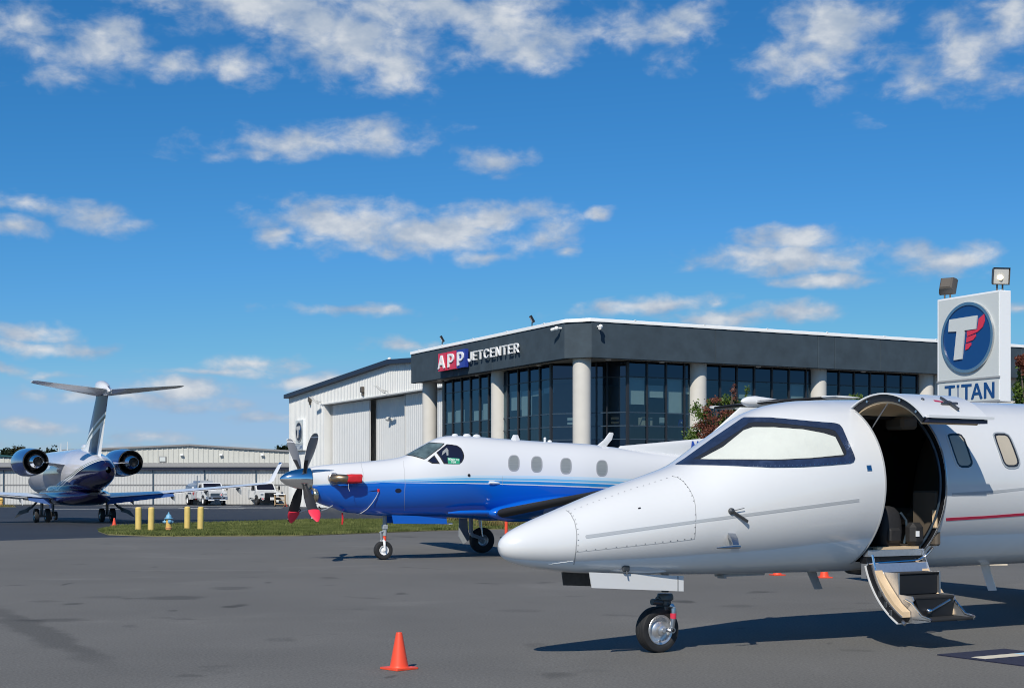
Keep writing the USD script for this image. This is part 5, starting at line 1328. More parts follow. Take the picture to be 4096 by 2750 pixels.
# propeller, blades feathered
RB = np.array([.17, .24, .32, .45, .6, .75, .9, 1.05, 1.18, 1.28, 1.335, 1.36]); CB = np.array([.10, .11, .125, .165, .205, .225, .232, .228, .205, .165, .11, .05])
TB = np.array([.048, .045, .036, .026, .021, .018, .016, .014, .011, .009, .006, .003]); BB = np.radians(np.array([34, 32, 29, 24, 19, 15, 11, 8, 5, 3, 2, 2]))
for th in (43, 133, 223, 313):
    a = math.radians(th); er, et = np.array([0, math.cos(a), math.sin(a)]), np.array([0, -math.sin(a), math.cos(a)])
    O = AX + np.array([.54, 0, 0])
    s = np.linspace(-1, 1, 11); sides = {}
    for sg_ in (1, -1):
        rows = []
        for r, c, h, b in zip(RB, CB, TB, BB):
            ca = np.array([-math.cos(b), 0, 0]) + et * math.sin(b); na = np.array([math.sin(b), 0, 0]) + et * math.cos(b)
            rows.append(O + er * r + (ca * (s[:, None] * c / 2 + .01)) + na * (sg_ * h * (1 - s[:, None] ** 2) ** .8))
        mb = MB(); mb.loft(rows, caps=False, closed=False); sides[sg_] = mb
    bl = part(tp, 'propeller_blade', sides[1], 'blade_metal', smooth=60)
    part(bl, 'blade_back', sides[-1], 'blade_black', smooth=60)
    mb = MB()
    for sg_ in (1, -1):
        rows = []
        for r, c, h, b in list(zip(RB, CB, TB, BB))[1:5]:
            ca = np.array([-math.cos(b), 0, 0]) + et * math.sin(b); na = np.array([math.sin(b), 0, 0]) + et * math.cos(b); ss = np.linspace(.05, 1.02, 7)
            rows.append(O + er * r + (ca * (ss[:, None] * c / 2 + .01)) + na * (sg_ * (h * np.maximum(0, 1 - ss[:, None] ** 2) ** .8 + .003)))
        mb.loft(rows, caps=False, closed=False)
    part(bl, 'deice_boot', mb, 'black_rubber', smooth=60)
    for r0, r1, m in ((1.24, 1.265, 'letter_white'),):
        mb = MB()
        for sg_ in (1, -1):
            rows = []
            for r in (r0, r1):
                c, h, b = np.interp(r, RB, CB), np.interp(r, RB, TB), np.interp(r, RB, BB)
                ca = np.array([-math.cos(b), 0, 0]) + et * math.sin(b); na = np.array([math.sin(b), 0, 0]) + et * math.cos(b)
                rows.append(O + er * r + (ca * (s[:, None] * c / 2 + .01)) + na * (sg_ * (h * (1 - s[:, None] ** 2) ** .8 + .002)))
            mb.loft(rows, caps=False, closed=False)
        part(bl, 'tip_stripe', mb, m, smooth=60)
    mb = MB(); mb.rev([(.155, .075), (.20, .07), (.245, .058)], O, er, 18, caps=False); part(sp, 'blade_cuff', mb, 'black_plastic')
# exhaust stubs
for s in (-1, 1):
    mb = MB(); pth = [(1.12, s * .28, 1.86), (1.13, s * .42, 1.86), (1.17, s * .51, 1.86), (1.25, s * .57, 1.86), (1.36, s * .60, 1.86), (1.50, s * .61, 1.857)]
    mb.tube(pth, [.115, .112, .105, .098, .09, .088], 18); ex = part(tp, 'exhaust_pipe', mb, 'exhaust_metal', smooth=60)
    mb = MB(); mb.rev([(0, .135), (.02, .13), (.03, .118)], (1.135, s * .395, 1.86), (0, s, 0), 20, caps=False); part(ex, 'exhaust_collar', mb, 'steel')
    mb = MB(); mb.prism(Polygon([(1.15, 1.73), (1.70, 1.745), (1.70, 1.725), (1.2, 1.70)]), 0, .16, frame((0, s * .44 if s > 0 else s * .60, 0), (1, 0, 0), (0, 0, 1), (0, 1, 0))); part(tp, 'heat_shield', mb, 'paint_blue', smooth=False)
xc = thing('exhaust_cover', 'red cloth cover over the exhaust pipe of the propeller plane', 'cover', PP.world(1.37, -.605, 1.86), PP.deg)
mb = MB(); rr_ = []
for x, h_ in ((0, .098), (.02, .102), (.12, .112), (.24, .112), (.32, .108), (.335, .09)):
    an = np.linspace(0, 2 * math.pi, 24, endpoint=False); sq = lambda v: np.sign(v) * np.abs(v) ** .62
    rr_.append(np.column_stack([np.full(24, x) + .012 * np.sin(an * 3 + x * 20), h_ * sq(np.cos(an)) * (1 + .03 * np.sin(5 * an + 9 * x)), h_ * sq(np.sin(an)) * .95 * (1 + .04 * np.cos(4 * an + 13 * x)) - .004 + .02 * x]))
mb.loft(rr_); part(xc, 'sleeve', mb, 'red_cloth', smooth=40)
mb = MB(); mb.tube([(.03, -.02, -.09), (.02, -.03, -.2), (.05, -.03, -.28)], .006, 5); part(xc, 'cord', mb, 'tie_strap')
# glazing
BX = lambda *q: [(1580 + x / 5.562, 1720 + y / 5.562) for x, y in q]
for nm, q, m in (('windscreen', BX((235, 552), (520, 400), (760, 272), (1100, 292), (1090, 315), (1020, 385), (850, 510), (690, 632), (640, 648), (560, 622), (440, 588), (330, 566)), 'screen_glass'),
                 ('quarter_window', BX((722, 682), (875, 553), (1000, 745), (820, 738)), 'dark_glass'),
                 ('side_window', BX((1150, 312), (1270, 322), (1380, 340), (1470, 400), (1520, 490), (1535, 560), (1528, 630), (1490, 705), (1430, 752), (1250, 752), (1085, 746), (1010, 620), (920, 498), (1040, 400)), 'dark_glass')):
    o = Polygon(TUR.hits(q, 8)).buffer(0); i1 = o.buffer(-.022)
    fr = part(tp, nm, TUR.patch(i1.buffer(.003), .004, 0, .05), m, smooth=60)
    part(fr, 'seal', TUR.patch(o.difference(i1), .007, .008, .04), 'black_rubber', smooth=40)
    if nm == 'side_window':
        pass
mb = MB()
t0_ = [TUR.hits(BX((1060, 470), (1150, 385), (1185, 440), (1185, 560), (1150, 565), (1135, 480), (1040, 560)), 8)]
for q in t0_:
    mb.add(*TUR.patch(Polygon(q), .0048, 0, .05).get())
part(tp, 'cockpit_visor', mb, 'window_blind_grey', smooth=60)
for cx_, cy_ in ((302, 1268), (480, 1277), (708, 1290), (988, 1307)):
    q = [(1900 + (cx_ + 45 * np.sign(math.cos(a)) * abs(math.cos(a)) ** .72) / 1.947, 1200 + (cy_ + 63 * np.sign(math.sin(a)) * abs(math.sin(a)) ** .8) / 1.947) for a in np.linspace(0, 2 * math.pi, 26, endpoint=False)]
    o = Polygon([TUR.hit(*p) for p in q]); i1 = o.buffer(-.028)
    fr = part(tp, 'cabin_window', TUR.patch(o.difference(i1), .006, .008, .04), 'window_rim_grey', smooth=40)
    part(fr, 'blind', TUR.patch(i1.buffer(.003), .003, 0, .05), 'window_blind_grey', smooth=60)
    part(fr, 'glass', TUR.patch(i1, .0045, 0, .05), 'cockpit_glass', smooth=60)
# ready-to-tow placard behind the side window
pl = thing('placard', 'green READY TO TOW placard in the cockpit side window of the propeller plane', 'sign', (*PP.o, 0), PP.deg)
cor = np.array(BX((1168, 606), (1440, 632), (1434, 750), (1178, 745)))
part(pl, 'card', TUR.patch(Polygon(TUR.hits(cor, 8)), .0075, .002, .04), 'placard_green', smooth=False)


def on_card(v):
    u, w = v[:, 0], v[:, 1]
    px = (cor[3] * ((1 - u) * (1 - w))[:, None] + cor[2] * (u * (1 - w))[:, None] + cor[1] * (u * w)[:, None] + cor[0] * ((1 - u) * w)[:, None])
    return np.array([TUR.P(*TUR.hit(*p), .0082) for p in px])


for txt, a, b, c, d in (('READY TO', .06, .94, .58, .90), ('TOW', .28, .70, .16, .48)):
    v, f = glyph(txt, a, b, c, d, 0, 1); keep = (v[f][:, :, 2] > .5).all(1)
    mb = MB(); mb.add(on_card(v), f[keep]); part(pl, 'lettering', mb, 'letter_white', smooth=False)
# small fittings on the hull
def hull(px, py, off=0.0):
    return TUR.P(*TUR.hit(px, py), off)


AX1 = lambda x, y: (1000 + x / 1.947, 1600 + y / 1.947)
p, q = hull(*AX1(1705, 583)), hull(*AX1(1705, 583), .02); mb = MB(); mb.rev([(0, .034), (.012, .034), (.014, .02)], p, q - p, 16); part(tp, 'static_ring', mb, 'black_plastic')
p, q = hull(*AX1(1860, 640), .02), hull(*AX1(1940, 643), .012); mb = MB(); mb.tube([p, p * .6 + q * .4 , q], [.032, .034, .012], 8); part(tp, 'door_handle', mb, 'white_trim')
part(tp, 'vent_grille', TUR.patch(Point(TUR.hit(*AX1(1155, 703))).buffer(.075), .002, 0, .04), 'navy_trim', smooth=False)
for q in ([AX1(860, 478), AX1(880, 560), AX1(884, 645)], [AX1(1195, 470), AX1(1208, 640), AX1(1200, 860)], [AX1(1965, 590), AX1(1965, 660)]):
    part(tp, 'panel_seam', TUR.line(TUR.hits(q, 12, False), .006, .0012), 'seam_grey', smooth=60)
for px, h_, l in ((1844, .05, .16), (1891, .06, .2), (1929, .06, .2), (2219, .05, .12)):
    t, _ = TUR.hit(px, 1760 if px < 2200 else 1775); z = float(TUR.zt(t)); mb = MB(); mb.sphere((t, 0, z), 1, 2, (l / 2, .05, h_)); part(tp, 'roof_blister', mb, 'white_paint', smooth=60)
t = 5.85; mb = MB(); mb.loft([np.array([(t - .14, 0, 2.77), (t, -.03, 2.77), (t + .14, 0, 2.77), (t, .03, 2.77)]), np.array([(t - .06, 0, 2.93), (t, -.015, 2.93), (t + .07, 0, 2.93), (t, .015, 2.93)])]); part(tp, 'roof_aerial', mb, 'white_paint', smooth=False)
t = 6.65; mb = MB(); mb.cyl((t, 0, 2.74), (t, 0, 2.83), .03); mb.sphere((t, 0, 2.85), .035); part(tp, 'beacon', mb, 'white_paint')
mb = MB(); mb.loft([np.array([(x0, 0, z), (x0 + c * .3, -.018, z), (x0 + c, 0, z), (x0 + c * .3, .018, z)]) for x0, c, z in ((8.04, .30, 2.66), (8.30, .22, 2.85), (8.42, .15, 3.0), (8.45, .1, 3.03))]); part(tp, 'blade_aerial', mb, 'white_paint', smooth=40)
# wing with black de-icing edge, fairing
WING = [(.5, 4.88, 6.95, 1.02), (3.2, 5.12, 6.85, 1.33), (5.5, 5.35, 6.75, 1.60), (7.6, 5.62, 6.62, 1.84), (7.75, 5.72, 6.60, 1.90)]
for s in (-1, 1):
    mb = MB(); mb.loft([foil((a, s * y, z), (b, s * y, z - .03), (0, 0, 1), 0, .145 if y < 4 else .12, 14) for y, a, b, z in WING]); wg = part(tp, 'wing', mb, 'paint_blue', smooth=40)
    mb = MB()
    for (y, a, b, z) in (): pass
    rows = []
    for y, a, b, z in [(.95, 4.92, 6.93, 1.072), *WING[1:4]]:
        c = b - a; k = np.linspace(-.08, .08, 13); xx = np.abs(k); th = 5 * (.145 if y < 4 else .12) * (.2969 * np.sqrt(xx) - .126 * xx - .3516 * xx ** 2)
        rows.append(np.column_stack([a + xx * c - .004, np.full(13, s * y), z + np.sign(k) * (th * c + .003)]))
    mb.loft(rows, caps=False, closed=False); part(wg, 'deice_boot', mb, 'black_rubber', smooth=60)
    m = trimesh.creation.icosphere(4, 1.0); v = np.array(m.vertices); v = v * [1.45, .40, .27]; v[:, 2] += .10 * np.clip(v[:, 0], -1, 1) + .02
    mb = MB(); mb.add(v + [6.25, s * .70, 1.14], m.faces); part(tp, 'wing_fairing', mb, 'paint_blue', smooth=60)
    mb = MB(); mb.tube([(3.85, s * .55, 1.07), (4.1, s * .63, 1.08), (4.5, s * .68, 1.085), (5.2, s * .70, 1.08)], [.02, .05, .055, .05], 10); part(tp, 'belly_strake', mb, 'paint_blue', smooth=60)
    # main gear
    hubp = np.array([5.97, s * 2.2, .325])
    mb = MB(); mb.tube([(5.60, s * 2.05, 1.12), (5.63, s * 2.12, .85), (5.64, s * 2.14, .52)], [.06, .055, .05], 10); mb.tube([(5.64, s * 2.14, .52), (5.68, s * 2.12, .455), (5.78, s * 2.08, .42), (5.95, s * 2.06, .34)], [.05, .05, .045, .05], 10); mb.cyl((5.95, s * 2.04, .325), (5.97, s * 2.32, .325), .03)
    mg = part(tp, 'main_gear', mb, 'grey_gear')
    mb = MB(); mb.cyl((5.85, s * 2.10, 1.0), (5.93, s * 2.07, .42), .022); mb.cyl((5.86, s * 2.10, .9), (5.89, s * 2.09, .66), .04); part(mg, 'shock_strut', mb, 'steel')
    wheel(mg, hubp, (0, 1, 0), .325, .20, .145)
    mb = MB(); mb.prism(Polygon([(5.42, 1.15), (5.40, .42), (5.52, .22), (5.74, .36), (5.66, .55), (5.62, 1.15)]), 0, .02, frame((0, s * 2.36, 0), (1, 0, 0), (0, 0, 1), (0, 1, 0))); part(mg, 'gear_door', mb, 'grey_gear', smooth=False)
# nose gear
mb = MB(); mb.cyl((2.50, 0, 1.05), (2.50, 0, .55), .05); mb.cyl((2.50, 0, .56), (2.48, 0, .42), .036); mb.cyl((2.38, -.05, .66), (2.40, -.05, .40), .014); mb.box((2.44, -.06, .70), (2.56, .06, .80), bev=.01); mb.cyl((2.36, -.02, .62), (2.46, -.02, .66), .02)
ng = part(tp, 'nose_gear', mb, 'grey_gear')
mb = MB(); mb.rev([(0, .041), (.13, .039)], (2.499, 0, .56), (-.06, 0, -1), 12); part(ng, 'red_sleeve', mb, 'orange_plastic')
for s in (-1, 1):
    mb = MB(); mb.tube([(2.46, s * .02, .43), (2.45, s * .10, .42), (2.45, s * .115, .36), (2.46, s * .115, .21)], [.035, .034, .03, .025], 10); part(ng, 'fork', mb, 'white_trim')
wheel(ng, (2.46, 0, .218), (0, 1, 0), .218, .155, .11, rim_mat='white_trim')
mb = MB(); mb.prism(Polygon([(2.56, 1.03), (3.92, .985), (3.93, .815), (2.6, .835)]), 0, .02, frame((0, -.30, 0), (1, 0, 0), (0, 0, 1), (0, 1, 0))); part(tp, 'gear_door', mb, 'paint_blue', smooth=False)
mb = MB(); mb.prism(Polygon([(2.56, 1.03), (3.92, .985), (3.93, .815), (2.6, .835)]), 0, .02, frame((0, .28, 0), (1, 0, 0), (0, 0, 1), (0, 1, 0))); part(tp, 'gear_door', mb, 'paint_blue', smooth=False)
mb = MB(); mb.box((3.90, -.2, .80), (4.12, .02, .84)); part(tp, 'step_plate', mb, 'white_trim', smooth=False)
# fin, dorsal fillet, high tail
mb = MB(); mb.loft([foil((8.6, 0, 2.55), (13.4, 0, 2.2), (0, 1, 0), 0, .03, 12), foil((8.76, 0, 2.70), (13.45, 0, 2.5), (0, 1, 0), 0, .028, 12), foil((11.3, 0, 2.93), (13.55, 0, 2.93), (0, 1, 0), 0, .06, 12), foil((12.35, 0, 3.75), (13.95, 0, 3.75), (0, 1, 0), 0, .09, 12)]); part(tp, 'fin', mb, 'white_paint', smooth=30)
v, f = glyph('N', 0, .20, 0, .27, 0, .004); w_, g_ = glyph('4', .27, .45, 0, .27, 0, .004)
for v, f in ((v, f), (w_, g_)):
    B = lambda v: np.column_stack([10.78 + v[:, 0] + v[:, 1] * .15, -.085 - .012 * (v[:, 0] > 9) - v[:, 2], 2.58 + v[:, 1]])
    mb = MB(); mb.add(B(v), f); part(tp, 'registration_letter', mb, 'paint_registration', smooth=False)
mb = MB(); mb.rev([(0, .005), (.06, .075), (.2, .135), (.45, .155), (.8, .12), (1.3, .06), (1.75, .01)], (12.38, 0, 3.90), (1, 0, .01), 24); part(tp, 'tail_bullet', mb, 'white_paint', smooth=60)
for s in (-1, 1):
    mb = MB(); mb.loft([foil((12.75, s * .05, 3.89), (13.95, s * .05, 3.88), (0, 0, 1), 0, .10), foil((13.2, s * 2.5, 3.89), (13.9, s * 2.5, 3.88), (0, 0, 1), 0, .09)]); tpn = part(tp, 'tailplane', mb, 'white_paint', smooth=40)
    rows = []
    for y, a, c in ((.12, 12.77, 1.2), (2.46, 13.19, .7)):
        k = np.linspace(-.16, .16, 13); xx = np.abs(k); th = 5 * .098 * (.2969 * np.sqrt(xx) - .126 * xx - .3516 * xx ** 2)
        rows.append(np.column_stack([a + xx * c - .004, np.full(13, s * y), 3.889 + np.sign(k) * (th * c + .003)]))
    mb = MB(); mb.loft(rows, caps=False, closed=False); part(tpn, 'deice_boot', mb, 'black_rubber', smooth=60)
    mb = MB(); mb.loft([foil((13.05, s * 2.48, 3.90), (14.1, s * 2.48, 3.88), (0, 0, 1), 0, .09), foil((13.35, s * 2.64, 3.92), (14.15, s * 2.64, 3.90), (0, 0, 1), 0, .06)]); part(tpn, 'tip_cap', mb, 'white_paint', smooth=40)

# propeller restraint: two boots and their straps
pr = thing('propeller_restraint', 'red boots tied with pale straps over the two lower propeller blades', 'cover', (*PP.o, 0), PP.deg)
for th, q1 in ((223, (1.16, -.22, 1.255)), (313, (.95, .25, 1.28))):
    a = math.radians(th); er, et = np.array([0, math.cos(a), math.sin(a)]), np.array([0, -math.sin(a), math.cos(a)]); O = AX + np.array([.54, 0, 0]); rows = []
    for r, c, h in ((1.02, .265, .032), (1.10, .27, .034), (1.2, .225, .03), (1.3, .15, .024), (1.375, .06, .015), (1.385, .02, .005)):
        an = np.linspace(0, 2 * math.pi, 20, endpoint=False)
        rows.append(O + er * r + np.array([-1, 0, 0]) * (np.cos(an)[:, None] * c / 2 - .01 - .03 * (1.1 - r if r < 1.1 else 0)) + et * (np.sin(an)[:, None] * h))
    mb = MB(); mb.loft(rows); part(pr, 'boot', mb, 'pink_cloth', smooth=50)
    e = O + er * 1.04 + np.array([.14, 0, 0]); q1 = np.array(q1)
    mb = MB(); mb.tube([e, (e + q1) / 2 - np.array([0, 0, .02]), q1], .011, 6); part(pr, 'strap', mb, 'tie_strap')
    for dy in (.02,):
        mb = MB(); mb.tube([e, e + np.array([.02, 0, .05]), e + np.array([-.02, 0, .1])], .016, 6); part(pr, 'buckle', mb, 'black_plastic')
wsn = thing('warning_streamer', 'dark red warning streamer hanging under the nose of the propeller plane', 'streamer', PP.world(1.45, -.05, 1.10), PP.deg)
mb = MB(); k = np.linspace(0, 1, 8); v = [np.array([(x0 - .018 + .01 * math.sin(4 * a), .01 * math.sin(5 * a), -.28 * a), (x0 + .018 + .01 * math.sin(4 * a), .012 * math.sin(5 * a + .4), -.28 * a), (x0 + .018 + .01 * math.sin(4 * a), .012 * math.sin(5 * a + .4) + .003, -.28 * a), (x0 - .018 + .01 * math.sin(4 * a), .01 * math.sin(5 * a) + .003, -.28 * a)]) for a in k for x0 in (0,)]
mb.loft(v); part(wsn, 'ribbon', mb, 'red_cloth', smooth=40)
mb = MB(); mb.cyl((0, 0, .02), (0, 0, -.01), .012, n=8); part(wsn, 'clip', mb, 'steel')
ip = thing('inlet_plug', 'small red plug with long pale cord in the side scoop of the propeller plane', 'plug', (*PP.o, 0), PP.deg)
part(tp, 'side_scoop', TUR.patch(Polygon(TUR.hits([AX1(905, 712), AX1(1000, 696), AX1(995, 706)], 8)), .003, 0, .03), 'navy_trim', smooth=False)
p, q = hull(*AX1(1000, 705)), hull(*AX1(1000, 705), .06); mb = MB(); mb.box(p - .03, p + np.array([.02, 0, .05]), bev=.01); part(ip, 'plug', mb, 'red_cloth')
mb = MB(); mb.tube([hull(*AX1(*c), .03) for c in ((998, 712), (980, 750), (950, 795), (910, 840), (870, 866), (830, 878))], .008, 6); part(ip, 'cord', mb, 'tie_strap')

# ------------------------------------------------------------------ navy and white jet on the left, seen from behind
LP = Plan(-21.27, 70.42, -62.0)
mat('engine_blue', (.03, .07, .26), .12, metal=.55, coat=.6)
mat('wing_blue', (.05, .11, .30), .25, coat=.5)
mat('wing_white', (.80, .81, .83), .25, coat=.5)
mat('deep_black', (.006, .006, .008), .5)
zl = lambda t: np.interp(t, [-9, -5, -2.2, 0, 2, 4, 5.5, 7.2], [1.35, 1.40, 1.46, 1.56, 1.78, 2.13, 2.55, 3.0])
tt = np.linspace(-9.5, 8, 71); NAVY = (.005, .004, .032)
usdkit.material(stage, '/World/Looks/livery_navy', {
    'tc': ('texture_coordinate', {}), 'x': ('separate_xyz', {}), 't': ('map_range', {'from_min': -9.5, 'from_max': 8.0}), 'zb': ('rgb_ramp', {'ramp': [((t + 9.5) / 17.5, (float(zl(t)) - 1,) * 3) for t in tt]}),
    'd1': ('math', {'math_type': 'subtract', 'value2': 1.0}), 'd': ('math', {'math_type': 'subtract'}), 's': ('math', {'math_type': 'multiply_add', 'value2': 1.0, 'value3': .5, 'use_clamp': True}),
    'c': ('rgb_ramp', {'ramp': [(0, NAVY), (.50, NAVY), (.505, (.75, .78, .76)), (.545, (.75, .78, .76)), (.55, (.05, .06, .07)), (.585, (.05, .06, .07)), (.59, (.72, .75, .72)), (.63, (.72, .75, .72)), (.635, (.10, .09, .09)), (.66, (.10, .09, .09)), (.665, (.64, .64, .67)), (1, (.64, .64, .67))]}),
    'p': ('principled_bsdf', {'roughness': .14, 'coat_weight': .8, 'coat_roughness': .03})},
    [('tc.object', 'x.vector'), ('x.x', 't.value'), ('t.result', 'zb.fac'), ('x.z', 'd1.value1'), ('d1.value', 'd.value1'), ('zb.color', 'd.value2'), ('d.value', 's.value1'), ('s.value', 'c.fac'), ('c.color', 'p.base_color')], surface='p.BSDF')
# fin: white edges, dark mirror-blue band between, navy top with curved stripes
usdkit.material(stage, '/World/Looks/livery_fin', {
    'tc': ('texture_coordinate', {}), 'x': ('separate_xyz', {}),
    'le': ('math', {'math_type': 'multiply_add', 'value2': 1.02, 'value3': 2.5 - 1.02 * 3.25}), 'xo': ('math', {'math_type': 'subtract'}),
    'ch': ('math', {'math_type': 'multiply_add', 'value2': -.449, 'value3': 3.35 + .449 * 3.25}), 'u': ('math', {'math_type': 'divide'}),
    'cu': ('rgb_ramp', {'ramp': [(0, (.80, .81, .82)), (.36, (.80, .81, .82)), (.38, (.03, .06, .14)), (.60, (.05, .085, .16)), (.80, (.02, .03, .07)), (.82, (.80, .81, .82)), (1, (.80, .81, .82))]}),
    'a': ('math', {'math_type': 'multiply_add', 'value2': -.30, 'value3': 1.7}), 'd': ('math', {'math_type': 'add'}), 'm': ('map_range', {'from_min': 3.0, 'from_max': 7.0}),
    'c': ('rgb_ramp', {'ramp': [(0, (.09, .10, .10)), (.30, (.03, .05, .12)), (.335, (.78, .80, .79)), (.36, (.78, .80, .79)), (.365, (.06, .07, .08)), (.395, (.06, .07, .08)), (.40, (.72, .75, .76)), (.42, (.72, .75, .76)), (.425, (.02, .03, .12)), (1, (.014, .014, .07))]}),
    'k': ('math', {'math_type': 'greater_than', 'value2': .32}), 'mx': ('mix_color', {}),
    'p': ('principled_bsdf', {'roughness': .3, 'coat_weight': .15, 'coat_roughness': .05})},
    [('tc.object', 'x.vector'), ('x.z', 'le.value1'), ('x.x', 'xo.value1'), ('le.value', 'xo.value2'), ('x.z', 'ch.value1'), ('xo.value', 'u.value1'), ('ch.value', 'u.value2'), ('u.value', 'cu.fac'),
     ('x.x', 'a.value1'), ('x.z', 'd.value1'), ('a.value', 'd.value2'), ('d.value', 'm.value'), ('m.result', 'c.fac'), ('m.result', 'k.value1'), ('k.value', 'mx.fac'), ('cu.color', 'mx.a'), ('c.color', 'mx.b'), ('mx.result', 'p.base_color')], surface='p.BSDF')
BIZ = Fuselage([(-9.5, 1.9), (-9.2, 2.3), (-8.5, 2.65), (-7.6, 2.95), (-6.9, 3.3), (-6.0, 3.50), (-3, 3.52), (1.2, 3.52), (3, 3.42), (4.5, 3.28), (5.8, 3.10), (6.6, 2.95), (7.1, 2.78), (7.3, 2.6)],
               [(-9.5, 1.88), (-9.2, 1.6), (-8.5, 1.42), (-7, 1.28), (-5, 1.24), (1, 1.24), (2.5, 1.30), (4, 1.45), (5.5, 1.68), (6.6, 1.86), (7.1, 2.0), (7.3, 2.3)],
               [(-9.5, .01), (-9.2, .4), (-8.5, .72), (-7, 1.02), (-5.5, 1.12), (1, 1.12), (3, 1.05), (4.5, .88), (5.8, .66), (6.6, .48), (7.1, .33), (7.3, .12)], LP)
lj = thing('navy_white_jet', 'white and navy business jet with high tail and rear engines seen from behind at left', 'airplane', (*LP.o, 0), LP.deg)
part(lj, 'fuselage', BIZ.grid(np.unique(np.concatenate([np.linspace(-9.5, -8.5, 8), np.arange(-8.4, 7.1, .25), np.linspace(7.05, 7.3, 5)])), base), 'livery_navy', smooth=60)
mb = MB(); rings = []
for x, w, zt, zb in ((-4.6, .3, 1.3, 1.15), (-4.2, .95, 1.5, .92), (-3, 1.22, 1.6, .82), (1.5, 1.25, 1.6, .80), (3.0, 1.05, 1.6, .86), (3.9, .6, 1.5, 1.05), (4.3, .2, 1.45, 1.3)):
    an = np.linspace(0, 2 * math.pi, 32, endpoint=False); q = lambda v: np.sign(v) * np.abs(v) ** .7
    rings.append(np.column_stack([np.full(32, x), w * q(np.cos(an)), (zt + zb) / 2 + (zt - zb) / 2 * q(np.sin(an))]))
mb.loft(rings); part(lj, 'belly_fairing', mb, 'livery_navy', smooth=60)
# fin and tailplane
mb = MB(); mb.loft([foil((1.6, 0, 3.35), (5.75, 0, 2.95), (0, 1, 0), 0, .08, 14), foil((2.9, 0, 3.7), (5.85, 0, 3.25), (0, 1, 0), 0, .10, 14), foil((5.0, 0, 5.7), (7.25, 0, 5.7), (0, 1, 0), 0, .13, 14), foil((5.3, 0, 6.2), (7.5, 0, 6.15), (0, 1, 0), 0, .13, 14)]); fn = part(lj, 'fin', mb, 'livery_fin', smooth=40)
mb = MB(); mb.rev([(0, .01), (.1, .16), (.35, .26), (.9, .28), (1.4, .22), (1.9, .10), (2.1, .02)], (5.35, 0, 6.28), (1, 0, -.12), 24); part(lj, 'tail_bullet', mb, 'white_paint', smooth=60)
mb = MB(); mb.rev([(0, .22), (.25, .20), (.55, .08), (.6, .01)], (6.95, 0, 5.95), (1, 0, -.05), 20); part(lj, 'bullet_tail', mb, 'livery_navy', smooth=60)
mb = MB(); mb.sphere((7.55, 0, 5.92), .045); part(lj, 'tail_light', mb, 'light_white')
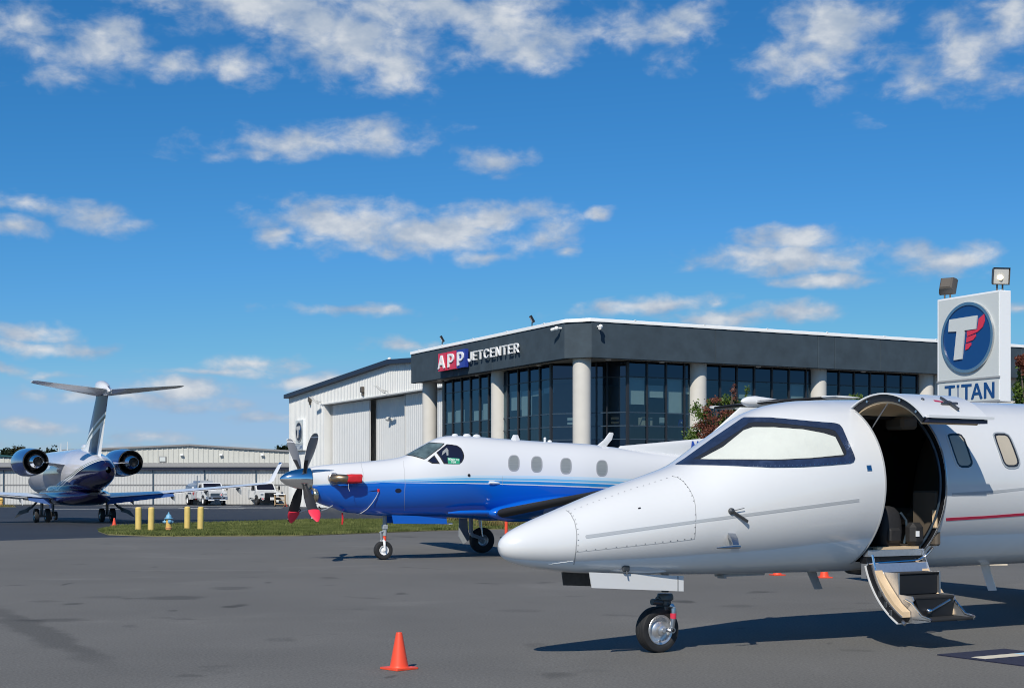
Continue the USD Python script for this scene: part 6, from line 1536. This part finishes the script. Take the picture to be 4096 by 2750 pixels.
for s in (-1, 1):
    mb = MB(); mb.loft([foil((5.4, s * .12, 5.88), (7.55, s * .12, 6.0), (0, 0, 1), 0, .13), foil((6.9, s * 3.1, 6.20), (7.75, s * 3.1, 6.25), (0, 0, 1), 0, .11), foil((7.1, s * 3.28, 6.23), (7.75, s * 3.28, 6.25), (0, 0, 1), 0, .08)]); ts = part(lj, 'tailplane', mb, 'wing_white', smooth=40)
    rows = []
    for y, a, c, z in ((.2, 5.43, 2.1, 5.885), (3.1, 6.9, .85, 6.205), (3.26, 7.05, .68, 6.23)):
        k = np.linspace(-.12, .12, 11); xx = np.abs(k); th = 5 * .095 * (.2969 * np.sqrt(xx) - .126 * xx - .3516 * xx ** 2)
        rows.append(np.column_stack([a + xx * c - .005, np.full(11, s * y), z + np.sign(k) * (th * c + .004)]))
    mb = MB(); mb.loft(rows, caps=False, closed=False); part(ts, 'leading_edge', mb, 'steel', smooth=60)
    # engines
    ec = np.array([0, s * 2.2, 2.88])
    mb = MB(); mb.rev([(-1.3, .46), (-1.36, .52), (-1.25, .60), (-.7, .67), (.3, .68), (1.2, .655), (1.95, .60), (2.15, .58), (2.13, .55), (1.2, .54), (.9, .30)], ec, (1, 0, 0), 40, caps=False); en = part(lj, 'engine_nacelle', mb, 'engine_blue', smooth=50)
    mb = MB(); mb.rev([(1.75, .53), (1.76, .02)], ec, (1, 0, 0), 32); part(en, 'bypass_duct', mb, 'deep_black')
    mb = MB(); mb.rev([(1.7, .47), (2.0, .45), (2.3, .38), (2.75, .235), (2.73, .21), (2.4, .2)], ec, (1, 0, 0), 32, caps=False); part(en, 'core_cowl', mb, 'chrome', smooth=60)
    mb = MB(); mb.rev([(2.45, .22), (2.47, .02)], ec, (1, 0, 0), 24); part(en, 'exhaust_core', mb, 'deep_black')
    mb = MB(); mb.rev([(2.10, .592), (2.17, .58), (2.15, .545), (1.9, .53), (1.75, .50)], ec, (1, 0, 0), 40, caps=False); part(en, 'exhaust_lip', mb, 'deep_black')
    mb = MB(); mb.rev([(-1.30, .44), (-1.2, .42), (-.8, .42), (-.79, .02)], ec, (1, 0, 0), 32, caps=False); part(en, 'intake', mb, 'dark_metal')
    mb = MB(); mb.loft([foil((-.4, s * .75, 2.78), (2.9, s * .62, 2.68), (0, 0, 1), 0, .055), foil((-.4, s * 1.7, 2.86), (2.6, s * 1.75, 2.84), (0, 0, 1), 0, .06)]); part(lj, 'engine_pylon', mb, 'wing_white', smooth=40)
    # wings
    mb = MB(); WG = [(.9, -2.9, 1.0, 1.16), (1.6, -2.6, .72, 1.20), (4.0, -1.3, .78, 1.38), (9.3, .35, 1.36, 1.86)]
    mb.loft([foil((a, s * y, z), (b, s * y, z), (0, 0, 1), 0, .12 if y < 3 else .10, 14) for y, a, b, z in WG]); wg = part(lj, 'wing', mb, 'wing_white', smooth=40)
    mb = MB(); mb.loft([foil((.35, s * 9.3, 1.86), (1.36, s * 9.3, 1.86), (0, 0, 1), 0, .10), foil((.8, s * 9.55, 2.0), (1.5, s * 9.55, 2.0), (0, s * -.7, .7), 0, .08), foil((1.25, s * 9.95, 2.95), (1.75, s * 9.95, 2.95), (0, s * -1, .2), 0, .07)]); wl_ = part(wg, 'winglet', mb, 'wing_white', smooth=40)
    mb = MB(); mb.loft([foil((1.12, s * 9.86, 2.70), (1.71, s * 9.86, 2.70), (0, s * -1, .2), 0, .09), foil((1.25, s * 9.952, 2.955), (1.755, s * 9.952, 2.955), (0, s * -1, .2), 0, .09)]); part(wg, 'winglet_tip', mb, 'engine_blue', smooth=40)
    # flap, dropped a little: blue inboard
    for y0, y1, nm, m in (((1.35, 4.6, 'flap', 'wing_blue'), (4.65, 8.2, 'flap', 'wing_white')) if s > 0 else ((1.35, 2.3, 'flap', 'wing_blue'), (2.35, 8.2, 'flap', 'wing_white'))):
        f0 = lambda y: (np.interp(y, [1.2, 1.6, 4, 9.3], [.62, .52, .62, 1.22]), np.interp(y, [.9, 1.6, 4, 9.3], [1.15, 1.16, 1.35, 1.84]))
        (xa, za), (xb, zb) = f0(y0), f0(y1); w0, w1 = .42, (.36 if y1 < 6 else .22)
        if m == 'wing_white': w0, w1 = .22, .15
        mb = MB(); mb.loft([foil((xa, s * y0, za), (xa + w0, s * y0, za - (.30 * w0 / .42 if m == 'wing_blue' else .04)), (.3, 0, 1), 0, .10), foil((xb, s * y1, zb), (xb + w1, s * y1, zb - (.16 if m == 'wing_blue' else .03)), (.3, 0, 1), 0, .10)]); part(wg, nm, mb, m, smooth=40)
    for y, l in ((2.6, .75), (4.6, .7), (6.3, .6), (7.9, .55)):
        x0, z0 = np.interp(y, [1.6, 4, 9.3], [.2, .35, 1.0]), np.interp(y, [1.6, 4, 9.3], [1.13, 1.31, 1.80])
        mb = MB(); mb.loft([np.array([(x0 - .3, s * (y - .02), z0 - .02), (x0 - .3, s * (y + .02), z0 - .02), (x0 - .3, s * (y + .02), z0 - .06), (x0 - .3, s * (y - .02), z0 - .06)]), np.array([(x0 + .2, s * (y - .06), z0 - .0), (x0 + .2, s * (y + .06), z0 - .0), (x0 + .2, s * (y + .04), z0 - .24), (x0 + .2, s * (y - .04), z0 - .24)]), np.array([(x0 + l, s * (y - .02), z0 - .14), (x0 + l, s * (y + .02), z0 - .14), (x0 + l, s * (y + .01), z0 - .36), (x0 + l, s * (y - .01), z0 - .36)])]); part(wg, 'flap_fairing', mb, 'grey_gear' if s > 0 else 'wing_white', smooth=False)
    # main gear: twin wheels
    mb = MB(); mb.cyl((0, s * 1.55, 1.2), (0, s * 1.55, .32), .075); mb.tube([(-.1, s * 1.5, 1.15), (.05, s * 1.1, .95), (0, s * .8, .95)], .04, 8); mb.cyl((0, s * 1.27, .30), (0, s * 1.83, .30), .05); mb.cyl((.12, s * 1.55, .75), (.2, s * 1.55, .38), .035)
    mg = part(lj, 'main_gear', mb, 'dark_metal')
    for k in (-.26, .26):
        wheel(mg, (0, s * 1.55 + k, .33), (0, 1, 0), .33, .22, .17, rim_mat='steel')
    mb = MB(); mb.tube([(.1, s * 1.7, 1.1), (.15, s * 2.05, .72), (.15, s * 2.3, .56)], .05, 8); mb.prism(Polygon([(2.1, .80), (2.32, .66), (2.62, .55), (2.86, .22), (2.74, .25), (2.45, .42), (2.2, .48)]), 0, .05, frame((.12, 0, 0), (0, s, 0), (0, 0, 1), (1, 0, 0))); part(mg, 'gear_door', mb, 'dark_metal', smooth=False)
# nose gear
mb = MB(); mb.cyl((-5.6, 0, 1.4), (-5.6, 0, .25), .06); mb.cyl((-5.6, -.2, .22), (-5.6, .2, .22), .04); ng = part(lj, 'nose_gear', mb, 'dark_metal')
for k in (-.14, .14):
    wheel(ng, (-5.6, k, .22), (0, 1, 0), .22, .14, .12, rim_mat='steel')
mb = MB(); mb.box((-5.4, -.25, .62), (-4.7, -.22, 1.3)); part(ng, 'gear_door', mb, 'engine_blue', smooth=False)
for x, h_ in ((-3.6, .42), (-1.9, .46), (-4.3, .2)):
    mb = MB(); mb.loft([np.array([(x, -.02, 3.5), (x + .18, 0, 3.5), (x, .02, 3.5)]), np.array([(x + .12, -.012, 3.5 + h_), (x + .2, 0, 3.5 + h_), (x + .12, .012, 3.5 + h_)])]); part(lj, 'blade_aerial', mb, 'white_paint', smooth=False)
mb = MB(); mb.sphere((2.2, 0, 3.55), 1, 2, (.5, .12, .17)); part(lj, 'tail_scoop', mb, 'white_paint', smooth=60)
mb = MB(); mb.rev([(0, .13), (.12, .12), (.13, .09)], (6.9, -.02, 2.55), (1, -.25, 0), 20); part(lj, 'power_unit_exhaust', mb, 'steel')

# ------------------------------------------------------------------ cones, bollards, hydrant, post
mat('bollard_yellow', (.66, .49, .15), .6, var=.10, vs=6)
mat('bollard_base', (.20, .17, .09), .9, var=.4, vs=10)
mat('hydrant_yellow', (.66, .42, .12), .5, var=.12, vs=9)
mat('hydrant_orange', (.60, .30, .12), .6, var=.1, vs=9)
mat('hydrant_blue', (.16, .38, .56), .45, var=.08, vs=9)
mat('rug_navy', (.013, .016, .042), .95, var=.35, vs=40, bump=.003, bs=150)
mat('rug_cream', (.58, .53, .43), .9, var=.06, vs=30)
mat('rug_sky', (.34, .52, .64), .9, var=.06, vs=30)
mat('wood', (.36, .25, .14), .8, var=.25, vs=9)
mat('truck_white', (.66, .67, .67), .3, coat=.5)
mat('tank_blue', (.13, .24, .42), .22, metal=.65, var=.1, vs=3)
mat('truck_glass', (.012, .012, .02), .06)
mat('truck_grey', (.42, .44, .46), .5, var=.1, vs=3)
mat('truck_red', (.40, .02, .03), .4)
mat('bumper', (.28, .34, .44), .3, metal=.5)
mat('headlight', (.45, .47, .5), .15, metal=.5)


def cone(label, loc, rz, s):
    t = thing('traffic_cone', label, 'traffic cone', loc, rz, 'orange traffic cones on the apron', s)
    r0, r1, hh = .085, .030, .335
    mb = MB(); mb.rev([(.018, .095), (.026, .088), (.034, r0 * .985), (hh * .97, r1), (hh, r1 - .004), (hh, r1 - .010), (hh - .02, r1 - .010)], (0, 0, 0), (0, 0, 1), 32, caps=False); part(t, 'cone_body', mb, 'orange_plastic', smooth=40)
    p = Polygon([(-.115, -.115), (.115, -.115), (.115, .115), (-.115, .115)]).buffer(.012)
    mb = MB(); mb.prism(p, .003, .019); part(t, 'cone_base', mb, 'orange_plastic', smooth=False)
    return t


g = ground_at(910 / .57, 1524 / .57)
c0 = cone('orange traffic cone standing alone on the foreground asphalt', (g[0], g[1], 0), 43, 1.0)
for px, py, rz, s, lab in ((457, 2101.5, 30, 1.05, 'small orange cone beside the right main wheels of the navy and white jet'), (3109, 2299, 15, .95, 'orange cone mostly hidden under the white jet belly ahead of the first aerial'),
                           (3297, 2309, 5, 1.0, 'orange cone seen under the white jet belly just behind the first aerial'), (1141.5, 2023.4, 20, 1.45, 'orange cone beside the wooden cart by the right fuel truck')):
    g = ground_at(px, py); copy_of(c0, lab, (g[0], g[1], 0 if g[1] < 60 else -.004), rz, s)


def bollard(label, px, py, lean):
    g = ground_at(px, py)
    t = thing('bollard', label, 'bollard', (g[0], g[1], .0), rng.uniform(0, 360), 'yellow bollards guarding the hydrant')
    mb = MB(); mb.rev([(-.1, .116), (.88, .116), (.905, .113), (.925, .10), (.94, .07), (.947, .03), (.948, .001)], (0, 0, 0), (lean, 0, 1), 28, caps=False); part(t, 'pipe', mb, 'bollard_yellow', smooth=50)
    mb = MB(); mb.rev([(-.1, .1175), (.03 + .0, .1175), (.05, .1165)], (0, 0, 0), (lean, 0, 1), 28, caps=False); part(t, 'stained_foot', mb, 'bollard_base', smooth=50)


for px, py, lean, lab in ((554, 2128, .012, 'leftmost yellow bollard on the grass island'), (604, 2129.5, .02, 'yellow bollard just left of the hydrant'), (749, 2123, -.01, 'yellow bollard just right of the hydrant'), (802, 2125.5, .01, 'rightmost yellow bollard on the grass island')):
    bollard(lab, px, py, lean)


def hydrant(name, label, loc, rz, top, body, s=1.0):
    t = thing(name, label, 'fire hydrant', loc, rz, None, s)
    mb = MB(); mb.rev([(-.05, .13), (.02, .13), (.03, .115), (.16, .115), (.17, .13), (.19, .13), (.20, .105)], (0, 0, 0), (0, 0, 1), 24); part(t, 'foot', mb, 'hydrant_orange', smooth=35)
    mb = MB(); mb.rev([(.20, .105), (.48, .105), (.50, .125), (.52, .125)], (0, 0, 0), (0, 0, 1), 24); part(t, 'barrel', mb, body, smooth=35)
    mb = MB(); mb.rev([(.50, .13), (.515, .17), (.53, .172), (.545, .12), (.60, .105), (.65, .085), (.68, .05), (.69, .035), (.74, .03), (.76, .005)], (0, 0, 0), (0, 0, 1), 24); part(t, 'bonnet', mb, top, smooth=35)
    for a, z, l in ((180, .40, .2), (0, .40, .15), (-60, .42, .17)):
        d = np.array([math.cos(math.radians(a)), math.sin(math.radians(a)), 0])
        mb = MB(); mb.rev([(.09, .055), (.12, .055), (.125, .075), (l - .05, .075), (l - .03, .065), (l - .02, .03), (l + .02, .028)], (0, 0, z), d, 16); part(t, 'nozzle_cap', mb, top, smooth=35)
    return t


g = ground_at(675, 2129)
hydrant('fire_hydrant', 'yellow fire hydrant with light blue bonnet and caps between the bollards', (g[0], g[1], 0), 0, 'hydrant_blue', 'hydrant_yellow')
g = ground_at(6, 2023)
hydrant('fire_hydrant', 'yellow hydrant at the far left edge beside the dry verge', (g[0], g[1], 0), 20, 'hydrant_yellow', 'hydrant_yellow', 1.15)
g = ground_at(2025, 2150)
t = thing('delineator_post', 'slim orange post on a black foot behind the nose of the white jet', 'post', (g[0], g[1], 0), 0)
mb = MB(); mb.rev([(.03, .052), (.95, .052), (1.0, .045), (1.02, .02)], (0, 0, 0), (0, 0, 1), 20); part(t, 'tube', mb, 'orange_plastic', smooth=40)
mb = MB(); mb.rev([(0, .22), (.035, .21), (.06, .09)], (0, 0, 0), (0, 0, 1), 8); part(t, 'foot', mb, 'black_rubber', smooth=False)

# rug at the foot of the steps
T0 = np.array([4.196, 14.29]); u, v = np.array([.857, .515]), np.array([.515, -.857])
RF_ = frame((*T0, 0), (*u, 0), (*v, 0), (0, 0, 1))
t = thing('entrance_rug', 'navy rug with cream and pale blue band on the asphalt at lower right', 'rug', (0, 0, 0))
mb = MB(); mb.prism(Polygon([(0, 0), (.98, 0), (.98, 1.62), (0, 1.62)]), .002, .012, RF_); part(t, 'rug', mb, 'rug_navy', smooth=False)
for a, b, c, d, m in ((.085, .36, .355, .525, 'rug_cream'), (.365, .69, .355, .525, 'rug_cream'), (.695, .90, .355, .525, 'rug_sky')):
    mb = MB(); mb.prism(Polygon([(a, c), (b, c), (b, d), (a, d)]), .0122, .014, RF_); part(t, 'band_panel', mb, m, smooth=False)
g0, g1 = ground_at(3950, 2258), ground_at(4026, 2258.5)
t = thing('parking_block', 'pale cream parking block on the asphalt behind the second belly aerial', 'parking block', (*((g0 + g1) / 2), 0), 0)
mb = MB(); mb.loft([np.array([(x, -.09, 0), (x, .09, 0), (x, .06, .11), (x, -.06, .11)]) for x in (-(g1 - g0)[0] / 2 - .7, (g1 - g0)[0] / 2)]); part(t, 'block', mb, 'curb_stone', smooth=False)


# ------------------------------------------------------------------ fuel trucks by the far hangar
def truck(label, x, y, yaw, kind):
    t = thing('fuel_truck', label, 'fuel truck', (x, y, -.004), yaw, 'fuel trucks parked by the far hangar')
    w, R = 1.08, .44
    mb = MB(); mb.box((-6.3, -.42, .55), (.7, -.28, .80)); ch_ = part(t, 'chassis_rail', mb, 'black_plastic', smooth=False)
    mb = MB(); mb.box((-6.3, .28, .55), (.7, .42, .80)); part(t, 'chassis_rail', mb, 'black_plastic', smooth=False)
    sec = [(-2.0, .75), (-2.0, 2.10), (-1.9, 2.18), (-.75, 2.16), (-.62, 2.10), (-.10, 1.42), (.05, 1.38), (.95, 1.24), (1.05, 1.14), (1.06, .62), (.55, .62), (.50, .85), (.25, 1.0), (-.2, 1.0), (-.45, .85), (-.50, .62)]
    P_ = Polygon(sec)
    mb = MB(); T = frame((0, w - .02, 0), (1, 0, 0), (0, 0, 1), (0, -1, 0)); mb.prism(P_, 0, 2 * w - .04, T)
    v_, f_ = mb.get(); k = np.clip((v_[:, 2] - 1.35) / .8, 0, 1); v_[:, 1] *= 1 - .12 * k; k2 = np.clip((v_[:, 0] - .3) / .8, 0, 1); v_[:, 1] *= 1 - .06 * k2
    m2 = MB(); m2.add(v_, f_); part(t, 'cab', m2, 'truck_white', smooth=20)
    mb = MB(); mb.add([(-.155, -.90, 1.47), (-.155, .90, 1.47), (-.60, .83, 2.06), (-.60, -.83, 2.06)], [[0, 1, 2, 3]]); v_, f_ = mb.get(); v_ = v_ + np.array([.02, 0, .015]); m2 = MB(); m2.add(v_, f_); part(t, 'windscreen', m2, 'truck_glass', smooth=False)
    for s in (-1, 1):
        mb = MB(); mb.add([(-.40, s * 1.068, 1.45), (-1.45, s * 1.068, 1.45), (-1.45, s * .975, 2.02), (-.74, s * .975, 2.02)], [[0, 1, 2, 3]]); part(t, 'side_window', mb, 'truck_glass', smooth=False)
        mb = MB(); mb.cyl((-.2, s * 1.05, 1.62), (-.1, s * 1.32, 1.62), .02, n=6); mb.box((-.16, s * 1.25, 1.45), (-.04, s * 1.42, 1.85), bev=.03); part(t, 'mirror', mb, 'black_plastic')
        hl = ((1.02, s * .72, .98), (1.075, s * .98, 1.16)) if kind == 1 else ((1.0, s * .70, .95), (1.07, s * .99, 1.12))
        mb = MB(); mb.box(*hl, bev=.02); part(t, 'headlight', mb, 'headlight')
        mb = MB(); mb.box((-1.6, s * .98, .52), (-.6, s * 1.1, .60)); part(t, 'step', mb, 'truck_grey', smooth=False)
        wheel(t, (0, s * .93, R), (0, 1, 0), R, .27, .25, 'tyre', 'rim', 'letter_white' if kind == 1 else 'dark_metal')
        for k in (.80, 1.06) if True else ():
            wheel(t, (-5.1, s * (k - .03), R), (0, 1, 0), R, .24, .25, 'tyre', 'rim', 'letter_white' if kind == 1 else 'dark_metal')
        mb = MB(); mb.loft([np.array([(-5.1 + .62 * math.cos(a), s * .72, R + .62 * math.sin(a)) for a in np.linspace(.15, math.pi - .15, 12)]), np.array([(-5.1 + .62 * math.cos(a), s * 1.15, R + .62 * math.sin(a)) for a in np.linspace(.15, math.pi - .15, 12)])], caps=False, closed=False); part(t, 'mudguard', mb, 'truck_grey' if kind == 1 else 'black_plastic', smooth=40)
        # side equipment
        mb = MB(); mb.box((-3.9, s * .7, .62), (-2.3, s * 1.1, 1.35), bev=.03); part(t, 'equipment_locker', mb, 'truck_grey' if kind == 1 else 'dark_metal', smooth=20)
        mb = MB(); mb.rev([(0, .28), (.05, .30), (.25, .30), (.3, .28)], (-3.0, s * .82, 1.25), (0, s, 0), 20); part(t, 'hose_reel', mb, 'truck_red' if kind == 1 else 'black_plastic')
        mb = MB(); mb.loft([np.array([(x_, s * (.3 + .8 * k), z_) for k, z_ in ((0, 1.05), (1, 1.45), (1, 1.38), (0, .95))]) for x_ in (-6.0, -2.3)]); part(t, 'tank_skirt', mb, 'black_plastic', smooth=False)
    mb = MB(); mb.cyl((-2.4, -1.02, .6), (-2.4, -1.02, 1.15), .09, n=12); mb.sphere((-2.4, -1.02, 1.16), .085); part(t, 'fire_extinguisher', mb, 'truck_red')
    if kind == 1:
        mb = MB(); mb.box((1.05, -1.05, .55), (1.16, 1.05, .86), bev=.03); bp = part(t, 'bumper', mb, 'bumper')
        mb = MB(); mb.box((1.06, -.62, .88), (1.09, .62, 1.18), bev=.01); part(t, 'grille', mb, 'mullion_blue')
        mb = MB(); mb.box((1.161, -.42, .64), (1.168, .42, .78)); part(bp, 'bumper_grille', mb, 'black_plastic', smooth=False)
        for s in (-1, 1):
            mb = MB(); mb.box((1.161, s * .55, .66), (1.168, s * .78, .77)); part(bp, 'fog_lamp', mb, 'black_plastic', smooth=False)
            mb = MB(); mb.box((1.10, s * .28, .46), (1.17, s * .85, .56)); part(bp, 'bumper_plate', mb, 'letter_white', smooth=False)
        mb = MB(); mb.box((-.9, -1.12, .40), (-.6, -1.0, .5)); part(t, 'fuel_tank_step', mb, 'truck_grey', smooth=False)
        mb = MB(); mb.prism(Polygon([(0, .16), (.16, 0), (0, -.16), (-.16, 0)]), 0, .012, frame((1.09, .42, 1.02), (0, 1, 0), (0, 0, 1), (1, 0, 0))); part(t, 'hazard_placard', mb, 'letter_white', smooth=False)
        mb = MB(); mb.prism(Polygon([(0, .10), (.10, 0), (0, -.10), (-.10, 0)]), .0125, .014, frame((1.09, .42, 1.02), (0, 1, 0), (0, 0, 1), (1, 0, 0))); part(t, 'placard_mark', mb, 'sign_red', smooth=False)
    else:
        mb = MB(); mb.box((1.04, -.58, .52), (1.10, .58, 1.20), bev=.03); gr = part(t, 'grille', mb, 'black_plastic')
        mb = MB(); mb.rev([(0, .13), (.01, .12)], (1.10, 0, .98), (1, 0, 0), 16); part(gr, 'badge', mb, 'mullion_dark')
        mb = MB(); mb.box((1.0, -1.05, .42), (1.10, 1.05, .72), bev=.04); part(t, 'bumper', mb, 'black_plastic')
        mb = MB(); mb.box((1.101, -.05, .50), (1.115, .42, .76)); part(t, 'number_plate', mb, 'letter_white', smooth=False)
        mb = MB(); mb.prism(Polygon([(0, .17), (.17, 0), (0, -.17), (-.17, 0)]), 0, .012, frame((1.10, -.78, .62), (0, 1, 0), (0, 0, 1), (1, 0, 0))); part(t, 'hazard_placard', mb, 'letter_white', smooth=False)
        mb = MB(); mb.prism(Polygon([(0, .11), (.11, 0), (0, -.11), (-.11, 0)]), .0125, .014, frame((1.10, -.78, .62), (0, 1, 0), (0, 0, 1), (1, 0, 0))); part(t, 'placard_mark', mb, 'sign_red', smooth=False)
    an = np.linspace(0, 2 * math.pi, 28, endpoint=False); q = lambda v: np.sign(v) * np.abs(v) ** .75
    mb = MB(); mb.loft([np.column_stack([np.full(28, x_), s_ * 1.08 * q(np.cos(an)), 1.62 + s_ * .58 * q(np.sin(an))]) for x_, s_ in ((-6.2, .82), (-6.1, .97), (-5.9, 1), (-2.45, 1), (-2.25, .97), (-2.15, .82))]); part(t, 'tank', mb, 'tank_blue', smooth=45)
    mb = MB(); mb.box((-5.8, -.42, 2.12), (-2.4, -.36, 2.36)); mb.box((-5.8, .36, 2.12), (-2.4, .42, 2.36)); part(t, 'coaming', mb, 'tank_blue', smooth=False)
    mb = MB(); mb.box((-2.45, -.62, 2.12), (-2.36, .62, 2.40), bev=.01); part(t, 'overturn_guard', mb, 'truck_grey')
    for x_ in (-4.6, -3.4):
        mb = MB(); mb.rev([(0, .2), (.1, .2), (.12, .15)], (x_, 0, 2.17), (0, 0, 1), 18); part(t, 'manhole', mb, 'truck_grey')
    mb = MB(); mb.sphere((-2.4, .1, 2.45), .07); part(t, 'beacon', mb, 'lamp_brown')
    if kind == 1:
        mb = MB(); mb.cyl((-2.1, -.98, 1.2), (-2.1, -.98, 2.85), .055, n=10); part(t, 'exhaust_stack', mb, 'steel')
        mb = MB(); mb.box((-6.7, -.9, 1.0), (-6.25, .9, 2.25), bev=.03); part(t, 'rear_cabinet', mb, 'truck_grey')
        mb = MB(); mb.box((-3.6, -1.092, 1.45), (-2.9, -1.080, 1.78)); part(t, 'tank_decal', mb, 'letter_white', smooth=False)
    else:
        mb = MB(); mb.box((-2.6, -1.1, .60), (-2.1, -.7, 1.55), bev=.03); part(t, 'pump_cabinet', mb, 'truck_grey')
        mb = MB(); mb.box((-6.5, -.95, .62), (-6.28, .95, .82), bev=.02); part(t, 'rear_bumper', mb, 'black_plastic')


truck('white cab fuel truck with tall exhaust stack, left of the two by the hangar', -28.46, 138.0, -62, 1)
truck('white cab fuel truck with large black grille, right of the two by the hangar', -23.97, 141.3, -60, 2)
g = ground_at(1120, 2024.5)
t = thing('wooden_cart', 'wooden trolley with white top beside the right fuel truck', 'cart', (g[0], g[1], -.004), 4)
for x in (-.45, .45):
    for y in (-.25, .25):
        mb = MB(); mb.box((x - .045, y - .045, .14), (x + .045, y + .045, 1.05)); part(t, 'post', mb, 'wood', smooth=False)
        mb = MB(); mb.cyl((x, y - .03, .075), (x, y + .03, .075), .075, n=14); part(t, 'castor', mb, 'black_rubber')
for z in (.2, .55, .85):
    mb = MB(); mb.box((-.5, -.3, z), (.5, .3, z + .05)); part(t, 'shelf', mb, 'wood', smooth=False)
mb = MB(); mb.box((-.52, -.32, 1.05), (.50, .32, 1.14), bev=.02); part(t, 'white_top', mb, 'letter_white')
mb = MB(); mb.box((-.30, -.33, .40), (-.08, -.31, .62)); part(t, 'label_panel', mb, 'sign_grey', smooth=False)
mb = MB(); mb.box((-.1, -.2, .9), (.4, .2, 1.04)); part(t, 'load', mb, 'cabin_dark', smooth=False)
